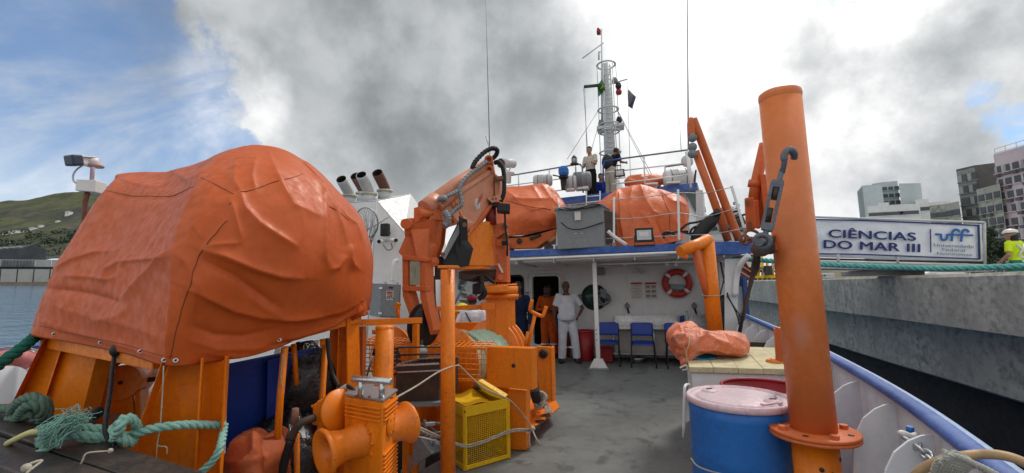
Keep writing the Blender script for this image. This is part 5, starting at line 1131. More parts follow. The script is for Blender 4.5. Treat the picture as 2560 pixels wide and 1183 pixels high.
# hydraulic motor
mf = C(848, 1026, 2.60); md = unit(C(775, 1036, 2.72) - mf)
mb = MB(); mb.lathe([(0, -.01), (.118, -.01), (.122, 0), (.118, .022), (0, .022)], mf, md, 36); mb.build('motor_flange', M_OR, wl)
s1 = unit(np.cross(md, up)); s2 = np.cross(s1, md)
for k in range(8): a = k * math.pi / 4 + .3; bolt(wl, mf + md * .022 + (s1 * math.cos(a) + s2 * math.sin(a)) * .10, md, .011, .012)
mb = MB(); mb.bar(mf + md * .02, mf + md * .115, .13, .16); mb.build('motor_body', M_OR, wl, .012)
mb = MB(); mb.bar(mf + md * .115, mf + md * .175, .11, .13); mb.build('motor_head', M_OR, wl, .02)
mb = MB(); mb.bar(mf + md * .06 + s1 * .05, mf + md * .10 + s1 * .05, .03, .17); mb.build('motor_rib', M_OR, wl, .004)
for dz in (-.05, .05):
    for ds in (-.04, .04): bolt(wl, mf + md * .175 + s1 * ds + s2 * dz, md, .009, .010)
mb = MB(); mb.tube(sm_path([C(788, 1044, 2.55), C(770, 1050, 2.52), C(750, 1058, 2.5), C(738, 1075, 2.5), C(728, 1098, 2.5)], 5), .022, 12); mb.build('elbow_fitting', M_DKBRN, wl)
mb = MB(); mb.tube([C(739, 1022, 2.5), C(735, 1060, 2.5)], .019, 12); mb.build('pipe_stub', M_RUSTY, wl)
mb = MB(); mb.tube(sm_path([C(845, 974, 2.7), C(858, 970, 2.68), C(868, 966, 2.68), C(880, 972, 2.66), C(890, 985, 2.62)], 5), .013, 10); mb.build('oil_hose', M_BLACK, wl)
mb = MB(); mb.tube([C(845, 978, 2.68), C(868, 966, 2.68)], .016, 12); mb.build('hose_fitting', M_CORD, wl)
mb = MB(); mb.tube(sm_path([C(728, 1098, 2.5), C(715, 1140, 2.5), C(700, 1200, 2.5)], 5), .024, 10); mb.build('oil_hose', M_BLACK, wl)
# ================================================================== CENTRE: CRANE, WINCH, CAGE
# --- foreground boom rest post
bpst = thing('boom_rest_post', 'tall orange round post in front of the yellow cage', 'post', V(*C(1120, 1228, 3.4)[:2], 0))
pb, ptp = C(1120, 1222, 3.42), C(1121, 672, 3.42); pb = V(pb[0], pb[1], .0); ptp = V(pb[0] + .004, pb[1], ptp[2])
mb = MB(); mb.cyl(pb, ptp, .058, 28); mb.build('tube', M_OR, bpst)
mb = MB(); mb.lathe([(0, 0), (.12, 0), (.12, .015), (0, .015)], pb + V(0, 0, .002), n=28); mb.build('base_flange', M_OR, bpst)
mb = MB(); mb.bar(C(1098, 668, 3.40), C(1146, 668, 3.40), .16, .02); mb.build('saddle_plate', M_OR, bpst, .003)
mb = MB(); plate(mb, [(1117, 675, 3.34), (1125, 675, 3.34), (1122, 712, 3.34)], V(0, .02, 0)); mb.build('gusset', M_OR, bpst)
for p in ((1127, 985), (1121, 1045)): hole(bpst, pb * V(1, 1, 0) + V(.012, -.0575, C(*p, 3.4)[2]), .005, (0, -1, 0), M_RUSTY, 'rust_spot')

# --- crane
cr = thing('knuckle_boom_crane', 'orange folding knuckle boom crane standing amidships', 'crane', V(*C(1250, 900, 5.25)[:2], 0))
def cpart(name, pts, vec, mat=None, bev=.004, par=None):
    mb = MB(); plate(mb, pts, vec); return mb.build(name, mat or M_OR2, par or cr, bev)
pc = C(1251, 800, 5.25); pcx = V(pc[0], pc[1], 0); ztop = C(1251, 736, 5.25)[2]
mb = MB(); mb.lathe([(0, 0), (.185, 0), (.185, ztop - .02), (0, ztop - .02)], pcx, n=8, smooth=False); mb.build('pedestal', M_OR, cr, .006)
mb = MB(); mb.lathe([(0, 0), (.40, 0), (.40, .03), (0, .03)], pcx + V(0, 0, .005), n=24); mb.build('pedestal_base', M_OR, cr)
mb = MB(); mb.lathe([(0, -.05), (.215, -.05), (.225, -.03), (.225, 0), (0, 0)], pcx + V(0, 0, ztop), n=32); mb.build('slew_ring', M_OR, cr)
for k in range(20):
    a = k * math.pi / 10; bolt(cr, pcx + V(.205 * math.cos(a), .205 * math.sin(a), ztop - .062), (0, 0, 1), .012, .012)
mb = MB(); mb.lathe([(0, .0), (.20, .0), (.22, .02), (.22, .085), (.19, .10), (0, .10)], pcx + V(0, 0, ztop + .002), n=32); mb.build('slew_housing', M_OR, cr)
mb = MB(); mb.bar(C(1212, 724, 5.0), C(1270, 722, 5.0), .16, .08); mb.build('rack_housing', M_OR, cr, .015)
mb = MB(); mb.lathe([(0, 0), (.21, 0), (.21, .015), (0, .015)], pcx + V(0, 0, ztop + .103), n=32); mb.build('cap_plate', M_OR, cr)
for k in range(16):
    a = k * math.pi / 8; bolt(cr, pcx + V(.195 * math.cos(a), .195 * math.sin(a), ztop + .118), (0, 0, 1), .010, .010)
# column cheeks
for dpx, D in ((0, 5.12), (0, 5.36)):
    cpart('column_cheek', [(1236, 706, D), (1268, 706, D), (1267, 640, D), (1260, 575, D), (1252, 560, D), (1240, 562, D), (1234, 620, D)], V(0, .03, 0))
cpart('column_web', [(1239, 706, 5.15), (1265, 706, 5.15), (1262, 600, 5.15), (1240, 600, 5.15)], V(0, .2, 0))
mb = MB(); mb.cyl(C(1251, 693, 5.05), C(1251, 693, 5.45), .035, 16); mb.build('column_pin', M_OR2, cr)
mb = MB(); mb.bar(C(1245, 660, 5.08), C(1256, 682, 5.08), .05, .02); mb.build('gauge_label', M_PAPER, cr)
mb = MB(); mb.box(C(1250, 608, 5.05), (.09, .06, .08)); mb.build('valve_block', M_OR2, cr, .006)
mb = MB(); mb.box(C(1263, 608, 5.0), (.07, .06, .05)); mb.build('valve_cap', M_BLACK, cr, .006)
mb = MB(); mb.tube(sm_path([C(1236, 615, 5.05), C(1232, 625, 5.04), C(1247, 640, 5.04), C(1249, 655, 5.04)], 5), .008, 8); mb.build('copper_pipe', M_OR2, cr)
# first boom: side cheeks, upper cylinder
BN, BF = C(1112, 545, 4.35), C(1236, 430, 5.05)                       # lower near end, upper far end
cpart('boom_side', [(1100, 500, 4.36), (1217, 418, 4.98), (1240, 436, 5.02), (1238, 492, 5.02), (1190, 560, 4.72), (1153, 606, 4.5), (1148, 560, 4.46), (1108, 572, 4.36)], V(-.05, .16, .03), M_SALMON, .008)
cpart('boom_lower_flange', [(1238, 492, 5.0), (1246, 494, 5.0), (1195, 566, 4.7), (1158, 610, 4.48), (1152, 604, 4.48), (1190, 558, 4.7)], V(-.05, .2, .03), M_OR2)
mb = MB(); mb.tube([C(1066, 516, 4.3), C(1142, 460, 4.65), C(1219, 412, 5.05)], .072, 20); mb.build('boom_cylinder', M_SALMON, cr)
mb = MB(); mb.tube([C(1062, 522, 4.28), C(1090, 500, 4.4)], .086, 20); mb.build('cylinder_gland', M_SALMON, cr)
mb = MB(); mb.tube([C(1100, 520, 4.33), C(1160, 474, 4.65), C(1222, 432, 4.95)], .035, 14); mb.build('boom_edge_tube', M_SALMON, cr)
mb = MB(); q = C(1193, 513, 4.66); n_ = unit(_O - q); mb.lathe([(0, .004), (.05, .004), (.052, 0)], q, n_, 24); o = mb.build('logo_badge', M_PAPER, cr); o.scale = (.55, .8, 1.2)
for k in range(4):
    mb = MB(); mb.bar(C(1195 + k * 3, 513 - k * 5, 4.64), C(1197 + k * 3, 494 - k * 4, 4.64), .008, .006, unit(_O - q)); mb.build('red_print', M_PRINTRED, cr)
for a, b_ in (((1132, 506), (1134, 522)), ((1140, 500), (1142, 516)), ((1150, 530), (1156, 548)), ((1134, 540), (1132, 556))):
    mb = MB(); mb.tube([C(*a, 4.42), C(*b_, 4.42)], .014, 8); mb.build('hose_clip', M_OR2, cr)
# upper head with two rings
for (px, py, R_) in ((1222, 399, .034), (1223, 424, .036)):
    c = C(px, py, 4.95); mb = MB(); mb.lathe([(.026, -.03), (R_ + .014, -.03), (R_ + .016, 0), (R_ + .014, .03), (.026, .03), (.026, -.03)], c, unit(_O - c), 28); mb.build('head_ring', M_OR2, cr, .002)
cpart('head_plate', [(1216, 392, 4.98), (1229, 392, 4.98), (1236, 430, 5.0), (1238, 470, 5.02), (1214, 440, 4.98)], V(0, .04, 0), M_SALMON)
cpart('head_side', [(1236, 432, 4.98), (1250, 446, 5.0), (1248, 500, 5.0), (1238, 495, 4.98)], V(0, .12, 0), M_SALMON)
mb = MB(); mb.cyl(C(1238, 448, 4.9), C(1256, 446, 4.95), .03, 14); mb.build('head_pin', M_RUSTY, cr)
cpart('foot_step', [(1218, 496, 4.86), (1248, 488, 4.9), (1252, 500, 4.9), (1230, 508, 4.86)], V(0, .1, .03), M_SALMON)
for px in (1232, 1240): bolt(cr, C(px, 497, 4.84), (0, -1, .2), .014, .014, M_RUSTY)
# dark luffing cylinder and black boxes
mb = MB(); mb.cyl(C(1226, 520, 5.0), C(1228, 562, 5.0), .062, 18); mb.build('luffing_cylinder', paint('dark_red_oxide', (.20, .025, .02), .5, .2, 6), cr)
mb = MB(); mb.bar(C(1243, 521, 4.98), C(1275, 523, 4.98), .16, .10); mb.build('control_box', M_BLACK, cr, .012)
mb = MB(); mb.bar(C(1212, 514, 4.95), C(1250, 512, 4.95), .08, .05); mb.build('control_arm', M_BLACK, cr, .008)
cpart('pivot_lug', [(1228, 562, 5.05), (1262, 556, 5.05), (1266, 580, 5.05), (1240, 596, 5.05), (1226, 580, 5.05)], V(0, .06, 0))
for p in ((1262, 566), (1264, 590)): mb = MB(); mb.cyl(C(*p, 5.0), C(p[0] + 3, p[1], 5.2), .03, 12); mb.build('pivot_pin', M_RUSTY, cr)
# black guard plate and orange wedge
cpart('guard_plate', [(1106, 660, 4.25), (1118, 610, 4.25), (1150, 545, 4.35), (1152, 600, 4.4), (1166, 620, 4.45), (1154, 665, 4.4), (1130, 668, 4.3)], V(.04, .10, 0), M_BLACK)
cpart('guard_edge', [(1104, 640, 4.2), (1149, 556, 4.3), (1150, 580, 4.3), (1112, 650, 4.2)], V(-.01, .02, 0), M_GREY)
cpart('boom_foot', [(1175, 570, 4.6), (1213, 552, 4.85), (1216, 664, 4.85), (1156, 664, 4.5)], V(.04, .16, 0), M_OR, .006)
cpart('boom_foot_plate', [(1140, 666, 4.45), (1206, 664, 4.8), (1206, 672, 4.8), (1140, 675, 4.45)], V(.02, .2, 0), M_OR)
cpart('turret_side', [(1216, 586, 4.9), (1238, 590, 5.0), (1238, 664, 5.0), (1226, 664, 4.95), (1216, 640, 4.9)], V(.02, .12, 0), M_OR2)
mb = MB(); plate(mb, [(1146, 676, 4.6), (1238, 672, 5.1), (1236, 700, 5.1), (1180, 706, 4.9), (1146, 700, 4.6)], V(.05, .2, 0)); mb.build('turret_underside', M_DKBRN, cr, .02)
mb = MB(); mb.tube(sm_path([C(1200, 690, 4.9), C(1205, 715, 4.9), C(1212, 735, 4.9), C(1196, 748, 4.9)], 5), .03, 10); mb.tube(sm_path([C(1215, 690, 4.95), C(1228, 702, 4.95), C(1234, 706, 4.95)], 5), .02, 8); mb.build('slew_hoses', M_BLACK, cr)
mb = MB(); mb.box(C(1196, 722, 4.9), (.12, .1, .12)); mb.build('slew_motor', M_BLACK, cr, .02)
# hydraulic hoses
hz = [([(1180, 421, 4.7), (1190, 402, 4.75), (1212, 380, 4.85), (1232, 371, 4.9), (1243, 376, 4.95), (1240, 388, 4.98), (1230, 398, 5.0)], .024, M_BLACK), ([(1236, 408, 4.98), (1246, 405, 4.96), (1256, 418, 4.95), (1260, 440, 4.95), (1260, 480, 4.95), (1252, 505, 4.95)], .024, M_BLACK),
      ([(1217, 404, 4.9), (1195, 420, 4.75), (1172, 438, 4.62), (1152, 462, 4.5), (1150, 480, 4.46), (1154, 510, 4.42), (1140, 522, 4.38), (1122, 540, 4.3), (1116, 556, 4.26)], .021, M_GREY), ([(1150, 474, 4.48), (1128, 486, 4.38), (1106, 496, 4.3)], .02, M_GREY), ([(1112, 530, 4.24), (1120, 545, 4.22), (1116, 560, 4.22), (1110, 566, 4.2)], .03, M_GREY), ([(1149, 540, 4.3), (1151, 580, 4.3), (1150, 616, 4.32)], .010, M_BLACK), ([(1262, 535, 4.95), (1264, 570, 4.95), (1268, 610, 4.95), (1268, 640, 4.98)], .012, M_BLACK)]
for pts, r_, m_ in hz:
    P_ = sm_path([C(*p) for p in pts], 7); mb = MB(); mb.tube(P_, r_, 10); h_ = mb.build('hydraulic_hose', m_, cr)
    if r_ > .019:
        for k in range(2, len(P_) - 2, 2):
            d = unit(P_[k + 1] - P_[k]); mb2 = MB(); mb2.ring(P_[k], r_, .005, d, 12, 5); w_ = mb2.build('wrap', m_, h_)
mb = MB(); mb.sphere(C(1106, 497, 4.28), V(.05, .05, .035), 14); mb.build('hose_joint', M_GREY, cr)
# knuckle and folded jib on the left
kn = [(1007, 552, 4.2), (1024, 545, 4.2), (1034, 560, 4.2), (1034, 520, 4.2), (1047, 516, 4.2), (1052, 548, 4.2), (1075, 548, 4.24), (1076, 524, 4.26), (1090, 522, 4.3), (1096, 550, 4.34), (1090, 610, 4.3), (1068, 670, 4.22), (1046, 642, 4.18), (1006, 642, 4.18), (995, 631, 4.18), (1012, 592, 4.2)]
cpart('knuckle_plate', kn, V(.03, .05, 0), M_OR2, .005)
cpart('knuckle_plate', [(p[0] + 12, p[1] - 2, p[2] + .32) for p in kn], V(.03, .04, 0), M_OR2, .005)
for a, b_, r_ in (((1014, 560, 4.12), (1040, 556, 4.6), .05), ((1046, 536, 4.2), (1078, 533, 4.3), .048)):
    mb = MB(); mb.cyl(C(*a), C(*b_), r_, 20); mb.build('knuckle_pin', M_OR2, cr)
mb = MB(); plate(mb, [(1030, 575, 4.16), (1076, 572, 4.2), (1070, 660, 4.18), (1044, 640, 4.14)], V(-.005, -.02, 0)); mb.build('knuckle_cover', M_OR2, cr, .006)
for pts in ([(1005, 642, 4.14), (1018, 644, 4.14), (1019, 728, 4.14), (1046, 826, 4.14), (1040, 835, 4.14), (1006, 740, 4.14)], [(1046, 645, 4.14), (1063, 650, 4.14), (1064, 730, 4.14), (1084, 826, 4.14), (1076, 838, 4.14), (1050, 745, 4.14)]):
    cpart('jib_leg', pts, V(.04, .10, 0), M_OR2, .004)
cpart('jib_cross', [(1005, 715, 4.12), (1064, 716, 4.12), (1064, 728, 4.12), (1005, 728, 4.12)], V(.02, .08, 0), M_OR2)
cpart('jib_cross', [(1005, 638, 4.12), (1063, 644, 4.12), (1063, 654, 4.12), (1005, 650, 4.12)], V(.02, .08, 0), M_OR2)
cpart('load_chart', [(1024, 652, 4.13), (1049, 653, 4.13), (1048, 714, 4.13), (1024, 713, 4.13)], V(.0, .02, 0), paint('pale_green_plate', (.30, .34, .26), .6, .2, 9))
mb = MB(); mb.bar(C(1038, 668, 4.11), C(1037, 698, 4.11), .006, .004, (0, -1, 0)); mb.build('chart_print', M_INK, cr)
cpart('jib_side_arm', [(1086, 645, 4.3), (1098, 640, 4.3), (1103, 660, 4.3), (1100, 690, 4.3), (1086, 700, 4.3)], V(.04, .1, 0), M_DKBRN)
mb = MB(); mb.cyl(C(1085, 655, 4.2), C(1090, 653, 4.5), .045, 18); mb.cyl(C(1084, 652, 4.18), C(1085, 652, 4.12), .02, 10); mb.build('jib_pin', M_OR2, cr)
for p in ((1107, 636), (1161, 562)): mb = MB(); mb.cyl(C(*p, 4.2), C(p[0], p[1], 4.35), .022, 10); mb.build('guard_bolt', M_RUSTY, cr)
# jib sheave and hook ball
sc_ = C(1061, 812, 4.22); sn = unit(_R * .85 - _F * .5)
mb = MB(); mb.lathe([(0, -.04), (.19, -.04), (.205, -.03), (.185, 0), (.205, .03), (.19, .04), (0, .04)], sc_, sn, 36); mb.build('sheave', M_BLACK, cr)
mb = MB(); mb.lathe([(0, -.03), (.06, -.03), (.065, .0), (.06, .03), (0, .03)], C(1051, 880, 4.05), unit(_O - sc_), 24); mb.build('hook_disc', M_GALV, cr)
mb = MB(); mb.tube([C(1052, 850, 4.1), C(1051, 880, 4.1)], .022, 10); mb.tube(sm_path([C(1051, 885, 4.06), C(1054, 905, 4.06)], 4), .03, 10); mb.build('hook_shackle', M_DARK, cr)
mb = MB(); mb.bar(C(1066, 868, 4.05), C(1074, 866, 4.05), .02, .02); mb.build('yellow_tag', M_BRIGHTYEL, cr)
mb = MB(); mb.tube([C(1086, 690, 4.25), C(1089, 800, 4.2), C(1085, 850, 4.2)], .010, 6); mb.build('jib_wire', M_DARK, cr)

# --- main rope winch
wn = thing('rope_winch', 'orange rope winch with green rope on its drum and an orange side box', 'winch', V(*C(1200, 1040, 5.0)[:2], 0))
wa, wb = C(1132, 906, 4.65), C(1230, 886, 5.2); wx = unit(wb - wa); Lw = np.linalg.norm(wb - wa)
def disc(par, c, r0, r1, th_, name, mat, n=48):
    mb = MB(); mb.lathe([(r0, -th_ / 2), (r1, -th_ / 2), (r1 + .004, 0), (r1, th_ / 2), (r0, th_ / 2)], c, wx, n); return mb.build(name, mat, par)
disc(wn, wa, 0, .355, .025, 'flange', M_OR); disc(wn, wb, 0, .405, .03, 'flange', M_OR)
disc(wn, wb + wx * .07, .32, .415, .03, 'brake_band', M_OR); disc(wn, wb + wx * .04, 0, .35, .06, 'brake_drum', M_DARK); disc(wn, wb + wx * .13, .28, .425, .03, 'brake_band', M_OR); disc(wn, wb + wx * .10, 0, .36, .04, 'brake_drum', M_DARK)
mb = MB(); mb.cyl(wa, wb, .17, 28); mb.build('drum', M_OR, wn)
mb = MB(); pts = []
for lay, rr in ((0, .20), (1, .24), (2, .28)):
    tn = int(Lw / .042); sgn = 1 if lay % 2 == 0 else -1
    e1w = unit(np.cross(wx, _Z)); e2w = np.cross(wx, e1w)
    for k in range(tn * 22 + 1):
        a = 2 * math.pi * k / 22; s_ = k / (tn * 22); s_ = s_ if sgn > 0 else 1 - s_; pts.append(wa + wx * (.03 + (Lw - .06) * s_) + (math.cos(a) * e1w + math.sin(a) * e2w) * (rr + .006 * math.sin(k * .37)))
mb.tube(pts, .021, 6); mb.build('wound_rope', M_PGREEN, wn, fix=False)
mb = MB(); rope(mb, [wa + wx * (.05 + .42 * k / 60) + (math.cos(k * .1 - 2.6) * e1w + math.sin(k * .1 - 2.6) * e2w) * .31 for k in range(60)], .022, pitch=5); mb.build('top_turn', M_PGREEN, wn, fix=False)
lug = C(1303, 838, 5.3); mb = MB(); plate(mb, [(1285, 832, 5.3), (1305, 834, 5.3), (1308, 842, 5.3), (1300, 848, 5.3), (1285, 846, 5.3)], V(0, .02, 0)); mb.build('brake_lug', M_OR, wn)
mb = MB(); plate(mb, [(1130, 806, 5.75), (1228, 806, 5.8), (1226, 830, 5.8), (1130, 830, 5.75)], V(.0, .03, 0)); mb.build('rear_guard', M_OR, wn, .004)
# orange side box and supports
q = [C(1216, 867, 4.22), C(1329, 871, 4.14), C(1331, 976, 4.14), C(1217, 964, 4.22)]
mb = MB(); mb.prism(q, V(.03, .11, 0)); mb.build('gear_cover', M_OR, wn, .006)
n_ = unit(np.cross(q[1] - q[0], q[3] - q[0])); n_ = n_ if n_ @ (_O - q[0]) > 0 else -n_
d = ray(1284, 914); hp_ = _O + d * (((q[0] - _O) @ n_) / (d @ n_)); hole(wn, hp_ + n_ * .001, .020, n_)
mb = MB(); plate(mb, [(1270, 972, 4.3), (1315, 976, 4.28), (1316, 1126, 4.3), (1271, 1124, 4.34)], V(.02, .1, 0)); mb.build('front_column', M_OR, wn, .005)
mb = MB(); plate(mb, [(1228, 965, 4.4), (1275, 970, 4.36), (1272, 1122, 4.4), (1218, 1110, 4.5)], V(.02, .05, 0)); mb.build('front_web', M_OR, wn, .005)
mb = MB(); plate(mb, [(1342, 866, 4.95), (1378, 868, 4.95), (1381, 1004, 4.95), (1348, 1006, 4.95)], V(.0, .04, 0)); bk = mb.build('bearing_bracket', M_OR, wn, .006)
mb = MB(); plate(mb, [(1377, 868, 4.93), (1382, 869, 4.98), (1386, 1004, 4.98), (1381, 1004, 4.93)], V(0, .12, 0)); mb.build('bracket_flange', M_OR, wn, .003)
bc = C(1358, 885, 4.93); mb = MB(); mb.lathe([(.02, .01), (.05, .01), (.052, 0), (.052, -.02)], bc, (0, -1, 0), 24); mb.build('bearing_ring', M_DKBRN, wn); hole(wn, bc + V(0, -.008, 0), .03, (0, -1, 0))
fa, fb2, fc2, fd = G(1275, 1128), G(1316, 1130), G(1398, 1034), G(1345, 1000)
mb = MB(); mb.prism([V(p[0], p[1], .16) for p in (G(1316, 1090, .16), G(1399, 1022, .16), G(1385, 1000, .16), G(1310, 1005, .16))], V(0, 0, .025)); mb.build('base_plate', M_OR, wn, .004)
mb = MB(); a, b_ = G(1312, 1100, .0), G(1392, 1030, .0); mb.bar(a + V(-.06, 0, .08), b_ + V(-.06, 0, .08), .06, .155); mb.build('base_beam', M_OR, wn, .005)
mb = MB(); a, b_ = G(1318, 1040, .2), G(1372, 1000, .2); mb.bar(a, b_, .10, .10); mb.build('base_rail', M_OR, wn, .006)
mb = MB(); mb.box(V(*((wa + wb) / 2)[:2], .2) + V(0, .1, 0), (.6, .9, .38)); mb.build('winch_bed', M_OR, wn, .01)
mb = MB(); mb.tube(sm_path([C(1335, 975, 4.6), C(1342, 1000, 4.6), C(1334, 960, 4.7), C(1330, 930, 4.75)], 6), .05, 12); mb.build('tyre_roller', M_BLACK, wn)
M_GREASE = paint('black_grease', (.02, .015, .012), .35, .3, 20)
for px, py, r_ in ((1367, 1038, .05), (1350, 1054, .045), (1340, 1068, .04)):
    c = G(px, py, .188); mb = MB()
    mb.add([c + V(math.cos(a) * r_ * (1 + .4 * math.sin(3 * a + px)), math.sin(a) * r_ * 1.6 * (1 + .3 * math.cos(5 * a)), 0) for a in np.linspace(0, 6.28, 18)[:-1]], [tuple(range(17))]); mb.build('grease_patch', M_GREASE, wn, fix=False)
for px, py in ((1330, 1052), (1348, 1032)): bolt(wn, G(px, py, .186), (0, 0, 1), .018, .018)
# dirty rope hank on the winch foot
mb = MB()
for k in range(7):
    c = C(1345 + 3 * k % 11, 990 + (k * 7) % 19, 4.85 - .02 * k); mb.ring(c, .055 + .008 * (k % 3), .015, unit([math.sin(k * 2.1), -1, .8 * math.cos(k * 1.3)]), 22, 7)
for k in range(12):
    a = C(1358 + rnd.uniform(-5, 5), 1000, 4.8); mb.tube(sm_path([a, a + V(rnd.gauss(.04, .03), -.05, -.05), a + V(rnd.gauss(.10, .03), -.12, -.10)], 4), .005, 5)
o = mb.build('dirty_rope_hank', M_SISAL, fix=False); tag(o, 'dirty frayed rope hank hanging on the winch foot', 'rope')
# mesh guards
def mesh_panel(par, A, B, Cc, Dd, nu, nv, r_, name, mat):       # A top-left, B top-right, C bottom-right, D bottom-left
    mb = MB(); A, B, Cc, Dd = (np.asarray(x) for x in (A, B, Cc, Dd))
    for i in range(nu + 1): u = i / nu; mb.tube([A + (B - A) * u, Dd + (Cc - Dd) * u], r_, 4)
    for j in range(nv + 1): v_ = j / nv; mb.tube([A + (Dd - A) * v_, B + (Cc - B) * v_], r_, 4)
    o = mb.build(name, mat, par, fix=False); o['kind'] = 'stuff'; return o
A, B, Cc, Dd = C(1076, 868, 4.2), C(1216, 872, 4.14), C(1217, 952, 4.14), C(1076, 946, 4.2)
mesh_panel(wn, A, B, Cc, Dd, 11, 6, .0045, 'guard_mesh', M_OR); mesh_panel(wn, A + V(0, .25, .03), B + V(0, .25, .03), B, A, 11, 3, .006, 'guard_mesh', M_OR)
mb = MB(); mb.bar(A, B, .03, .025); mb.bar(Dd, Cc, .03, .025); mb.build('guard_frame', M_OR, wn)
# second reel on the left with guard
rw = thing('wire_reel', 'orange wire reel in a mesh guard between tarpaulin and crane', 'reel', V(*C(970, 960, 4.5)[:2], 0))
ra = C(968, 902, 4.45); rb = C(1042, 893, 4.95)
disc(rw, ra + wx * .06, 0, .34, .025, 'flange', M_OR); disc(rw, rb, 0, .34, .025, 'flange', M_OR)
mb = MB(); mb.cyl(ra, rb, .16, 24); mb.build('drum', M_DARK, rw)
mb = MB(); mb.box(V(*((ra + rb) / 2)[:2], .22), (.5, .6, .44)); mb.build('bed', M_OR, rw, .01)
A, B, Cc, Dd = C(888, 860, 3.9), C(1018, 868, 3.96), C(1016, 930, 3.96), C(889, 926, 3.9)
mesh_panel(rw, A, B, Cc, Dd, 11, 6, .0045, 'guard_mesh', M_OR); mesh_panel(rw, A + V(0, .3, .03), B + V(0, .3, .03), B, A, 11, 3, .006, 'guard_mesh', M_OR)
mb = MB(); mb.bar(A, B, .025, .02); mb.bar(Dd, Cc, .025, .02); mb.bar(Dd - V(0, 0, .02), V(Dd[0], Dd[1], 0), .04, .04); mb.bar(Cc - V(0, 0, .02), V(Cc[0], Cc[1], 0), .04, .04); mb.build('guard_frame', M_OR, rw)
mb = MB(); mb.tube([C(917, 940, 3.75), C(935, 875, 3.75)], .010, 8); lv_ = mb.build('brake_lever', M_STEEL, rw); mb = MB(); mb.tube([C(934, 888, 3.74), C(938, 872, 3.74)], .016, 8); mb.build('lever_grip', M_BLACK, lv_)
mb = MB(); mb.lathe([(0, 0), (.02, 0), (.02, .01), (0, .01)], C(936, 829, 4.2), (0, -1, 0), 12); plate(mb, [(930, 825, 4.22), (942, 823, 4.22), (944, 836, 4.22), (930, 836, 4.22)], V(0, .03, 0)); mb.build('reel_lug', M_OR, rw)
# thick vertical tube and top rail
th = thing('orange_bollard_tube', 'short thick orange tube with a closed top behind the capstan', 'post', V(*C(962, 980, 3.15)[:2], 0))
c = C(962, 818, 3.15); mb = MB(); mb.cyl(V(c[0], c[1], 0), c, .0635, 28); mb.build('tube', M_OR, th)
mb = MB(); mb.lathe([(0, .012), (.058, .012), (.0655, .004), (.0655, -.01)], c, n=28); mb.build('cap', M_OR, th)
hr = thing('orange_guard_rail', 'orange guard rail on posts between the tarpaulin and the crane', 'rail', V(*C(950, 900, 3.7)[:2], 0))
mb = MB(); mb.bar(C(872, 808, 3.55), C(1052, 801, 4.05), .05, .052); mb.build('rail', M_OR, hr, .004)
for px, py, D in ((906, 808, 3.66), (1040, 803, 4.0)):
    c = C(px, py, D); mb = MB(); mb.bar(V(c[0], c[1], 0), c - V(0, 0, .027), .05, .05, (0, 1, 0)); mb.build('post', M_OR if px > 1000 else M_OR2, hr, .004)
mb = MB(); mb.tube([C(996, 800, 3.92), C(993, 760, 3.92)], .02, 4); mb.bar(C(991, 772, 3.9), C(997, 758, 3.9), .05, .03); mb.build('rail_peg', M_OR, hr)
hr2 = thing('orange_frame_rail', 'orange rail with a square bracket beside the crane pedestal', 'rail', V(*C(1180, 900, 5.0)[:2], 0))
mb = MB(); mb.bar(C(1085, 772, 4.85), C(1215, 767, 5.05), .06, .05); mb.build('rail', M_OR, hr2, .004)
mb = MB(); mb.bar(C(1203, 766, 4.98), C(1234, 766, 5.04), .09, .085); mb.build('square_bracket', M_OR, hr2, .006)
mb = MB(); mb.bar(C(1092, 775, 4.86), V(*C(1092, 775, 4.86)[:2], 0), .05, .05, (0, 1, 0)); mb.build('post', M_OR, hr2)
mb = MB(); plate(mb, [(1132, 779, 4.95), (1150, 779, 4.95), (1142, 788, 4.95), (1135, 806, 4.95), (1130, 806, 4.95)], V(0, .03, 0)); mb.build('gusset', M_OR, hr2)
# forked handle
fh = thing('forked_handle', 'orange forked rope guide rising beside the winch', 'rope guide', V(*C(1325, 900, 4.9)[:2], .2))
mb = MB(); mb.tube([C(1316, 885, 4.75), C(1337, 789, 4.75)], .020, 12); mb.build('stem', M_OR, fh)
mb = MB(); mb.tube(sm_path([C(1330, 750, 4.7), C(1326, 768, 4.7), C(1326, 776, 4.72), C(1334, 782, 4.74), C(1352, 790, 4.76), C(1358, 788, 4.77), C(1366, 766, 4.78)], 5), .020, 12); mb.build('fork', M_OR, fh)
mb = MB(); mb.tube([C(1312, 872, 4.72), C(1320, 830, 4.72)], .018, 4); mb.build('stop_bar', M_OR, fh)

# --- dark hopper, grab sampler
hp = thing('steel_hopper', 'dark steel hopper with bare metal rims under the crane hook', 'hopper', V(*C(1050, 1020, 3.7)[:2], 0))
hA, hB = C(991, 914, 3.62), C(1098, 909, 3.68); back = V(.03, .35, .0)
mb = MB()
lowA, lowB = C(989, 1008, 3.62), C(1097, 1004, 3.68)
mb.hexa([lowA, lowB, hB, hA], [lowA + back, lowB + back, hB + back, hA + back]); mb.f.pop(4); mb.sm.pop(); mb.build('bin', M_DKBRN, hp, fix=False)
mb = MB(); mb.bar(hA + V(0, 0, .0), hB, .012, .014); mb.bar(hA + back, hB + back, .012, .014); mb.bar(hA, hA + back, .012, .014); mb.build('rim', M_STEEL, hp)
mb = MB(); mb.bar(C(993, 931, 3.58), C(1098, 926, 3.64), .010, .010); mb.build('rim', M_STEEL, hp)
mb = MB(); mb.tube(sm_path([C(993, 912, 3.64), C(994, 876, 3.64), C(1000, 869, 3.64), C(1060, 868, 3.66), C(1118, 868, 3.7)], 4), .008, 8); mb.tube([C(994, 888, 3.64), C(1118, 884, 3.7)], .008, 8); mb.build('hand_rail', M_DARK, hp)
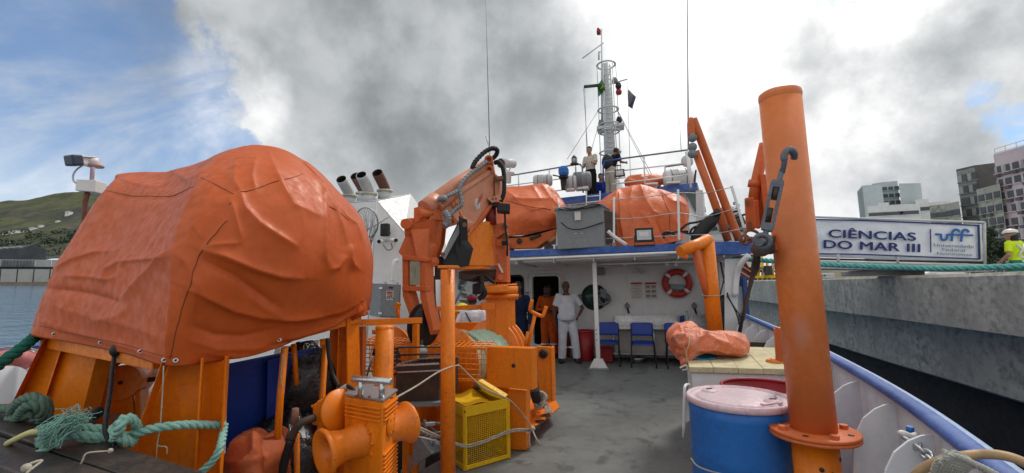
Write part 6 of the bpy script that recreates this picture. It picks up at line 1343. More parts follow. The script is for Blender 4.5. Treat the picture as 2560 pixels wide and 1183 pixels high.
for px, py, D in ((996, 1012, 3.64), (1112, 1006, 3.68), (1000, 1006, 4.0), (1108, 1002, 4.03)):
    c = C(px, py, D); mb = MB(); mb.bar(V(c[0], c[1], 0), c, .035, .035, (0, 1, 0)); mb.build('leg', M_DARK, hp)
mb = MB(); mb.bar(C(992, 1012, 3.6), C(1118, 1008, 3.66), .06, .03); mb.build('ledge', M_GREY, hp)
gs = thing('grab_sampler', 'dark grab sampler with a triangular bucket below the hopper', 'sampler', G(1065, 1175))
plateb = lambda pts, vec, nm, mat: (lambda m: (plate(m, pts, vec), m.build(nm, mat, gs, .003)))(MB())
plateb([(1032, 1168, 3.5), (1080, 1135, 3.5), (1050, 1098, 3.5), (1036, 1104, 3.5), (1032, 1130, 3.5)], V(.02, .16, 0), 'bucket', M_GREY)
plateb([(1062, 1172, 3.7), (1100, 1150, 3.7), (1090, 1100, 3.7), (1066, 1108, 3.7)], V(.02, .16, 0), 'bucket', M_DARK)
for a, b_ in (((1050, 1060), (1100, 1058)), ((1045, 1085), (1105, 1080)), ((1040, 1096), (1105, 1094)), ((1080, 1135), (1100, 1125)), ((1085, 1100), (1082, 1125)), ((1060, 1060), (1075, 1090)), ((1060, 1050), (1095, 1085))):
    mb = MB(); mb.tube([C(*a, 3.55), C(*b_, 3.6)], .010, 8); mb.build('arm', M_GREY, gs)
mb = MB(); mb.bar(C(1062, 1060, 3.52), C(1088, 1058, 3.55), .04, .03); mb.build('hinge', M_STEEL, gs, .004)
# --- yellow cage
ya, yb = G(1163, 1178), G(1272, 1146); yd = unit(yb - ya); yn = V(-yd[1], yd[0], 0); yn = yn if yn[1] > 0 else -yn; yl = ya + yn * .45; yc = yb + yn * .45; yh = .53
cg = thing('yellow_cage', 'yellow steel cage box with wire mesh sides and a torn lid', 'cage', (ya + yc) / 2 * V(1, 1, 0))
for p in (ya, yb, yc, yl):
    mb = MB(); mb.bar(p * V(1, 1, 0) + V(0, 0, .005), p * V(1, 1, 0) + V(0, 0, yh), .03, .03, (0, 1, 0)); mb.build('corner_post', M_YEL, cg, .003)
for a, b_ in ((ya, yb), (ya, yl), (yb, yc), (yl, yc)):
    for z, h_, nm in ((.025, .035, 'bottom_rail'), (yh - .03, .085, 'top_band')):
        mb = MB(); mb.bar(a * V(1, 1, 0) + V(0, 0, z), b_ * V(1, 1, 0) + V(0, 0, z), .022, h_); mb.build(nm, M_YEL, cg, .002)
    mesh_panel(cg, a + V(0, 0, yh - .06), b_ + V(0, 0, yh - .06), b_ + V(0, 0, .04), a + V(0, 0, .04), 22, 26, .0026, 'wire_mesh', M_YEL)
mb = MB(); nL = 14; Pl = np.zeros((nL, nL, 3))
for i in range(nL):
    for j in range(nL):
        u, v_ = j / (nL - 1), i / (nL - 1); Pl[i, j] = yl + (yc - yl) * u * .74 + (ya - yl) * v_ + V(0, 0, yh + .022 + .035 * max(0, u - .72) / .28 * math.sin(v_ * 5 + 1) + .006 * math.sin(9 * u + 4 * v_))
mb.grid(Pl, True, .003); mb.build('lid_sheet', M_YEL, cg, fix=False)
mb = MB(); mb.prism([yl + (yc - yl) * .72 + V(0, 0, yh + .05), yc + V(0, 0, yh + .03), yb + (yc - yb) * .25 + V(0, 0, yh + .03), ya + (yb - ya) * .55 + yn * .2 + V(0, 0, yh + .11)], V(0, 0, .006)); mb.build('bent_flap', M_DKBRN, cg)
mb = MB(); mb.prism([C(1190, 955, 3.9), C(1196, 952, 3.9), C(1262, 992, 3.85), C(1258, 1000, 3.85), C(1222, 988, 3.88), C(1205, 978, 3.9)], V(.02, .04, .01)); mb.build('bent_flap', M_YEL, cg, .002)
hole(cg, ya * V(1, 1, 0) + V(0, 0, yh - .03) + unit(_O - ya) * .022, .008, unit(_O - ya))
# rope lashing round the cage
mb = MB()
for dz in (0, .016):
    P_ = sm_path([C(1030, 1060, 3.4), C(1100, 1092, 3.5)] + [ya + V(0, 0, .215 + dz) - yn * .02 - yd * .03, ya + yd * .15 + V(0, 0, .205 + dz) - yn * .02, yb + V(0, 0, .24 + dz) - yn * .02 + yd * .02, C(1322, 1078, 4.22) + V(0, 0, dz), C(1330, 1070, 4.25)], 7); mb.tube(P_, .0085, 7)
mb.sphere(C(1331, 1072, 4.2), V(.03, .03, .025), 10); mb.tube(sm_path([C(1331, 1074, 4.2), C(1338, 1092, 4.1), C(1349, 1112, 4.1)], 5), .008, 6); mb.tube(sm_path([C(1326, 1078, 4.2), C(1322, 1100, 4.15), C(1326, 1116, 4.15)], 5), .006, 6)
tag(mb.build('cage_lashing', M_CORD, fix=False), 'double rope lashing tied round the yellow cage', 'rope')
mb = MB(); mb.tube(sm_path([C(985, 997, 2.62), C(1040, 966, 2.9), C(1100, 928, 3.2), C(1142, 914, 3.6), C(1152, 918, 3.7), C(1180, 945, 3.78), C(1210, 970, 3.8), C(1258, 992, 3.84), C(1285, 1010, 3.95), C(1310, 1040, 4.1), C(1331, 1072, 4.2)], 6), .006, 7); tag(mb.build('stretched_line', M_CORD), 'thin line stretched from the capstan over the yellow cage lid', 'rope')
mb = MB(); mb.tube(sm_path([C(1040, 1070, 3.0), C(1070, 1085, 3.3), C(1100, 1096, 3.5), C(1140, 1112, 3.8)], 5), .006, 7); mb.tube(sm_path([C(1045, 1092, 3.1), C(1080, 1100, 3.3), C(1110, 1108, 3.5)], 5), .006, 7); tag(mb.build('sampler_lines', M_CORD), 'two pale lines running past the grab sampler', 'rope')
# ================================================================== STARBOARD SIDE AND DECKHOUSE FITTINGS
# --- white locker with wooden top
lk = thing('white_locker', 'long white deck locker with a worn yellow wooden top', 'locker', V(.95, 5, 0))
lx0, ly0, ly1, lz = .47, 4.38, 5.75, .85
mb = MB(); mb.prism([V(lx0, ly0, .0), V(stbx(ly0) - .05, ly0, 0), V(stbx(ly1) - .05, ly1, 0), V(lx0 + .1, ly1, 0)], V(0, 0, lz - .05)); mb.build('body', M_WH2, lk, .012)
xe = lambda y: stbx(y) - .03
npl = 5
for k in range(npl):
    u0, u1 = k / npl + .001, (k + 1) / npl - .001; f0 = lambda u, y: (lx0 - .02 + (.1 if y > 5 else 0)) * (1 - u) + xe(y) * u
    mb = MB(); mb.prism([V(f0(u0, ly0), ly0 - .025, lz - .048), V(f0(u1, ly0), ly0 - .025, lz - .048), V(f0(u1, ly1), ly1, lz - .048), V(f0(u0, ly1), ly1, lz - .048)], V(0, 0, .048 + .003 * (k % 2))); mb.build('plank', M_YWOOD, lk, .004)
mb = MB(); mb.bar(V(.72, ly0 - .005, .62), V(1.05, ly0 - .005, .62), .012, .06, (0, -1, 0)); mb.build('front_slot', M_LGREY, lk)
for z in (.25, .5):
    mb = MB(); mb.box((lx0 + .5, ly0 - .006, z), (.95, .01, .02)); mb.build('stiffener', M_WH2, lk)
gbp = [C(1722, 962, 3.75), C(1714, 964, 3.65), C(1711, 985, 3.6), C(1709, 1095, 3.6)]
th = thing('white_grab_bar', 'white bent bar hooked beside the blue drum', 'bar', V(*gbp[-1][:2], .3))
mb = MB(); mb.tube(sm_path(gbp, 4), .012, 8); mb.build('bar', M_WH2, th); mb = MB(); mb.tube([C(1713, 988, 3.6), C(1724, 990, 3.6), C(1724, 1012, 3.6)], .016, 8); mb.build('hook', M_WH2, th)
# --- drums
def drum(c, r, h, bodym, lidm, label, name, closed):
    th = thing(name, label, 'drum', V(c[0], c[1], 0)); b0 = V(c[0], c[1], .002)
    prof = [(0, 0), (r * .94, 0), (r * .97, .02), (r * .97, h * .10), (r * .99, h * .3), (r, h * .33), (r * .99, h * .36), (r * .985, h * .62), (r, h * .65), (r * .985, h * .68), (r * .975, h * .9), (r * .985, h * .975)]
    if closed: prof += [(0, h * .975)]
    else: prof += [(r * .95, h * .975), (r * .93, h * .3), (0, h * .3)]
    mb = MB(); mb.lathe(prof, b0, n=56); mb.build('body', bodym, th)
    if closed:
        mb = MB(); mb.lathe([(r * .985, -.035), (r * 1.02, -.03), (r * 1.025, -.012), (r * 1.01, .002), (r * .97, .004), (r * .95, -.012), (r * .82, -.014), (r * .80, -.004), (r * .78, 0), (0, .002)], b0 + V(0, 0, h), n=56); ld = mb.build('lid', lidm, th)
        for a, dr in ((2.5, .62), (-.55, .66)):
            p = b0 + V(math.cos(a) * r * dr, math.sin(a) * r * dr, h + .002); mb = MB(); mb.lathe([(.0, .010), (.022, .010), (.026, .004), (.045, .004), (.05, -.004), (0, -.004)], p, n=24); bg_ = mb.build('bung', lidm, ld); mb = MB(); mb.box(p + V(0, 0, .012), (.035, .008, .006)); mb.build('bung_slot', M_DARK, ld)
        mb = MB(); pts = [b0 + V(math.cos(a) * r * .74, math.sin(a) * r * .74, h + .004) for a in np.linspace(-1.2, .1, 16)]; mb.tube(pts, .012, 6, flat=.4); mb.build('moulded_rib', lidm, ld)
    else:
        mb = MB(); mb.ring(b0 + V(0, 0, h * .98), r * .975, .013, (0, 0, 1), 56, 8); mb.build('rim', lidm, th)
    return th
q = C(1845, 991, 2.62); drum(q, .283, q[2], M_DRUM, M_LID, 'blue plastic drum with a faded pink lid beside the big post', 'blue_drum', True)
q2 = C(1903, 962, 3.36); drum(q2, .285, q2[2], M_RED, M_RED, 'open dark red drum behind the blue drum', 'red_drum', False)
mb = MB(); mb.tube(sm_path([C(1727, 1145, 2.4), C(1745, 1166, 2.36), C(1790, 1182, 2.34), C(1850, 1192, 2.33)], 6), .004, 6); tag(mb.build('drum_lashing', M_CORD), 'thin pale line round the bottom of the blue drum', 'cord')
# --- big post with flange
pp = C(2034, 1078, 2.25); px_, py_ = pp[0], pp[1]; zf = pp[2]
def zat(y_, x_=px_, yy=py_):
    lo, hi = -1., 6.
    for _ in range(40):
        m_ = (lo + hi) / 2
        if proj((x_, yy, m_))[1] > y_: lo = m_
        else: hi = m_
    return lo
zt_ = zat(242); big = thing('big_orange_post', 'big orange post with a bolted flange, thickest and nearest in the photo', 'post', V(px_, py_, 0))
lean = V(-.012, .0, 0)
M_POST = paint('post_orange_paint', (.68, .19, .055), .42, .14, 3, dirt=(.60, .16, .02), dirt_amt=.7, chip=(.45, .12, .02), chip_thr=.74, streak=.15)
mb = MB(); mb.cyl(V(px_, py_, zf + .012), V(px_, py_, zt_) + lean, .1035, 48); mb.build('upper_tube', M_POST, big)
mb = MB(); mb.lathe([(0, .03), (.09, .03), (.104, .02), (.107, 0), (.104, -.02)], V(px_, py_, zt_) + lean, n=48); mb.build('top_cap', M_POST, big)
mb = MB(); mb.cyl(V(px_, py_, 0), V(px_, py_, zf - .02), .1035, 48); mb.build('lower_tube', M_OR, big)
for z in (.012, -.006):
    mb = MB(); mb.lathe([(0, z), (.196, z), (.199, z - .004), (.199, z - .013), (.196, z - .016), (0, z - .016)], V(px_, py_, zf), n=56); mb.build('flange', M_OR2, big)
for k in range(8):
    a = k * math.pi / 4 + .25; p = V(px_ + .155 * math.cos(a), py_ + .155 * math.sin(a), zf + .012)
    if k % 2: hole(big, p + V(0, 0, .0005), .013, (0, 0, 1))
    else: bolt(big, p, (0, 0, 1), .021, .018, M_OR2); bolt(big, p + V(0, 0, -.045), (0, 0, 1), .018, .012, M_RUSTY)
for z, a in ((zf - .17, -1.25), (zf - .11, -.62), (zf - .15, -1.7)):
    n_ = V(math.cos(a), math.sin(a), 0); hole(big, V(px_, py_, z) + n_ * .1036, .011, n_)
pn = unit(V(-px_, -py_, 0)); s_ = V(-pn[1], pn[0], 0)
M_PALE_PATCH = None
def pale_patch_material():  # post paint with a pale patch fading out from one point
    m = M_POST.copy(); m.name = 'post_paint_with_pale_patch'; nt = m.node_tree; b = [n for n in nt.nodes if n.type == 'BSDF_PRINCIPLED'][0]
    src = b.inputs['Base Color'].links[0].from_socket; t = NT.__new__(NT); t.t = nt
    pos = t.n('ShaderNodeNewGeometry').outputs['Position']; c = C(1998, 840, 2.15)
    dd = t.vm('MULTIPLY', t.vm('SUBTRACT', pos, tuple(c)), (1, 1, .62)); ln_ = t.vm('LENGTH', dd)
    f = t.math('MULTIPLY', t.ramp(ln_, .02, .13, .85, 0), t.ramp(t.noise(pos, 9, 5, .6), .25, .6, .6, 1)); t.put(b.inputs['Base Color'], t.mix(f, src, (.66, .62, .64))); return m
for o_ in big.children:
    if o_.name.startswith('upper_tube'): o_.data.materials[0] = pale_patch_material()
mb = MB(); plate(mb, [(1946, 820, 2.75), (1961, 820, 2.75), (1964, 905, 2.75), (1948, 905, 2.75)], V(.0, .08, 0)); mb.build('side_lug', M_OR2, big, .004)
c = G(1942, 905, lz + .004); th = thing('orange_base_disc', 'orange round base plate screwed on the yellow locker top', 'base plate', c); mb = MB(); mb.lathe([(0, 0), (.09, 0), (.09, .014), (0, .014)], c, n=28); mb.build('disc', M_OR, th)
for k in range(4): bolt(th, c + V(.07 * math.cos(k * 1.57 + .4), .07 * math.sin(k * 1.57 + .4), .014), (0, 0, 1), .010, .008)
mb = MB(); mb.bar(C(1950, 905, 4.2), C(1944, 822, 4.2), .06, .05, (0, 1, 0)); mb.build('upright', M_OR, th, .004)
# turnbuckle
tk = thing('turnbuckle', 'grey steel turnbuckle hooked on the big orange post', 'turnbuckle', C(1910, 590, 2.16))
td = lambda x, y, d=0: C(x, y, 2.16 + d)
mb = MB(); mb.tube(sm_path([td(1955, 432, .0), td(1961, 405, -.02), td(1960, 390, -.02), td(1968, 377, -.02), td(1980, 377, -.02), td(1986, 388, -.01), td(1985, 397, 0)], 6), [.013] * 8 + [.016] * 12 + [.018] * 10 + [.015] * 7, 12); mb.build('hook', M_DGALV, tk)
mb = MB(); mb.tube([td(1956, 425), td(1948, 450), td(1942, 468)], [.014, .012, .010], 12); mb.build('threaded_rod', M_DGALV, tk)
d = unit(td(1915, 555) - td(1945, 455)); sv = unit(np.cross(d, unit(_O - td(1930, 500))))
for sg in (-1, 1):
    mb = MB(); mb.bar(td(1944, 455) + sv * .021 * sg, td(1917, 572) + sv * .021 * sg, .016, .03, unit(_O - td(1930, 500))); mb.build('frame_bar', M_DGALV, tk, .003)
for y0_, x0_, y1_, x1_ in ((450, 1946, 470, 1942), (558, 1922, 578, 1916)):
    mb = MB(); mb.bar(td(x0_, y0_), td(x1_, y1_), .05, .034, unit(_O - td(1930, 500))); mb.build('frame_end', M_DGALV, tk, .005)
for a, b_ in (((1941, 470), (1936, 500)), ((1925, 520), (1918, 555))):
    mb = MB(); mb.tube([td(*a, -.0), td(*b_, 0)], .016, 12); mb.build('thread_end', M_DARK, tk)
mb = MB(); mb.tube([td(1917, 572), td(1911, 595)], .013, 12); mb.build('threaded_rod', M_DGALV, tk)
mb = MB(); c = td(1906, 604); mb.ring(c, .032, .014, unit(_O - c), 24, 10); mb.build('shackle_bow', M_DGALV, tk); mb = MB(); mb.cyl(td(1898, 606, -.03), td(1920, 600, .02), .016, 12); mb.cyl(td(1897, 606, -.035), td(1899, 606, -.02), .019, 12); mb.build('shackle_pin', M_DGALV, tk)
# folded side arm
fa_ = thing('folded_arm', 'folded orange arm plates bolted behind the big post', 'arm', C(1890, 600, 2.6))
mb = MB(); plate(mb, [(1863, 494, 2.62), (1886, 493, 2.62), (1891, 572, 2.62), (1867, 574, 2.62)], V(0, .03, 0)); mb.build('end_plate', M_OR2, fa_, .008)
for p in ((1869, 507), (1874, 561)): bolt(fa_, C(*p, 2.615), unit(_O - C(*p, 2.6)), .016, .014, M_RUSTY)
for pts in ([(1886, 500, 2.68), (1896, 498, 2.68), (1902, 570, 2.68), (1890, 570, 2.68)], [(1893, 475, 2.7), (1908, 472, 2.7), (1914, 562, 2.7), (1900, 565, 2.7)], [(1900, 432, 2.66), (1930, 440, 2.66), (1935, 560, 2.66), (1912, 565, 2.66)]):
    mb = MB(); plate(mb, pts, V(.01, .05, 0)); mb.build('arm_plate', M_OR2, fa_, .006)
mb = MB(); mb.tube([C(1884, 500, 2.72), C(1889, 462, 2.72), C(1912, 360, 2.72)], .032, 16); mb.build('arm_tube', M_OR2, fa_)
mb = MB(); mb.tube([C(1887, 468, 2.72), C(1890, 452, 2.72)], .042, 16); mb.build('collar', M_OR2, fa_)
mb = MB(); mb.cyl(C(1912, 612, 2.4), C(1942, 606, 2.35), .045, 16); mb.build('pivot_tube', M_OR2, fa_)
# rusty snatch block with wires
sb_ = thing('rusty_snatch_block', 'rusty snatch block hanging beside the big orange post', 'block', C(1905, 640, 2.3))
mb = MB(); plate(mb, [(1875, 620, 2.3), (1892, 600, 2.28), (1938, 604, 2.26), (1938, 618, 2.26), (1900, 630, 2.28)], V(.0, .02, -.02)); mb.build('cheek', M_RUSTY, sb_, .006)
mb = MB(); mb.lathe([(0, -.02), (.05, -.02), (.058, -.012), (.046, 0), (.058, .012), (.05, .02), (0, .02)], C(1908, 622, 2.36), unit(V(.1, -.3, 1)), 28); mb.build('sheave', M_DKBRN, sb_)
mb = MB(); plate(mb, [(1885, 622, 2.28), (1940, 606, 2.24), (1941, 625, 2.24), (1915, 640, 2.26), (1888, 640, 2.28)], V(.0, .05, 0)); mb.build('cheek', M_DKBRN, sb_, .01)
mb = MB()
for k in range(6): mb.tube(sm_path([C(1938, 592 + 3 * k, 2.22), C(1918, 596 + 2 * k, 2.18 + .01 * k), C(1900, 602 + k, 2.2), C(1888, 612, 2.24)], 5), .004, 6)
mb.build('wire_turns', M_DARK, sb_)
mb = MB(); mb.ring(C(1862, 600, 2.7), .03, .008, (.3, -1, .2), 20, 8); mb.ring(C(1880, 590, 2.6), .04, .009, (.1, -1, .5), 20, 8); mb.tube(sm_path([C(1858, 604, 2.7), C(1872, 596, 2.62), C(1890, 598, 2.4), C(1905, 604, 2.25)], 5), .010, 8); mb.build('rusty_chain', M_RUSTY, sb_)
mb = MB(); mb.tube(sm_path([C(1891, 636, 2.35), C(1886, 668, 2.5), C(1879, 700, 3.0), C(1868, 745, 4.0), C(1858, 790, 5.0), C(1848, 835, 6.0)], 7), [.014] * 20 + [.018] * 12 + [.024] * 4, 10); mb.tube(sm_path([C(1896, 640, 2.33), C(1893, 672, 2.45), C(1884, 690, 2.7)], 5), .011, 8); tag(mb.build('black_fall_rope', M_BLACK, fix=False), 'black rope falling from the rusty snatch block to the bulwark', 'rope')
# --- small davit on the locker
dv_ = thing('small_davit', 'orange bent tube davit in front of the life ring wall', 'davit', V(*C(1788, 830, 5.45)[:2], .85))
t0, t1 = C(1789, 845, 5.45), C(1766, 604, 5.45)
mb = MB(); mb.tube([t0, t1], .092, 24); mb.build('mast_tube', M_OR, dv_)
mb = MB(); mb.tube([C(1700, 630, 5.3), C(1768, 602, 5.42)], .072, 20); mb.build('arm_tube', M_OR, dv_); mb = MB(); mb.sphere(t1, V(.093, .093, .09), 18); mb.build('elbow', M_OR, dv_)
mb = MB(); mb.tube([C(1737, 620, 5.36), C(1758, 700, 5.42), C(1772, 745, 5.44)], .05, 16); mb.build('brace_tube', M_OR2, dv_)
mb = MB(); mb.lathe([(0, 0), (.03, 0), (.035, -.03), (.02, -.06), (0, -.06)], C(1713, 637, 5.28), n=12); mb.build('arm_eye', M_OR2, dv_)
mb = MB(); mb.ring(C(1777, 737, 5.45), .095, .006, unit(t1 - t0), 24, 6); mb.build('rope_turn', M_CORD, dv_)
# --- tarp bundle
nb = [[(1700, 902, 4.40), (1722, 905, 4.3), (1760, 884, 4.32), (1810, 889, 4.32), (1855, 891, 4.36), (1874, 876, 4.55)], [(1678, 862, 4.42), (1708, 866, 4.22), (1760, 862, 4.28), (1815, 868, 4.26), (1862, 872, 4.32), (1874, 862, 4.55)], [(1678, 832, 4.46), (1706, 826, 4.3), (1750, 838, 4.36), (1805, 846, 4.36), (1852, 850, 4.42), (1868, 850, 4.6)], [(1700, 808, 4.6), (1726, 804, 4.55), (1758, 825, 4.6), (1802, 827, 4.66), (1846, 830, 4.7), (1862, 838, 4.8)]]
TB, _, _ = tarp(nb, 150, 90, [([(1690, 830), (1700, 860), (1695, 890)], 0.041, 5, 7), ([(1712, 815), (1722, 850), (1720, 890)], -0.047, 5, 7), ([(1728, 808), (1740, 835), (1738, 870)], 0.047, 5, 6), ([(1735, 850), (1770, 842), (1830, 848), (1868, 860)], 0.041, 4, 8), ([(1745, 835), (1790, 855), (1830, 870)], 0.041, 4, 9), ([(1760, 828), (1800, 838), (1850, 838)], -0.027, 5, 5), ([(1740, 875), (1790, 872), (1850, 884)], 0.034, 5, 7), ([(1680, 850), (1700, 842), (1720, 838)], 0.041, 4, 5), ([(1685, 870), (1705, 876), (1722, 868)], -0.041, 4, 5), ([(1800, 830), (1815, 860), (1812, 885)], 0.020, 5, 8), ([(1700, 812), (1708, 835), (1700, 850)], 0.027, 4, 4)], .007, 6, V(-.05, .35, 0), (.06, .35), rng=5)
tbn = thing('tarpaulin_bundle', 'crumpled orange and pink tarpaulin bundle on the locker', 'tarpaulin', C(1780, 890, 4.45)); mb = MB(); mb.grid(TB, True, .004)
M_TARPB = paint('two_tone_tarpaulin', (.70, .165, .055), .45, .15, 3.4, spec=.5, dirt=(.58, .36, .34), dirt_amt=.95, bump=.4, bump_scale=26, bump_d=.006); mb.build('sheet', M_TARPB, tbn, fix=False)
mb = lump(C(1712, 900, 4.32), V(.05, .05, .07), 4, .5, 16); mb.build('tied_tail', M_TARPB, tbn, fix=False)
mb = MB(); mb.tube(sm_path([surf_at(TB, 1722, 812, .004), surf_at(TB, 1724, 850, .006), surf_at(TB, 1718, 880, .006), C(1717, 900, 4.28), C(1716, 925, 4.28)], 5), .006, 6); mb.build('binding_cord', M_YWOOD, tbn)
mb = MB(); mb.tube(sm_path([C(1700, 920, 4.2), C(1708, 916, 4.2), C(1716, 914, 4.2), C(1720, 922, 4.2), C(1706, 926, 4.2)], 5), .008, 6); tag(mb.build('white_rag', M_PLASTICW), 'white rag knotted at the locker corner', 'rag')
Pc = np.array([[G(1727 + (1790 - 1727) * u, 897 - 14 * v_, lz + .012) + V(0, 0, .006 * math.sin(u * 9) * math.cos(v_ * 5)) for u in np.linspace(0, 1, 14)] for v_ in np.linspace(0, 1, 8)])
mb = MB(); mb.grid(Pc, True, .01); tag(mb.build('cyan_cloth', M_CYAN, fix=False), 'folded cyan cloth on the locker edge below the bundle', 'cloth')
# brown crate between locker and bulwark
ct = thing('brown_crate', 'dark brown wooden crate between the locker and the bulwark', 'crate', V(1.45, 6.3, 0))
for k, z in enumerate((.42, .62, .80)):
    mb = MB(); mb.box((1.36, 6.0, z), (.52, .03, .16)); mb.build('plank', M_DKBRN, ct, .004)
mb = MB(); mb.box((1.36, 6.25, .42), (.5, .46, .84)); mb.build('box', M_DKBRN, ct, .006); mb = MB(); mb.bar(V(1.28, 5.98, .78), V(1.44, 5.98, .78), .02, .02); mb.build('handle', M_PLASTICW, ct)
# tall black fender by the column
mb = MB(); mb.tube(sm_path([C(1808, 840, 7.9), C(1806, 800, 7.9), C(1807, 760, 7.9), C(1811, 738, 7.9)], 5), [.06, .09, .11, .115, .12, .12, .12, .12, .12, .118, .115, .11, .10, .085, .06, .03], 14); tag(mb.build('black_fender', M_BLACK), 'tall black rubber fender leaning by the corner column', 'fender')
for pts, r_, lab in (([(1801, 655, 8.0), (1808, 690, 7.9), (1815, 720, 7.8), (1822, 745, 7.7), (1840, 775, 7.5), (1860, 800, 7.2)], .014, 'black cable running down the corner column to the rail'), ([(1812, 690, 7.9), (1806, 715, 7.9), (1800, 738, 7.9)], .010, 'short black cable crossing behind the corner column'), ([(1818, 740, 7.6), (1835, 770, 7.5), (1846, 800, 7.4), (1850, 830, 7.4)], .012, 'thin black cable hanging right of the tall fender')):
    mb = MB(); mb.tube(sm_path([C(*p) for p in pts], 6), r_, 8); tag(mb.build('deck_cable', M_BLACK), lab, 'cable')
# hook with blue cap, chain, coil at the starboard corner
hk = thing('chain_hook', 'blue capped hook with a short chain on the bulwark', 'chain', C(2290, 1120, 1.75))
mb = MB(); mb.cyl(C(2275, 1066, 1.9), C(2276, 1082, 1.9), .014, 14); mb.build('blue_cap', M_DRUM, hk)
mb = MB(); mb.tube(sm_path([C(2246, 1079, 1.86), C(2262, 1086, 1.86), C(2280, 1092, 1.86), C(2292, 1086, 1.88)], 5), [.005, .008, .011, .013, .014, .014, .014, .014, .014, .014, .014, .014, .014, .013, .012, .01], 10); mb.build('hook', M_PLASTICW, hk)
cp = [C(2262, 1096, 1.84), C(2280, 1104, 1.82), C(2294, 1118, 1.78), C(2310, 1130, 1.74), C(2324, 1146, 1.7), C(2338, 1160, 1.66)]
for k in range(len(cp) - 1):
    a, b_ = cp[k], cp[k + 1]; c = (a + b_) / 2; d = unit(b_ - a); L_ = np.linalg.norm(b_ - a) * .72; n0 = unit(np.cross(d, _O - c)); n0 = n0 if k % 2 else np.cross(d, n0)
    mb = MB(); mb.tube([c + d * L_ * math.cos(t_) + n0 * .016 * math.sin(t_) for t_ in np.linspace(0, 2 * math.pi, 18)[:-1]], .0075, 8, closed=True); mb.build('chain_link', M_GALV, hk)
mb = MB(); mb.tube(sm_path([C(2284, 1112, 1.8), C(2282, 1150, 1.8), C(2278, 1200, 1.8)], 5), .003, 6); mb.sphere(C(2281, 1150, 1.8), .006, 8); tag(mb.build('grey_twine', M_CORD), 'grey twine hanging below the chain hook', 'twine')
ho = thing('tan_hoop', 'tan hoop fender curving at the starboard corner', 'fender', C(2430, 1200, 1.25))
P_ = sm_path([C(2275, 1215, 1.38), C(2300, 1178, 1.36), C(2350, 1152, 1.33), C(2410, 1140, 1.3), C(2450, 1136, 1.29), C(2500, 1138, 1.26), C(2550, 1152, 1.23), C(2610, 1185, 1.2)], 8)
mb = MB(); mb.tube(P_, .019, 14, flat=.7); mb.build('hoop', M_TAN, ho)
hk2 = thing('sisal_rope_coil', 'natural fibre rope coil wound over the tan hoop', 'rope', C(2420, 1183, 1.25))
for k in range(9):
    x0 = 2345 + 9 * k; yk = 1150 + 2.2 * k; mb = MB(); rope(mb, sm_path([C(x0 - 12, yk + 30, 1.30), C(x0, yk + 4, 1.255), C(x0 + 26, yk - 12 + k, 1.235), C(x0 + 62, yk - 4 + 2 * k, 1.23), C(x0 + 110, yk + 22 + 2 * k, 1.23), C(x0 + 150, yk + 50, 1.24)], 6), .0078, pitch=5, n=5); mb.build('rope_turn', M_SISAL, hk2, fix=False)
for pts in ([(2364, 1150), (2360, 1128), (2372, 1135), (2400, 1142)], [(2370, 1148), (2382, 1130), (2400, 1136), (2425, 1150)], [(2352, 1160), (2345, 1150), (2360, 1146), (2390, 1150)]):
    mb = MB(); rope(mb, sm_path([C(*p, 1.24) for p in pts], 6), .006, pitch=5, n=5); mb.build('rope_tail', M_SISAL, hk2, fix=False)

# ================================================================== UNDER THE OVERHANG
lc = PY(1693, 708, WY - .09); lr = thing('wall_lifebuoy', 'red lifebuoy with white bands on the deckhouse wall', 'lifebuoy', lc - V(0, 0, .3))
mb = MB(); mb.ring(lc, .245, .068, (0, 1, 0), 48, 14); mb.build('ring', M_RED2, lr)
for k in range(4):
    mb = MB(); mb.ring(lc, .245, .0705, (0, 1, 0), 5, 14, a0=k * 1.571 + .62, a1=k * 1.571 + .86); mb.build('band', M_PLASTICW, lr)
mb = MB(); mb.ring(lc + V(0, -.02, 0), .325, .007, (0, 1, 0), 48, 6); mb.build('grab_line', M_CORD, lr)
mb = MB(); mb.prism([lc + V(-.17, .04, -.02), lc + V(.17, .04, -.04), lc + V(.16, .04, -.12), lc + V(.05, .04, -.17), lc + V(-.14, .04, -.13)], V(0, .04, 0)); mb.build('bracket', M_GGLASS, lr, .01)
mb = MB(); mb.tube(sm_path([wp(1700, 745, .03), wp(1712, 742, .03), wp(1728, 725, .03), wp(1738, 700, .03), wp(1742, 690, .03)], 6), .005, 6); tag(mb.build('lifebuoy_line', M_PLASTICW), 'thin white line strung beside the wall lifebuoy', 'cord')
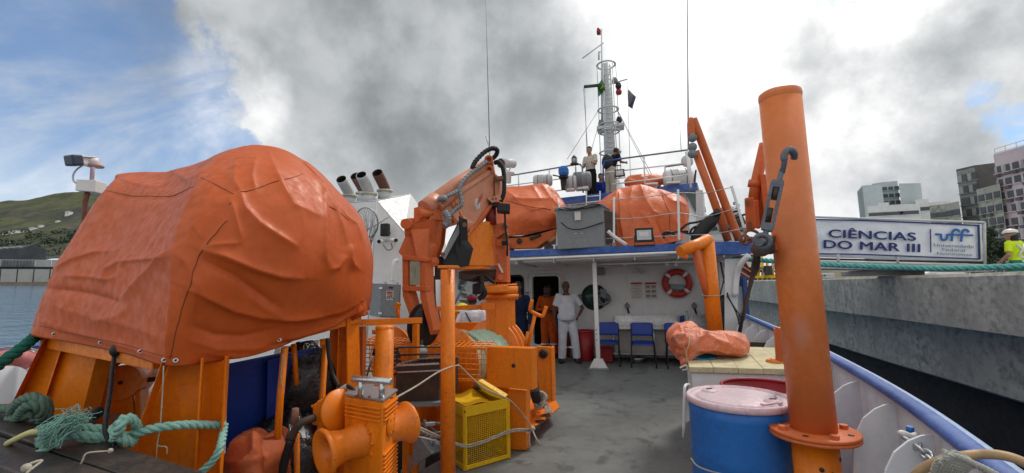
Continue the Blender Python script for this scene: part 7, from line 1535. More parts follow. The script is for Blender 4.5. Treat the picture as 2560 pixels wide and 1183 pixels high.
for i, (x0, x1, lab) in enumerate(((1576, 1608.5, 'safety notice on the wall, the one nearer the pillar'), (1610.5, 1644, 'safety notice on the wall, the one nearer the lifebuoy'))):
    a, b_ = wp(x0, 706), wp(x1, 748.5); th = thing('safety_notice', lab, 'notice', V((a[0] + b_[0]) / 2, WY - .01, b_[2]), 'safety notices')
    w, h = b_[0] - a[0], a[2] - b_[2]; cx, cz = (a[0] + b_[0]) / 2, (a[2] + b_[2]) / 2
    mb = MB(); mb.box((cx, WY - .012, cz), (w, .014, h)); mb.build('board', M_PAPER, th, .002)
    mb = MB(); mb.box((cx, WY - .0205, cz + h * .43), (w * .94, .003, h * .11)); mb.build('header', M_PRINTRED, th)
    if i == 0:
        for k in range(9):
            mb = MB(); mb.box((cx - w * .08 * ((k * 7) % 3 - 1), WY - .0205, cz + h * (.32 - .09 * k)), (w * (.62 + .1 * ((k * 5) % 3)), .003, h * .022)); mb.build('text_line', M_INK, th)
    else:
        for r_ in range(3):
            for c_ in range(2): mb = MB(); mb.box((cx + w * (c_ - .5) * .46, WY - .0205, cz + h * (.24 - .27 * r_)), (w * .36, .003, h * .14)); mb.build('picture_box', M_INK, th); mb = MB(); mb.box((cx + w * (c_ - .5) * .46, WY - .0205, cz + h * (.13 - .27 * r_)), (w * .40, .003, h * .02)); mb.build('text_line', M_INK, th)
for px, lab in ((1568, 'grey wall socket with a hanging plug below the notices'), (1735, 'grey wall socket with a hanging plug below the lifebuoy')):
    q = wp(px, 765); th = thing('wall_socket', lab, 'socket', q - V(0, 0, .1), 'wall sockets')
    mb = MB(); mb.box(q + V(0, -.035, 0), (.10, .07, .09)); mb.build('box', M_GREY, th, .01); mb = MB(); mb.cyl(q + V(0, -.05, .04), q + V(0, -.05, .08), .02, 10); mb.build('gland', M_GREY, th)
    mb = MB(); mb.tube(sm_path([q + V(0, -.04, -.04), q + V(.015, -.06, -.10), q + V(.03, -.05, -.16)], 5), .020, 10); mb.build('plug', M_BLACK, th)
    mb = MB(); mb.box(q + V(0, -.004, .16), (.09, .006, .03)); mb.build('label_strip', M_PAPER, th)
mb = MB(); mb.tube(sm_path([PY(1562, 645, 9.2), PY(1566, 690, 9.6), PY(1573, 732, 10.1)], 6), .006, 6); tag(mb.build('white_string', M_PLASTICW), 'white string hanging from the overhead in front of the notices', 'string')
# hose coil under the porthole
mb = MB()
for k in range(6): mb.ring(PY(1503 + 2 * k, 752 - k, 10.1), .10 + .012 * (k % 3), .014, unit([.2 * math.sin(k), -1, .25 * math.cos(k * 2)]), 28, 7)
mb.tube(sm_path([PY(1492, 725, 10.1), PY(1508, 735, 10.05), PY(1527, 750, 10.0)], 5), .018, 8); tag(mb.build('hose_coil', M_GREY, fix=False), 'coiled grey hoses hanging beside the round porthole', 'hose')
mb = MB(); plate(mb, [(1500, 722, 9.7), (1515, 724, 9.7), (1515, 748, 9.7), (1502, 742, 9.7)], V(0, .08, 0)); tag(mb.build('grey_flap', M_GREY), 'grey flap of the porthole cover beside the pillar', 'flap')
# steel counter
cx0, cx1 = PY(1522, 800, 9.75)[0], 1.78; zc = PY(1600, 812, 9.7)[2]
kc = thing('steel_counter', 'stainless steel counter along the deckhouse wall behind the chairs', 'counter', V((cx0 + cx1) / 2, 9.95, 0))
mb = MB(); mb.box(((cx0 + cx1) / 2, 9.97, zc), (cx1 - cx0, .56, .045)); mb.build('top', M_STEEL, kc, .004)
mb = MB(); mb.box(((cx0 + cx1) / 2 + .05, 10.24, zc + .09), (cx1 - cx0 - .1, .03, .14)); mb.build('backsplash', M_STEEL, kc, .004)
mb = MB(); mb.box(((cx0 + cx1) / 2, 9.72, zc - .06), (cx1 - cx0, .02, .07)); mb.build('apron', M_STEEL, kc)
mb = MB(); mb.box(((cx0 + cx1) / 2 + .03, 10.05, zc - .36), (cx1 - cx0 - .1, .40, .5)); mb.build('cabinet', paint('scuffed_cream_steel', (.36, .34, .31), .5, .15, 4), kc, .004)
for x in (cx0 + .08, cx0 + .9, cx1 - .9, cx1 - .08):
    mb = MB(); mb.cyl(V(x, 9.76, 0), V(x, 9.76, zc), .018, 10); mb.build('leg', M_STEEL, kc)
mb = MB(); mb.box(((cx0 + cx1) / 2, 9.9, .16), (cx1 - cx0, .4, .02)); mb.build('shelf', M_STEEL, kc)
# chairs
q0 = V(PY(1606, 850, 9.35)[0], 9.25, 0)
chr_ = thing('blue_chair', 'blue plastic chair in the middle of the row of three', 'chair', q0, 'blue chairs by the counter')
def bent(w, d, pts, th_):
    Pm = np.array([[V(x * (1 - .06 * (abs(x / w) > .9)), y - .02 * (x / w) ** 2, z - (.0 if abs(x / w) < .8 else .015)) for x in np.linspace(-w, w, 9)] for y, z in pts]); m = MB(); m.grid(Pm + q0, True, th_); return m
bent(.22, 0, [(-.20, .43), (-.19, .45), (-.1, .445), (.08, .44), (.19, .455), (.21, .47)], .012).build('seat', M_SEAT, chr_, fix=False)
bent(.22, 0, [(.235, .56), (.24, .60), (.255, .70), (.27, .79), (.275, .82)], .012).build('backrest', M_SEAT, chr_, fix=False)
for sx in (-1, 1):
    mb = MB(); mb.tube(sm_path([q0 + V(sx * .23, -.24, 0), q0 + V(sx * .215, -.18, .42), q0 + V(sx * .215, .0, .435), q0 + V(sx * .215, .2, .44), q0 + V(sx * .21, .25, .56), q0 + V(sx * .205, .28, .80)], 5), .013, 8); mb.build('leg', M_BLACK, chr_)
    mb = MB(); mb.tube([q0 + V(sx * .215, .05, .43), q0 + V(sx * .23, .27, 0)], .013, 8); mb.build('leg', M_BLACK, chr_)
mb = MB(); mb.tube([q0 + V(-.215, .1, .425), q0 + V(.215, .1, .425)], .012, 8); mb.tube([q0 + V(-.215, -.12, .425), q0 + V(.215, -.12, .425)], .012, 8); mb.build('cross_bar', M_BLACK, chr_)
dup(chr_, V(-.68, .05, 0), 'blue plastic chair beside the white pillar', .0); dup(chr_, V(.66, -.03, 0), 'blue plastic chair half hidden by the orange bundle', -.0)
# bins, bottle, bowl
def bin_(c, r, h, label):
    th = thing('red_bin', label, 'bin', c, 'red bins by the wall'); mb = MB(); mb.lathe([(0, 0), (r * .86, 0), (r * .9, .02), (r, h), (r * .94, h), (r * .8, .1), (0, .1)], c + V(0, 0, .003), n=32); mb.build('body', M_RED, th); mb = MB(); mb.ring(c + V(0, 0, h), r, .014, (0, 0, 1), 32, 8); mb.build('rim', M_RED2, th); return th
bin_(V(*G(1463, 900)[:2], 0), .21, .62, 'red round bin between the man in white and the pillar'); bin_(V(*G(1402, 895)[:2], 0) + V(0, .25, 0), .2, .55, 'red round bin behind the man in white')
mb = MB(); mb.box(V(PY(1510, 880, 9.6)[0], 9.65, .16), (.36, .3, .30)); th = thing('dark_red_crate', 'dark red crate under the chair beside the pillar', 'crate', V(PY(1510, 880, 9.6)[0], 9.65, 0)); mb.build('box', M_RED, th, .02); mb = MB(); mb.ring(V(PY(1510, 880, 9.6)[0], 9.65, .31), .16, .01, (0, 0, 1), 20, 6); mb.build('rim', M_RED2, th)
q = V(PY(1718, 800, 9.9)[0], 9.9, zc + .024); th = thing('water_bottle', 'blue capped water bottle on the steel counter', 'bottle', q)
mb = MB(); mb.lathe([(0, 0), (.035, 0), (.038, .01), (.036, .14), (.03, .17), (.013, .2), (.013, .22), (0, .22)], q, n=18); mb.build('body', M_LAMPG, th); mb = MB(); mb.cyl(q + V(0, 0, .22), q + V(0, 0, .24), .015, 12); mb.build('cap', M_DRUM, th)
mb = MB(); mb.box(q + V(-.1, 0, .07), (.09, .06, .14)); o = mb.build('blue_pack', M_NAVY, None, .006); tag(o, 'small navy blue pack beside the water bottle', 'pack')
q = V(PY(1594, 893, 9.6)[0], 9.6, 0); mb = MB(); mb.lathe([(0, .0), (.10, .0), (.14, .08), (.15, .10), (.14, .10), (.09, .01), (0, .01)], q + V(0, 0, .004), n=24); tag(mb.build('steel_bowl', M_STEEL), 'steel bowl on deck under the counter', 'bowl')
# ================================================================== UPPER DECK
UD = 2.315
nl = [[(1240, 596, 9.0), (1285, 588, 8.8), (1330, 578, 8.75), (1372, 572, 8.8), (1396, 566, 9.1)], [(1240, 548, 9.0), (1290, 545, 8.72), (1345, 545, 8.68), (1388, 545, 8.8), (1412, 540, 9.2)], [(1240, 505, 9.1), (1295, 502, 8.85), (1352, 505, 8.85), (1398, 515, 9.0), (1420, 528, 9.3)], [(1245, 482, 9.3), (1300, 475, 9.15), (1356, 478, 9.15), (1395, 492, 9.25), (1416, 520, 9.5)], [(1250, 470, 9.6), (1318, 464, 9.5), (1362, 460, 9.5), (1388, 476, 9.55), (1412, 512, 9.7)]]
T1_, _, _ = tarp(nl, 180, 130, [([(1265, 478), (1300, 510), (1330, 525), (1365, 520)], .05, 4, 7), ([(1355, 463), (1375, 500), (1382, 540)], .05, 4, 6), ([(1372, 465), (1395, 495), (1402, 530)], -.04, 4, 5), ([(1258, 490), (1280, 500), (1370, 500), (1410, 522)], .05, 3, 9), ([(1300, 530), (1305, 560), (1310, 582)], .03, 5, 7), ([(1340, 540), (1350, 560), (1380, 566)], .03, 4, 6), ([(1330, 465), (1345, 490), (1350, 500)], .03, 4, 5)], .010, 2.0, V(-.2, 1.2, 0), (.15, .9), rng=2)
bl_ = thing('covered_workboat', 'boat under a weathered orange cover beside the crane', 'boat', C(1320, 615, 9.2), 'covered boats on the upper deck')
mb = MB(); mb.grid(T1_, True, .005); mb.build('cover', M_TARP2, bl_, fix=False)
mb = MB(); plate(mb, [(1262, 622, 8.9), (1262, 596, 8.9), (1320, 592, 8.85), (1392, 572, 8.8), (1384, 590, 8.8), (1340, 620, 8.85)], V(.05, .25, 0)); cd_ = mb.build('cradle', M_OR2, bl_, .01)
for px, py, r_ in ((1298, 603, .055), (1325, 606, .0), (1270, 612, .04)):
    if r_: hole(bl_, C(px, py, 8.84), r_, unit(V(0, -1, 0)))
mb = MB(); mb.tube([C(1325, 598, 8.82), C(1352, 586, 8.80)], .035, 10, flat=1); mb.build('cradle_slot', M_DARK, bl_)
mb = MB(); plate(mb, [(1250, 590, 9.0), (1300, 590, 8.95), (1395, 568, 9.0), (1390, 600, 9.1), (1270, 612, 9.1)], V(.1, .9, 0)); mb.build('hull', M_BLACK, bl_, .03)
for px in (1272, 1372):
    mb = MB(); mb.box(V(*C(px, 612, 9.0)[:2], UD + .06), (.1, .5, .12)); mb.build('chock', M_DARK, bl_)
nr = [[(1515, 618, 8.9), (1560, 622, 8.75), (1612, 618, 8.72), (1662, 610, 8.74), (1708, 600, 8.95)], [(1502, 578, 8.95), (1556, 578, 8.72), (1612, 575, 8.66), (1668, 570, 8.7), (1718, 562, 8.95)], [(1488, 535, 9.05), (1548, 525, 8.85), (1610, 522, 8.76), (1670, 520, 8.82), (1722, 528, 9.05)], [(1494, 512, 9.2), (1545, 496, 9.05), (1606, 490, 8.98), (1662, 494, 9.02), (1716, 506, 9.2)], [(1506, 500, 9.4), (1546, 474, 9.35), (1600, 463, 9.35), (1645, 474, 9.4), (1702, 494, 9.45)]]
T2_, _, _ = tarp(nr, 190, 140, [([(1545, 472), (1535, 510), (1520, 560)], .06, 4, 7), ([(1600, 463), (1612, 500), (1630, 530), (1660, 540)], .06, 4, 7), ([(1645, 475), (1680, 505), (1715, 515)], .05, 4, 8), ([(1548, 480), (1548, 540), (1560, 600)], .05, 5, 6), ([(1600, 530), (1625, 560), (1615, 610)], .05, 4, 8), ([(1640, 545), (1655, 580), (1668, 608)], -.05, 5, 6), ([(1670, 520), (1690, 560), (1700, 600)], .05, 5, 6), ([(1580, 470), (1572, 520), (1585, 560)], .04, 5, 6), ([(1690, 500), (1708, 540), (1712, 580)], .04, 4, 5), ([(1560, 600), (1590, 590), (1610, 600)], .04, 4, 5)], .012, 2.0, V(-.2, 1.2, 0), (.15, .9), rng=4)
br_ = thing('covered_rescue_boat', 'boat under a weathered orange cover behind the big floodlight', 'boat', C(1610, 615, 9.1), 'covered boats on the upper deck')
mb = MB(); mb.grid(T2_, True, .005); mb.build('cover', M_TARP2, br_, fix=False)
mb = MB(); mb.box(V(*C(1610, 600, 9.5)[:2], UD + .15), (1.2, .8, .3)); mb.build('cradle', M_DARK, br_)
for T_, par, lines in ((T1_, bl_, [[(1262, 500), (1300, 512), (1370, 520), (1400, 530)]]), (T2_, br_, [[(1548, 476), (1546, 540), (1556, 612)], [(1655, 480), (1675, 540), (1680, 600)]])):
    for l_ in lines: seam(T_, l_, .006, 'lashing', M_SEAM, par)
# grey box
gb = thing('grey_deck_box', 'big grey box with black cords between the two covered boats', 'box', C(1450, 622, 8.4))
a, b_, c, d = C(1388, 520, 8.35), C(1506, 510, 8.25), C(1512, 617, 8.2), C(1394, 624, 8.3)
mb = MB(); mb.prism([a, b_, c, d], V(.1, .5, 0)); mb.build('case', M_GREY, gb, .015)
mb = MB(); mb.prism([a + V(-.02, -.03, .0), b_ + V(.02, -.03, .0), b_ + V(.02, -.03, -.05), a + V(-.02, -.03, -.05)], V(.1, .56, 0)); mb.build('lid', M_GREY, gb, .008)
mb = MB(); plate(mb, [(1508, 525, 8.3), (1532, 530, 8.5), (1534, 600, 8.5), (1512, 610, 8.25)], V(.06, .1, 0)); mb.build('side_locker', M_DARK, gb, .01)
mb = MB(); plate(mb, [(1436, 530, 8.24), (1451, 529, 8.23), (1452, 550, 8.23), (1437, 551, 8.24)], V(0, -.003, 0)); mb.build('paper_label', M_PAPER, gb)
for px in (1437, 1453): mb = MB(); mb.bar(C(px, 584, 8.24), C(px + 4, 583.5, 8.24), .008, .01); mb.build('mark', M_PAPER, gb)
for pts in ([(1402, 556), (1420, 570), (1440, 574), (1465, 570), (1510, 555)], [(1396, 522), (1420, 526), (1445, 524), (1475, 518), (1505, 512)], [(1410, 520), (1440, 522), (1480, 512), (1500, 511)]):
    mb = MB(); mb.tube(sm_path([C(*p, 8.2) for p in pts], 6), .011, 6); h_ = mb.build('black_cord', M_BLACK, gb)
# deck edge stanchions and wires
sp_ = onplane((-2.62, 8.42), (2.0, 8.42))
for (a, b_, lab) in (((1399, 506), (1392, 622), 'white stanchion in front of the grey box'), ((1535, 493), (1535, 615), 'white stanchion between grey box and right hand boat cover'), ((1695, 474), (1698, 608), 'white stanchion beside the black folded sail'), ((1829, 465), (1862, 578), 'white slanted stanchion beside the orange davit arms')):
    th = thing('wire_stanchion', lab, 'stanchion', sp_(*b_), 'stanchions along the upper deck edge'); mb = MB(); mb.tube([sp_(*b_), sp_(*a)], .027, 4, up=(1, 1, 0)); mb.build('post', M_WH, th, .003); mb = MB(); mb.bar(sp_(b_[0] - .5, b_[1] - 8), sp_(b_[0], b_[1] + 1), .06, .05, (0, 1, 0)); mb.build('socket', M_GREY, th)
for pts, lab in (([(1399, 515), (1535, 500), (1620, 492), (1695, 482), (1760, 483), (1830, 468)], 'top guard wire along the upper deck edge'), ([(1535, 547), (1600, 545), (1695, 533), (1760, 542), (1842, 520)], 'middle guard wire along the upper deck edge'), ([(1395, 604), (1460, 600), (1535, 596), (1696, 589), (1780, 585), (1858, 572), (1905, 565)], 'lowest guard wire along the upper deck edge')):
    mb = MB(); mb.tube(sm_path([sp_(*p) for p in pts], 8), .0075, 6); tag(mb.build('guard_wire', M_GALV), lab, 'wire')
def floodlight(c, w, h, label, n_=V(0, -1, 0)):
    th = thing('floodlight', label, 'floodlight', c - V(0, 0, h * .7)); e_ = V(-n_[1], n_[0], 0); R_ = np.stack([e_, n_, V(0, 0, 1)], 1)
    mb = MB(); mb.box(c, (w, .06, h), R_); mb.build('housing', M_BLACK, th, .008); mb = MB(); mb.box(c + n_ * .032, (w * .78, .006, h * .68), R_); mb.build('reflector', M_LAMPG, th); mb = MB(); mb.box(c + n_ * .036 + V(0, 0, h * .06), (w * .5, .006, h * .3), R_); mb.build('led_panel', M_PAPER, th)
    mb = MB(); mb.tube([c + e_ * w * .5, c + e_ * w * .55 - V(0, 0, h * .7), c - e_ * w * .55 - V(0, 0, h * .7), c - e_ * w * .5], .012, 6); mb.build('yoke', M_DARK, th); return th
floodlight(C(1610, 588, 8.0), .32, .26, 'big black floodlight on the upper deck edge'); floodlight(brp(1549, 433, -.1), .24, .19, 'small floodlight on the bridge deck railing')
mb = MB(); mb.tube(sm_path([C(1520, 578, 8.2), C(1538, 594, 8.2), C(1566, 612, 8.2)], 5), .035, 10); tag(mb.build('white_drain_hose', M_WH), 'white hose leading down from the grey box', 'hose')
# black folded sail and clutter
fs = thing('black_folded_sail', 'black rolled canvas with loose straps below the orange davit arms', 'canvas', C(1740, 605, 8.1))
mb = MB(); mb.tube(sm_path([C(1735, 604, 8.0), C(1756, 575, 8.0), C(1780, 550, 8.0), C(1797, 530, 8.0)], 5), [.08, .10, .11, .12, .12, .12, .12, .12, .12, .12, .11, .10, .09, .08, .06, .05], 12); mb.build('roll', M_BLACK, fs)
for pts in ([(1700, 575), (1720, 560), (1745, 555), (1765, 548)], [(1702, 578), (1725, 585), (1740, 580)], [(1655, 590), (1690, 580), (1720, 578)], [(1725, 590), (1728, 575), (1740, 566)], [(1660, 596), (1658, 584), (1672, 580), (1690, 590)], [(1812, 560), (1830, 548), (1850, 540), (1868, 535)], [(1795, 530), (1820, 532), (1850, 526)]):
    mb = MB(); mb.tube(sm_path([C(*p, 8.05) for p in pts], 5), .022, 7); mb.build('strap', M_BLACK, fs)
mb = MB(); mb.lathe([(0, 0), (.06, 0), (.07, .05), (.04, .1), (0, .1)], C(1793, 532, 7.95), unit(_O - C(1793, 530, 8)), 16); mb.build('end_cap', M_DARK, fs)
# orange boat davit
od = thing('boat_davit', 'pair of slanted orange davit tubes with a hanging block', 'davit', C(1830, 600, 8.0))
mb = MB(); mb.tube(sm_path([C(1848, 602, 8.0), C(1790, 450, 8.0), C(1738, 312, 8.0), C(1732, 300, 8.0), C(1728, 310, 8.0), C(1729, 345, 8.0)], 5), .072, 16); mb.build('outer_tube', M_OR2, od)
mb = MB(); mb.tube([C(1738, 378, 8.0), C(1780, 490, 8.0), C(1820, 602, 8.0)], .068, 16); mb.build('inner_tube', M_OR2, od)
mb = MB(); plate(mb, [(1790, 525, 7.95), (1806, 520, 7.95), (1820, 560, 7.95), (1800, 560, 7.95)], V(0, .05, 0)); mb.build('web_plate', M_OR2, od)
mb = MB(); plate(mb, [(1738, 425, 7.95), (1742, 425, 7.95), (1738, 470, 7.95), (1734, 450, 7.95)], V(0, .04, 0)); mb.build('stop_plate', M_DKBRN, od)
for py in (345, 368, 385):
    mb = MB(); mb.lathe([(0, -.04), (.07, -.04), (.08, 0), (.07, .04), (0, .04)], C(1731, py, 7.92), unit(_O - C(1731, py, 8)), 18); mb.build('block', M_GREY, od)
mb = MB(); plate(mb, [(1720, 336, 7.95), (1740, 340, 7.95), (1734, 352, 7.95), (1722, 346, 7.95)], V(0, .08, 0)); mb.build('head_fitting', M_DARK, od)
# far ship superstructure beyond
fsn = thing('far_workship', 'grey bridge and masts of a ship moored far ahead', 'ship', C(1800, 620, 60))
for pts in ([(1752, 600), (1752, 565), (1770, 560), (1772, 540), (1800, 536), (1802, 520), (1830, 522), (1832, 540), (1860, 545), (1870, 600)],):
    mb = MB(); mb.prism([C(*p, 60) for p in pts], V(1, 6, 0)); mb.build('superstructure', M_LGREY, fsn)
for x0, x1, y_ in ((1772, 1800, 548), (1804, 1832, 530), (1756, 1792, 572), (1800, 1866, 556), (1800, 1868, 575)):
    mb = MB(); mb.bar(C(x0, y_, 59.6), C(x1, y_, 59.6), .3, .5); mb.build('window_band', M_DARK, fsn)
for px, y0_, y1_ in ((1757, 512, 565), (1795, 505, 540), (1818, 500, 525), (1835, 505, 545), (1846, 510, 548), (1806, 498, 522)):
    mb = MB(); mb.tube([C(px, y0_, 59), C(px, y1_, 59)], .14, 5); mb.build('mast_pole', M_GREY, fsn)
for px, py, r_ in ((1830, 528, .8), (1758, 546, .7), (1842, 552, 1.0)):
    mb = MB(); mb.sphere(C(px, py, 58.5), r_, 12); mb.build('radome', M_LGREY if r_ < .9 else M_DARK, fsn)

# ================================================================== BRIDGE DECK GEAR AND MAST
bz = 3.96
def onbd(px, py, D): c = C(px, py, D); return c
sl = thing('searchlight', 'grey drum shaped searchlight on a pedestal above the crane hoses', 'searchlight', C(1272, 470, 11.5))
mb = MB(); mb.cyl(C(1253, 408, 11.4), C(1284, 409, 11.7), .12, 22); mb.build('drum', M_LGREY, sl); mb = MB(); mb.cyl(C(1250, 408, 11.37), C(1254, 408, 11.41), .122, 22); mb.build('lens_rim', M_DARK, sl)
mb = MB(); mb.tube(sm_path([C(1266, 400, 11.5), C(1262, 418, 11.5), C(1270, 428, 11.5), C(1278, 418, 11.5)], 5), .016, 8); mb.build('yoke', M_LGREY, sl); mb = MB(); mb.lathe([(0, 0), (.06, 0), (.07, .22), (.16, .25), (.16, .28), (0, .29)], C(1272, 458, 11.5), n=18); mb.build('pedestal', M_WH, sl)
ob = thing('outboard_motor', 'blue outboard motor clamped on the bridge deck railing', 'outboard motor', C(1410, 480, 11.3))
mb = MB(); mb.box(C(1409, 429, 11.3), (.25, .30, .27)); mb.build('cowl', M_DRUM, ob, .085)
mb = MB(); mb.lathe([(0, 0), (.12, 0), (.125, .03), (.11, .06), (0, .06)], C(1409, 446, 11.3), n=20); mb.build('lower_cowl', M_BLACK, ob)
mb = MB(); plate(mb, [(1400, 446, 11.3), (1416, 446, 11.3), (1412, 470, 11.3), (1416, 474, 11.3), (1403, 474, 11.3)], V(0, .1, 0)); mb.build('leg', M_BLACK, ob, .01); mb = MB(); mb.tube([C(1402, 442, 11.25), C(1382, 438, 11.2)], .018, 8); mb.build('tiller', M_BLACK, ob)
lt = thing('deck_lantern', 'dark cage lantern standing on the railing corner', 'lantern', C(1436, 412, 11.3))
mb = MB(); mb.lathe([(0, .20), (.04, .19), (.065, .15), (.065, .02), (0, .02)], C(1436, 410, 11.3), n=16); mb.build('glass', M_LAMPG, lt); mb = MB(); mb.lathe([(0, .23), (.03, .22), (.075, .15), (.075, .14)], C(1436, 410, 11.3), n=16); mb.lathe([(.11, 0), (.11, .02), (0, .02)], C(1436, 411, 11.3), n=16)
for k in range(6): a = k * 1.047; mb.tube([C(1436, 410, 11.3) + V(.068 * math.cos(a), .068 * math.sin(a), .02), C(1436, 410, 11.3) + V(.068 * math.cos(a), .068 * math.sin(a), .15)], .006, 5)
mb.build('cage', M_DARK, lt); mb = MB(); mb.tube(sm_path([C(1440, 412, 11.3), C(1438, 422, 11.3), C(1440, 440, 11.3)], 4), .008, 6); mb.build('cable', M_BLACK, lt)
def canister(c, r, L_, mat, label, name='raft_canister', ax=V(1, .1, 0)):
    th = thing(name, label, 'canister', c - V(0, 0, r)); ax = unit(ax); mb = MB(); mb.lathe([(0, -L_ / 2), (r * .7, -L_ / 2), (r * .95, -L_ * .44), (r, -L_ * .36), (r, -.02), (r * 1.04, -.02), (r * 1.04, .02), (r, .02), (r, L_ * .36), (r * .95, L_ * .44), (r * .7, L_ / 2), (0, L_ / 2)], c, ax, 24); mb.build('shell', mat, th)
    mb = MB(); mb.box(c - V(0, 0, r * .9), (L_ * .7, r * 1.2, r * .35)); mb.build('cradle', M_WH, th, .01)
    for s_ in (-.25, .25): mb = MB(); mb.ring(c + ax * L_ * s_, r * 1.01, .012, ax, 24, 6); mb.build('strap', M_GREY, th)
    return th
canister(C(1357, 452, 11.7), .16, .5, M_LGREY, 'pale round canister behind the port railing'); canister(C(1455, 452, 11.9), .24, .5, M_GREY, 'dark grey canister behind the man in the beige shirt'); canister(C(1425, 458, 11.8), .2, .35, M_LGREY, 'light grey canister behind the outboard motor')
rc = canister(C(1695, 446, 11.2), .23, .72, M_WH, 'white life raft canister at the starboard railing end')
for k in range(5): mb = MB(); mb.bar(C(1682 + k * 7, 438 - k * .5, 10.95), C(1686.5 + k * 7, 437.5 - k * .5, 10.95), .004, .05); mb.build('printed_mark', M_INK, rc)
nc_ = [[(1566, 466, 11.4), (1600, 468, 11.25), (1635, 465, 11.25), (1664, 462, 11.4)], [(1565, 452, 11.4), (1600, 448, 11.25), (1635, 446, 11.25), (1664, 448, 11.4)], [(1574, 440, 11.6), (1602, 435, 11.5), (1636, 434, 11.5), (1656, 438, 11.6)]]
TC_, _, _ = tarp(nc_, 60, 40, [([(1604, 434), (1602, 466)], -.03, 3, 3), ([(1575, 445), (1600, 450), (1650, 445)], .03, 3, 4), ([(1620, 436), (1630, 464)], .03, 3, 4)], .02, 4, V(-.05, .4, 0), (.06, .4)); mb = MB(); mb.grid(TC_, True, .004); tag(mb.build('small_orange_cover', M_TARP2, fix=False), 'small orange cover on the bridge deck behind the railing', 'tarpaulin')
for x0, x1, y0_, y1_, lab in ((1616, 1644, 461, 474, 'white plastic tub behind the railing left of the tall one'), (1667, 1699, 458, 486, 'tall white plastic tub at the bridge deck edge')):
    th = thing('plastic_tub', lab, 'tub', brp(x0, y1_, -.1), 'plastic tubs at the bridge deck edge'); mb = MB(); plate(mb, [(x0 + 3, y1_, 10.85), (x1 - 3, y1_ - 2, 10.75), (x1, y0_, 10.75), (x0, y0_ + 2, 10.85)], V(.02, .25, 0)); mb.build('body', M_LGREY, th, .02); mb = MB(); mb.bar(C(x0 - 1, y0_ + 2, 10.82), C(x1 + 1, y0_, 10.72), .3, .04); mb.build('lid', M_PLASTICW, th, .01)
# mast
ms = thing('lattice_mast', 'tall pale radar mast with ladder hoops and flag lines', 'mast', C(1528, 470, 14.0))
MD = 14.0; mc = lambda px, py, d=0: C(px, py, MD + d)
mb = MB(); mb.tube([mc(1530, 480), mc(1515, 160)], [.17, .11], 16); mb.build('column', M_MAST, ms)
for dx in (-12, 12):
    mb = MB(); mb.tube([mc(1530 + dx, 480, -.2), mc(1516 + dx * .8, 165, -.2)], .022, 6); mb.build('ladder_rail', M_MAST, ms)
for k in range(24):
    y_ = 175 + k * 12; x_ = 1515 + (y_ - 160) * .047; mb = MB(); mb.tube([mc(x_ - 11, y_, -.2), mc(x_ + 10, y_ - 1, -.2)], .014, 5); mb.build('ladder_rung', M_MAST, ms)
for y_, R_ in ((163, .28), (275, .31), (313, .31), (330, .31), (382, .32), (441, .33)):
    x_ = 1515 + (y_ - 160) * .047; mb = MB(); mb.ring(mc(x_, y_), R_, .035, (0, 0, 1), 28, 8, flat=.6); mb.build('safety_hoop', M_MAST, ms)
for a in (0.3, 1.3, 2.2, 3.4, 4.4, 5.4):
    mb = MB(); mb.tube([mc(1516, 163) + V(.3 * math.cos(a), .3 * math.sin(a), 0), mc(1528, 441) + V(.32 * math.cos(a), .32 * math.sin(a), 0)], .014, 5); mb.build('hoop_bar', M_MAST, ms)
mb = MB(); mb.tube([mc(1505, 300), mc(1504, 72)], [.035, .018], 8); mb.build('top_pole', M_MAST, ms)
mb = MB(); mb.tube([mc(1456, 146), mc(1509, 107)], .022, 6); mb.tube([mc(1497, 88), mc(1504, 86)], .015, 6); mb.tube([mc(1497, 150), mc(1497, 130), mc(1501, 130)], .03, 6); mb.build('antenna_arm', M_MAST, ms)
mb = MB(); mb.lathe([(0, 0), (.06, 0), (.07, .1), (.05, .2), (0, .22)], mc(1497, 86), n=12); mb.build('red_lamp', M_RED, ms)
mb = MB(); mb.tube([mc(1460, 219), mc(1512, 214), mc(1568, 198)], .03, 8); mb.build('yard', M_MAST, ms)
for px, py, m_ in ((1546, 215, M_DARK), (1547, 230, M_RED), (1537, 202, M_GREY), (1548, 300, M_DARK), (1503, 308, M_GREY), (1517, 165, M_GREY)):
    mb = MB(); mb.lathe([(0, -.09), (.08, -.08), (.1, 0), (.07, .09), (0, .1)], mc(px, py), n=12); mb.build('mast_lamp', m_, ms)
mb = MB(); plate(mb, [(1492, 316, MD - .2), (1560, 306, MD - .2), (1560, 312, MD - .2), (1492, 323, MD - .2)], V(0, .5, 0)); mb.build('lamp_platform', M_MAST, ms)
mb = MB(); mb.lathe([(0, 0), (.5, 0), (.45, .2), (.28, .5), (.2, .7), (0, .7)], mc(1530, 485) - V(0, 0, .15), n=18); mb.build('mast_base', M_MAST, ms)
for a, b_ in (((1495, 278), (1418, 398)), ((1542, 272), (1634, 445)), ((1540, 270), (1625, 440)), ((1500, 300), (1480, 370)), ((1459, 222), (1470, 390)), ((1462, 222), (1467, 385)), ((1568, 200), (1576, 440))):
    mb = MB(); mb.tube([mc(*a), C(*b_, 12.6)], .008, 5); mb.build('stay', M_GREY, ms)
def flag(pts, mat, label, name, extra=None):
    th = thing(name, label, 'flag', mc(*pts[0])); Pm = np.array([[mc(a[0] + (b2[0] - a[0]) * u, a[1] + (b2[1] - a[1]) * u, -.25 + .12 * math.sin(u * 6 + i)) for u in np.linspace(0, 1, 10)] for i, (a, b2) in enumerate(pts_pairs(pts))])
    mb = MB(); mb.grid(Pm, True, .006); mb.build('cloth', mat, th, fix=False)
    if extra:
        Pe = Pm[extra[0]:extra[1], extra[2]:extra[3]] + unit(_O - Pm[0, 0]) * .02; mb = MB(); mb.grid(Pe, True, .004); mb.build('emblem', M_CLOTHY, th, fix=False)
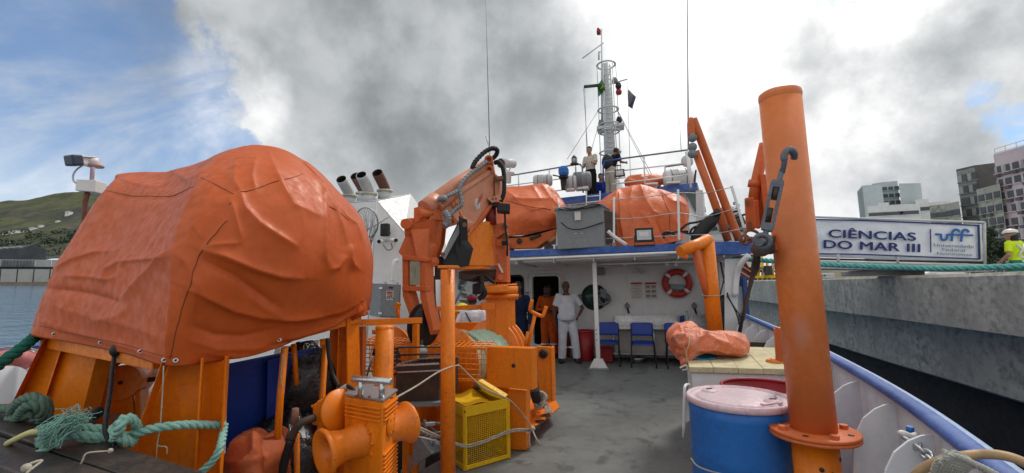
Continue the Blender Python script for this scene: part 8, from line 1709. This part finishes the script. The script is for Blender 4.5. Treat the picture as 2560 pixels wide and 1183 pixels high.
def pts_pairs(p): return [((p[0][0] + (p[3][0] - p[0][0]) * s_, p[0][1] + (p[3][1] - p[0][1]) * s_), (p[1][0] + (p[2][0] - p[1][0]) * s_, p[1][1] + (p[2][1] - p[1][1]) * s_)) for s_ in np.linspace(0, 1, 7)]
flag([(1511, 188), (1494, 214), (1496, 242), (1512, 228)], paint('green_flag_cloth', (.05, .17, .07), .85, .15, 6), 'green and yellow flag hanging on the mast yard', 'green_flag', (3, 5, 2, 7))
flag([(1570, 223), (1590, 242), (1581, 273), (1571, 266)], paint('grey_flag_cloth', (.13, .14, .17), .85, .15, 6), 'dark grey flag on the halyard right of the mast', 'grey_flag')
mb = MB(); mb.tube([mc(1460, 217, -.1), mc(1500, 213, -.1)], .07, 8, flat=.6); o = mb.build('rolled_flag', paint('rolled_flag_cloth', (.06, .12, .06), .85, .3, 8)); tag(o, 'rolled dark green flag tied along the mast yard', 'flag')
for a, b_, D, r_, lab in (((1213, -60), (1224, 372), 11, .012, 'thin whip aerial above the crane'), ((1718, -40), (1721, 375), 11, .02, 'tall whip aerial beside the orange boat davit'), ((1699, 302), (1703, 380), 11.5, .008, 'short thin aerial above the life raft canister')):
    mb = MB(); mb.tube([C(*a, D), C(*b_, D)], [r_ * .5, r_], 6); tag(mb.build('whip_aerial', M_GREY), lab, 'aerial')
mb = MB(); mb.tube([C(1215, 340, 11), C(1224, 372, 11), V(*C(1224, 372, 11)[:2], bz)], .02, 6); tag(mb.build('aerial_mount', M_LGREY), 'slim pole carrying the thin whip aerial', 'pole')
pst = thing('railing_end_post', 'white post with a round vent at the starboard railing end', 'post', brp(1725, 462)); mb = MB(); mb.tube([brp(1718, 380), brp(1728, 470)], .05, 8); mb.build('post', M_WH, pst); mb = MB(); mb.lathe([(0, 0), (.13, 0), (.15, .06), (.1, .12), (0, .12)], brp(1716, 405, .1), (.2, -1, 0), 18); mb.build('vent', M_LGREY, pst)
# ================================================================== PEOPLE
def skin_mat(n, c): return paint(n, c, .5, .08, 9, spec=.35, bump=.1, bump_scale=200)
def cloth(n, c, **k): return paint(n, c, .85, .10, 7, spec=.15, bump=.5, bump_scale=22, bump_d=.006, **k)
def remesh(o, vox, it=3):
    r = o.modifiers.new('remesh', 'REMESH'); r.mode = 'VOXEL'; r.voxel_size = vox; r.use_smooth_shade = True; s_ = o.modifiers.new('smooth', 'SMOOTH'); s_.iterations = it; s_.factor = .5; return o
def person(label, loc, rotz, H, skin, top, bottom, pose, hair=None, shoes=None, sleeves=.5, extras=None, lean=0., headturn=0., vox=.010):
    k = H / 1.75; th = thing('person', label, 'person', loc); cz, sz = math.cos(rotz), math.sin(rotz)
    def W_(p):
        x, y, z = p; z0 = .95
        if z > z0 and lean: dy = z - z0; y, z = y - dy * math.sin(lean) + (y) * 0, z0 + dy * math.cos(lean)
        return np.asarray(loc, float) + k * V(cz * x - sz * y, sz * x + cz * y, z)
    LA, RA, LL, RL = pose.get('LA', ((.25, .03, 1.14), (.27, -.06, .90))), pose.get('RA', ((-.25, .03, 1.14), (-.27, -.06, .90))), pose.get('LL', ((.10, -.02, .50), (.11, .02, .07))), pose.get('RL', ((-.10, -.02, .50), (-.11, .02, .07)))
    upv = V(-sz, cz, 0)
    mb = MB(); torso = [((0, .0, .88), .15), ((0, 0, .98), .155), ((0, .005, 1.10), .145), ((0, .0, 1.25), .165), ((0, .01, 1.37), .17), ((0, .015, 1.44), .12), ((0, .01, 1.48), .065)]
    b0 = pose.get('belly', 0.)
    def torso_tube(m, rows, inf): m.tube([W_((p[0], p[1] - (b0 * .5 if p[2] < 1.2 else 0), p[2])) for p, r in rows], [k * (r + inf + (b0 * .4 if p[2] < 1.2 else 0)) for p, r in rows], 20, flat=.66 + b0, up=upv)
    torso_tube(mb, torso, 0)
    hc = (math.sin(headturn) * .02, -.02 - .02 * math.cos(headturn), 1.622)
    mb.tube([W_((0, .01, 1.44)), W_((0, -.005, 1.56))], k * .056, 12)
    fh_ = rotz + headturn; Rz = np.array([[math.cos(fh_), -math.sin(fh_), 0], [math.sin(fh_), math.cos(fh_), 0], [0, 0, 1]]); hcw = W_(hc); hp = lambda x, y, z: hcw + k * (Rz @ V(x, y, z))
    mb.sphere(hp(0, .01, .02), V(.081, .100, .104) * k, 18, Rz); mb.sphere(hp(0, -.03, -.055), V(.055, .06, .058) * k, 14, Rz); mb.sphere(hp(0, -.10, -.012), V(.014, .02, .024) * k, 10, Rz); mb.sphere(hp(0, -.088, -.062), V(.026, .012, .012) * k, 10, Rz)
    for s_ in (-1, 1): mb.sphere(hp(s_ * .078, .012, -.005), V(.012, .02, .032) * k, 8, Rz)
    for s_, A_ in ((1, LA), (-1, RA)):
        sh = W_((s_ * .175, .01, 1.415)); el, wr = W_(A_[0]), W_(A_[1])
        mb.tube([W_((s_ * .12, .01, 1.41)), sh, (sh + el) / 2, el, el + (wr - el) * .3, wr], [k * .06, k * .058, k * .046, k * .039, k * .041, k * .027], 12); mb.sphere(sh, k * .06, 12); mb.sphere(el, k * .041, 10)
        d = unit(wr - el); pl_ = unit(np.cross(d, upv) if abs(d @ upv) < .9 else V(1, 0, 0)); q_ = np.cross(pl_, d)
        mb.tube([wr, wr + d * .045 * k, wr + d * .09 * k], [k * .026, k * .036, k * .034], 10, flat=.5, up=pl_)
        for f in range(4):
            b1 = wr + d * .085 * k + q_ * (f - 1.5) * .019 * k; L_ = (.07, .08, .075, .058)[f] * k; cu = pl_ * s_ * .35 * L_
            mb.tube([b1, b1 + d * L_ * .5 + cu * .3, b1 + d * L_ * .9 + cu], k * .0095, 6)
        mb.tube([wr + d * .03 * k + q_ * .03 * k, wr + d * .06 * k + q_ * .052 * k, wr + d * .09 * k + q_ * .056 * k], k * .0115, 6)
    for s_, Lg in ((1, LL), (-1, RL)):
        hp_, kn_, an = W_((s_ * .085, 0, .90)), W_(Lg[0]), W_(Lg[1]); mb.tube([hp_, (hp_ + kn_) / 2, kn_, kn_ + (an - kn_) * .35, an], [k * .085, k * .075, k * .054, k * .056, k * .036], 12); mb.tube([an, an + k * (V(sz, -cz, 0) * .14) - V(0, 0, .03 * k)], [k * .04, k * .03], 10)
    remesh(mb.build('body', skin, th, fix=False), vox * k, 2)
    mb = MB(); torso_tube(mb, [r for r in torso if r[0][2] > (.9 if pose.get('tuck') is None else pose['tuck'])][:-1] + [((0, .01, 1.455), .085)], .016)
    for s_, A_ in ((1, LA), (-1, RA)):
        sh = W_((s_ * .175, .01, 1.415)); el, wr = W_(A_[0]), W_(A_[1])
        P_ = [W_((s_ * .09, .01, 1.405)), sh] + ([sh + (el - sh) * .75] if sleeves < 1 else [(sh + el) / 2, el, el + (wr - el) * .9]); mb.tube(P_, [k * .07, k * .074] + ([k * .066] if sleeves < 1 else [k * .064, k * .058, k * .046]), 14); mb.sphere(sh, k * .074, 12)
    remesh(mb.build('shirt', top, th, fix=False), .013 * k, 3)
    mb = MB(); mb.tube([W_((0, -b0 * .3, 1.03)), W_((0, -b0 * .2, .95)), W_((0, 0, .86))], [k * (.176 + b0 * .5), k * (.184 + b0 * .5), k * .17], 18, flat=.70 + b0, up=upv)
    for s_, Lg in ((1, LL), (-1, RL)):
        hp_, kn_, an = W_((s_ * .088, 0, .90)), W_(Lg[0]), W_(Lg[1]); mb.tube([hp_, (hp_ + kn_) / 2, kn_, kn_ + (an - kn_) * .5, an + (kn_ - an) * .04], [k * .108, k * .104, k * .090, k * .086, k * .088], 14)
    remesh(mb.build('trousers', bottom, th, fix=False), .013 * k, 3)
    for s_, Lg in ((1, LL), (-1, RL)):
        an = W_(Lg[1]); fo = V(sz, -cz, 0) * k + V(cz, sz, 0) * s_ * .25 * k; mb = MB(); mb.tube([an * V(1, 1, 0) + V(0, 0, loc[2] + .045) - fo * .06, an * V(1, 1, 0) + V(0, 0, loc[2] + .05) + fo * .05, an * V(1, 1, 0) + V(0, 0, loc[2] + .038) + fo * .17, an * V(1, 1, 0) + V(0, 0, loc[2] + .03) + fo * .21], [k * .042, k * .05, k * .045, k * .028], 12, up=(0, 0, 1), flat=.85); mb.build('shoe', shoes or M_BLACK, th)
    if hair is not None:
        mb = MB(); mb.sphere(hp(0, .018, .035), V(.088, .103, .098) * k, 20, Rz); v = np.array(mb.v); keep = [(np.linalg.inv(Rz) @ (p - hcw) / k) for p in v]; f2 = [f for f in mb.f if all((keep[i][2] > .045 or (keep[i][1] > .03 and keep[i][2] > -.05)) for i in f)]; mb.f = f2; mb.sm = [True] * len(f2); o_ = mb.build('hair', hair, th, fix=False); so = o_.modifiers.new('thick', 'SOLIDIFY'); so.thickness = .012 * k
    for s_ in (-1, 1):
        mb = MB(); mb.sphere(hp(s_ * .032, -.082, .012), V(.012, .008, .007) * k, 8, Rz); mb.build('eye', M_DARK, th)
    if extras: extras(th, W_, hp, k, Rz)
    return th
SK1 = skin_mat('brown_skin', (.13, .065, .042)); SK2 = skin_mat('tan_skin', (.36, .20, .14)); SK3 = skin_mat('dark_skin', (.09, .045, .03)); HAIR = paint('dark_hair', (.012, .009, .008), .55, .3, 30, bump=.4)
WT = cloth('white_cotton', (.66, .68, .74)); WP = cloth('white_work_cloth', (.60, .63, .70)); OC = cloth('orange_coverall_cloth', (.50, .085, .012)); NV = cloth('navy_cloth', (.008, .012, .035)); BE = cloth('beige_cotton', (.52, .46, .38)); BKC = cloth('black_cloth', (.01, .01, .012)); KH = cloth('khaki_cloth', (.38, .35, .29)); RB_ = cloth('royal_blue_cloth', (.015, .03, .30)); HV = cloth('hi_vis_yellow', (.62, .82, .03)); GRN = cloth('green_work_cloth', (.03, .19, .11)); REFL = paint('reflective_tape', (.62, .64, .66), .35, .05, 9)
def leg_bands(z):
    def f(th, W_, hp, k, Rz):
        for s_ in (-1, 1):
            mb = MB(); mb.tube([W_((s_ * .108, .006, z)), W_((s_ * .11, .008, z + .035))], k * .099, 16, cap=False); mb.build('reflective_band', REFL, th)
    return f
def ex_white(th, W_, hp, k, Rz):
    leg_bands(.30)(th, W_, hp, k, Rz)
    mb = MB()
    for s_ in (-1, 1): mb.ring(hp(s_ * .033, -.095, .014), .022 * k, .003, Rz @ V(0, 1, 0), 12, 5)
    mb.tube([hp(-.012, -.1, .016), hp(.012, -.1, .016)], .003, 5); mb.build('spectacles', M_DARK, th)
p1 = G(1421, 906); person('man in white t-shirt and white trousers with a hand on his hip', V(p1[0], p1[1], 0), .25, 1.70, SK1, WT, WP, dict(LA=((.36, .06, 1.15), (.235, -.17, 1.0)), RA=((-.27, .05, 1.14), (-.25, .10, .90)), LL=((.15, -.02, .5), (.19, .0, .07)), RL=((-.11, -.03, .5), (-.13, .03, .07)), belly=.06), None, M_BLACK, .5, ex_white, 0, -.55)
p2 = G(1374, 893); person('man in an orange coverall standing by the open door', V(p2[0], p2[1], 0), .1, 1.63, SK3, OC, OC, dict(LA=((.22, .02, 1.13), (.10, -.2, 1.12)), RA=((-.27, -.02, 1.15), (-.06, -.22, 1.16))), HAIR, M_BLACK, 1, leg_bands(.30), 0, -.7)
p3 = C(1299, 860, 8.3); person('person in dark navy clothes half hidden behind the crane pedestal', V(p3[0], p3[1], 0), -.3, 1.70, SK3, NV, NV, dict(), HAIR, M_BLACK, 1, None)
def ex_cap(th, W_, hp, k, Rz):
    mb = MB(); mb.sphere(hp(0, .015, .045), V(.092, .106, .08) * k, 18, Rz); mb.f = [f for f in mb.f if all(((np.array(mb.v[i]) - hp(0, 0, 0)) @ V(0, 0, 1)) > .01 for i in f)]; mb.sm = [True] * len(mb.f); mb.build('red_cap', cloth('red_cap_cloth', (.30, .012, .03)), th, fix=False)
    mb = MB(); mb.tube([W_((.10, .13, 1.44)), W_((.0, .15, 1.25)), W_((-.10, .13, 1.05))], .022, 8, flat=.4); mb.build('bag_strap', M_BLACK, th)
p4 = C(1181, 900, 6.6); person('person in a red cap and white t-shirt seen from behind the winch', V(p4[0], p4[1], 0), math.pi + .25, 1.50, SK3, WT, BKC, dict(LA=((.26, .02, 1.14), (.2, -.2, 1.1))), HAIR, M_BLACK, .5, ex_cap)
p9 = C(1156, 900, 6.9); yb_ = thing('yellow_backpack', 'yellow bag beside the person in the red cap', 'bag', V(*p9[:2], .6)); mb = lump(V(p9[0], p9[1], C(1160, 790, 7.1)[2]), V(.15, .13, .20), 2, .15, 20); mb.build('bag_body', M_CLOTHY, yb_, fix=False); mb = MB(); mb.bar(V(p9[0], p9[1], .58), V(p9[0] + .02, p9[1], .0), .2, .2, (0, 1, 0)); mb.build('stool', M_DARK, yb_)
p5 = C(1478, 470, 12.9); person('young man in beige t-shirt and black trousers on the bridge deck', V(p5[0], p5[1], bz), -.55, 1.72, SK2, BE, BKC, dict(LA=((.24, -.06, 1.16), (.30, -.30, 1.14)), RA=((-.22, -.04, 1.15), (.04, -.32, 1.14))), HAIR, M_BLACK, .5, None, 0, .35)
def ex_pack(th, W_, hp, k, Rz):
    c = (W_((0, .19, 1.36)) + W_((0, .19, 1.08))) / 2; mb = lump(c, V(.17, .13, .23), 6, .06, 20); mb.build('backpack', M_BLACK, th, fix=False)
    for s_ in (-.06, .06): mb = MB(); mb.tube([W_((s_, .30, 1.34)), W_((s_, .31, 1.14))], .012, 6); mb.build('pack_strap', M_DARK, th)
p6 = C(1527, 470, 12.6); person('man in black t-shirt with a black backpack leaning on the railing', V(p6[0], p6[1], bz), math.pi - .75, 1.68, SK1, BKC, KH, dict(LA=((.24, -.1, 1.2), (.12, -.30, 1.2)), RA=((-.24, -.12, 1.2), (-.2, -.34, 1.22))), HAIR, M_BLACK, .5, ex_pack, .42)
p7 = C(1503, 480, 13.2); person('person in a royal blue jacket crouching beside the mast foot', V(p7[0], p7[1], bz - .62), .2, 1.60, SK2, RB_, RB_, dict(LA=((.24, -.05, 1.15), (.15, -.2, 1.0))), HAIR, M_BLACK, 1, None)
def ex_vest(th, W_, hp, k, Rz):
    mb = MB(); mb.sphere(hp(0, .01, .06), V(.115, .135, .085) * k, 20, Rz); mb.f = [f for f in mb.f if all((np.array(mb.v[i]) - hp(0, 0, 0))[2] > .045 * k for i in f)]; mb.sm = [True] * len(mb.f); mb.lathe([(.10 * k, 0), (.14 * k, -.005), (.14 * k, .008), (.10 * k, .012)], hp(0, .01, .05), n=24); mb.build('white_helmet', M_PLASTICW, th, fix=False)
    for z in (.98, 1.08): mb = MB(); mb.tube([W_((0, 0, z)), W_((0, 0, z + .045))], k * .178, 20, cap=False, flat=.70, up=V(0, 1, 0)); mb.build('reflective_band', REFL, th)
    for s_ in (-1, 1): mb = MB(); mb.tube([W_((s_ * .13, .115, 1.40)), W_((0, .14, 1.26)), W_((-s_ * .13, .125, 1.12))], .022 * k, 6, flat=.4, up=V(0, 1, 0)); mb.build('reflective_band', REFL, th)
    mb = lump(hp(0, .07, -.08), V(.075, .05, .13) * k, 9, .1, 16); mb.build('long_hair', HAIR, th, fix=False)
p8 = C(2546, 690, 9.6); person('person in a hi-vis vest and white helmet standing on the quay', V(p8[0], p8[1], QT - .70), math.pi + .5, 1.66, SK2, HV, GRN, dict(LA=((.27, .03, 1.15), (.24, -.15, 1.0))), None, M_BLACK, .3, ex_vest)
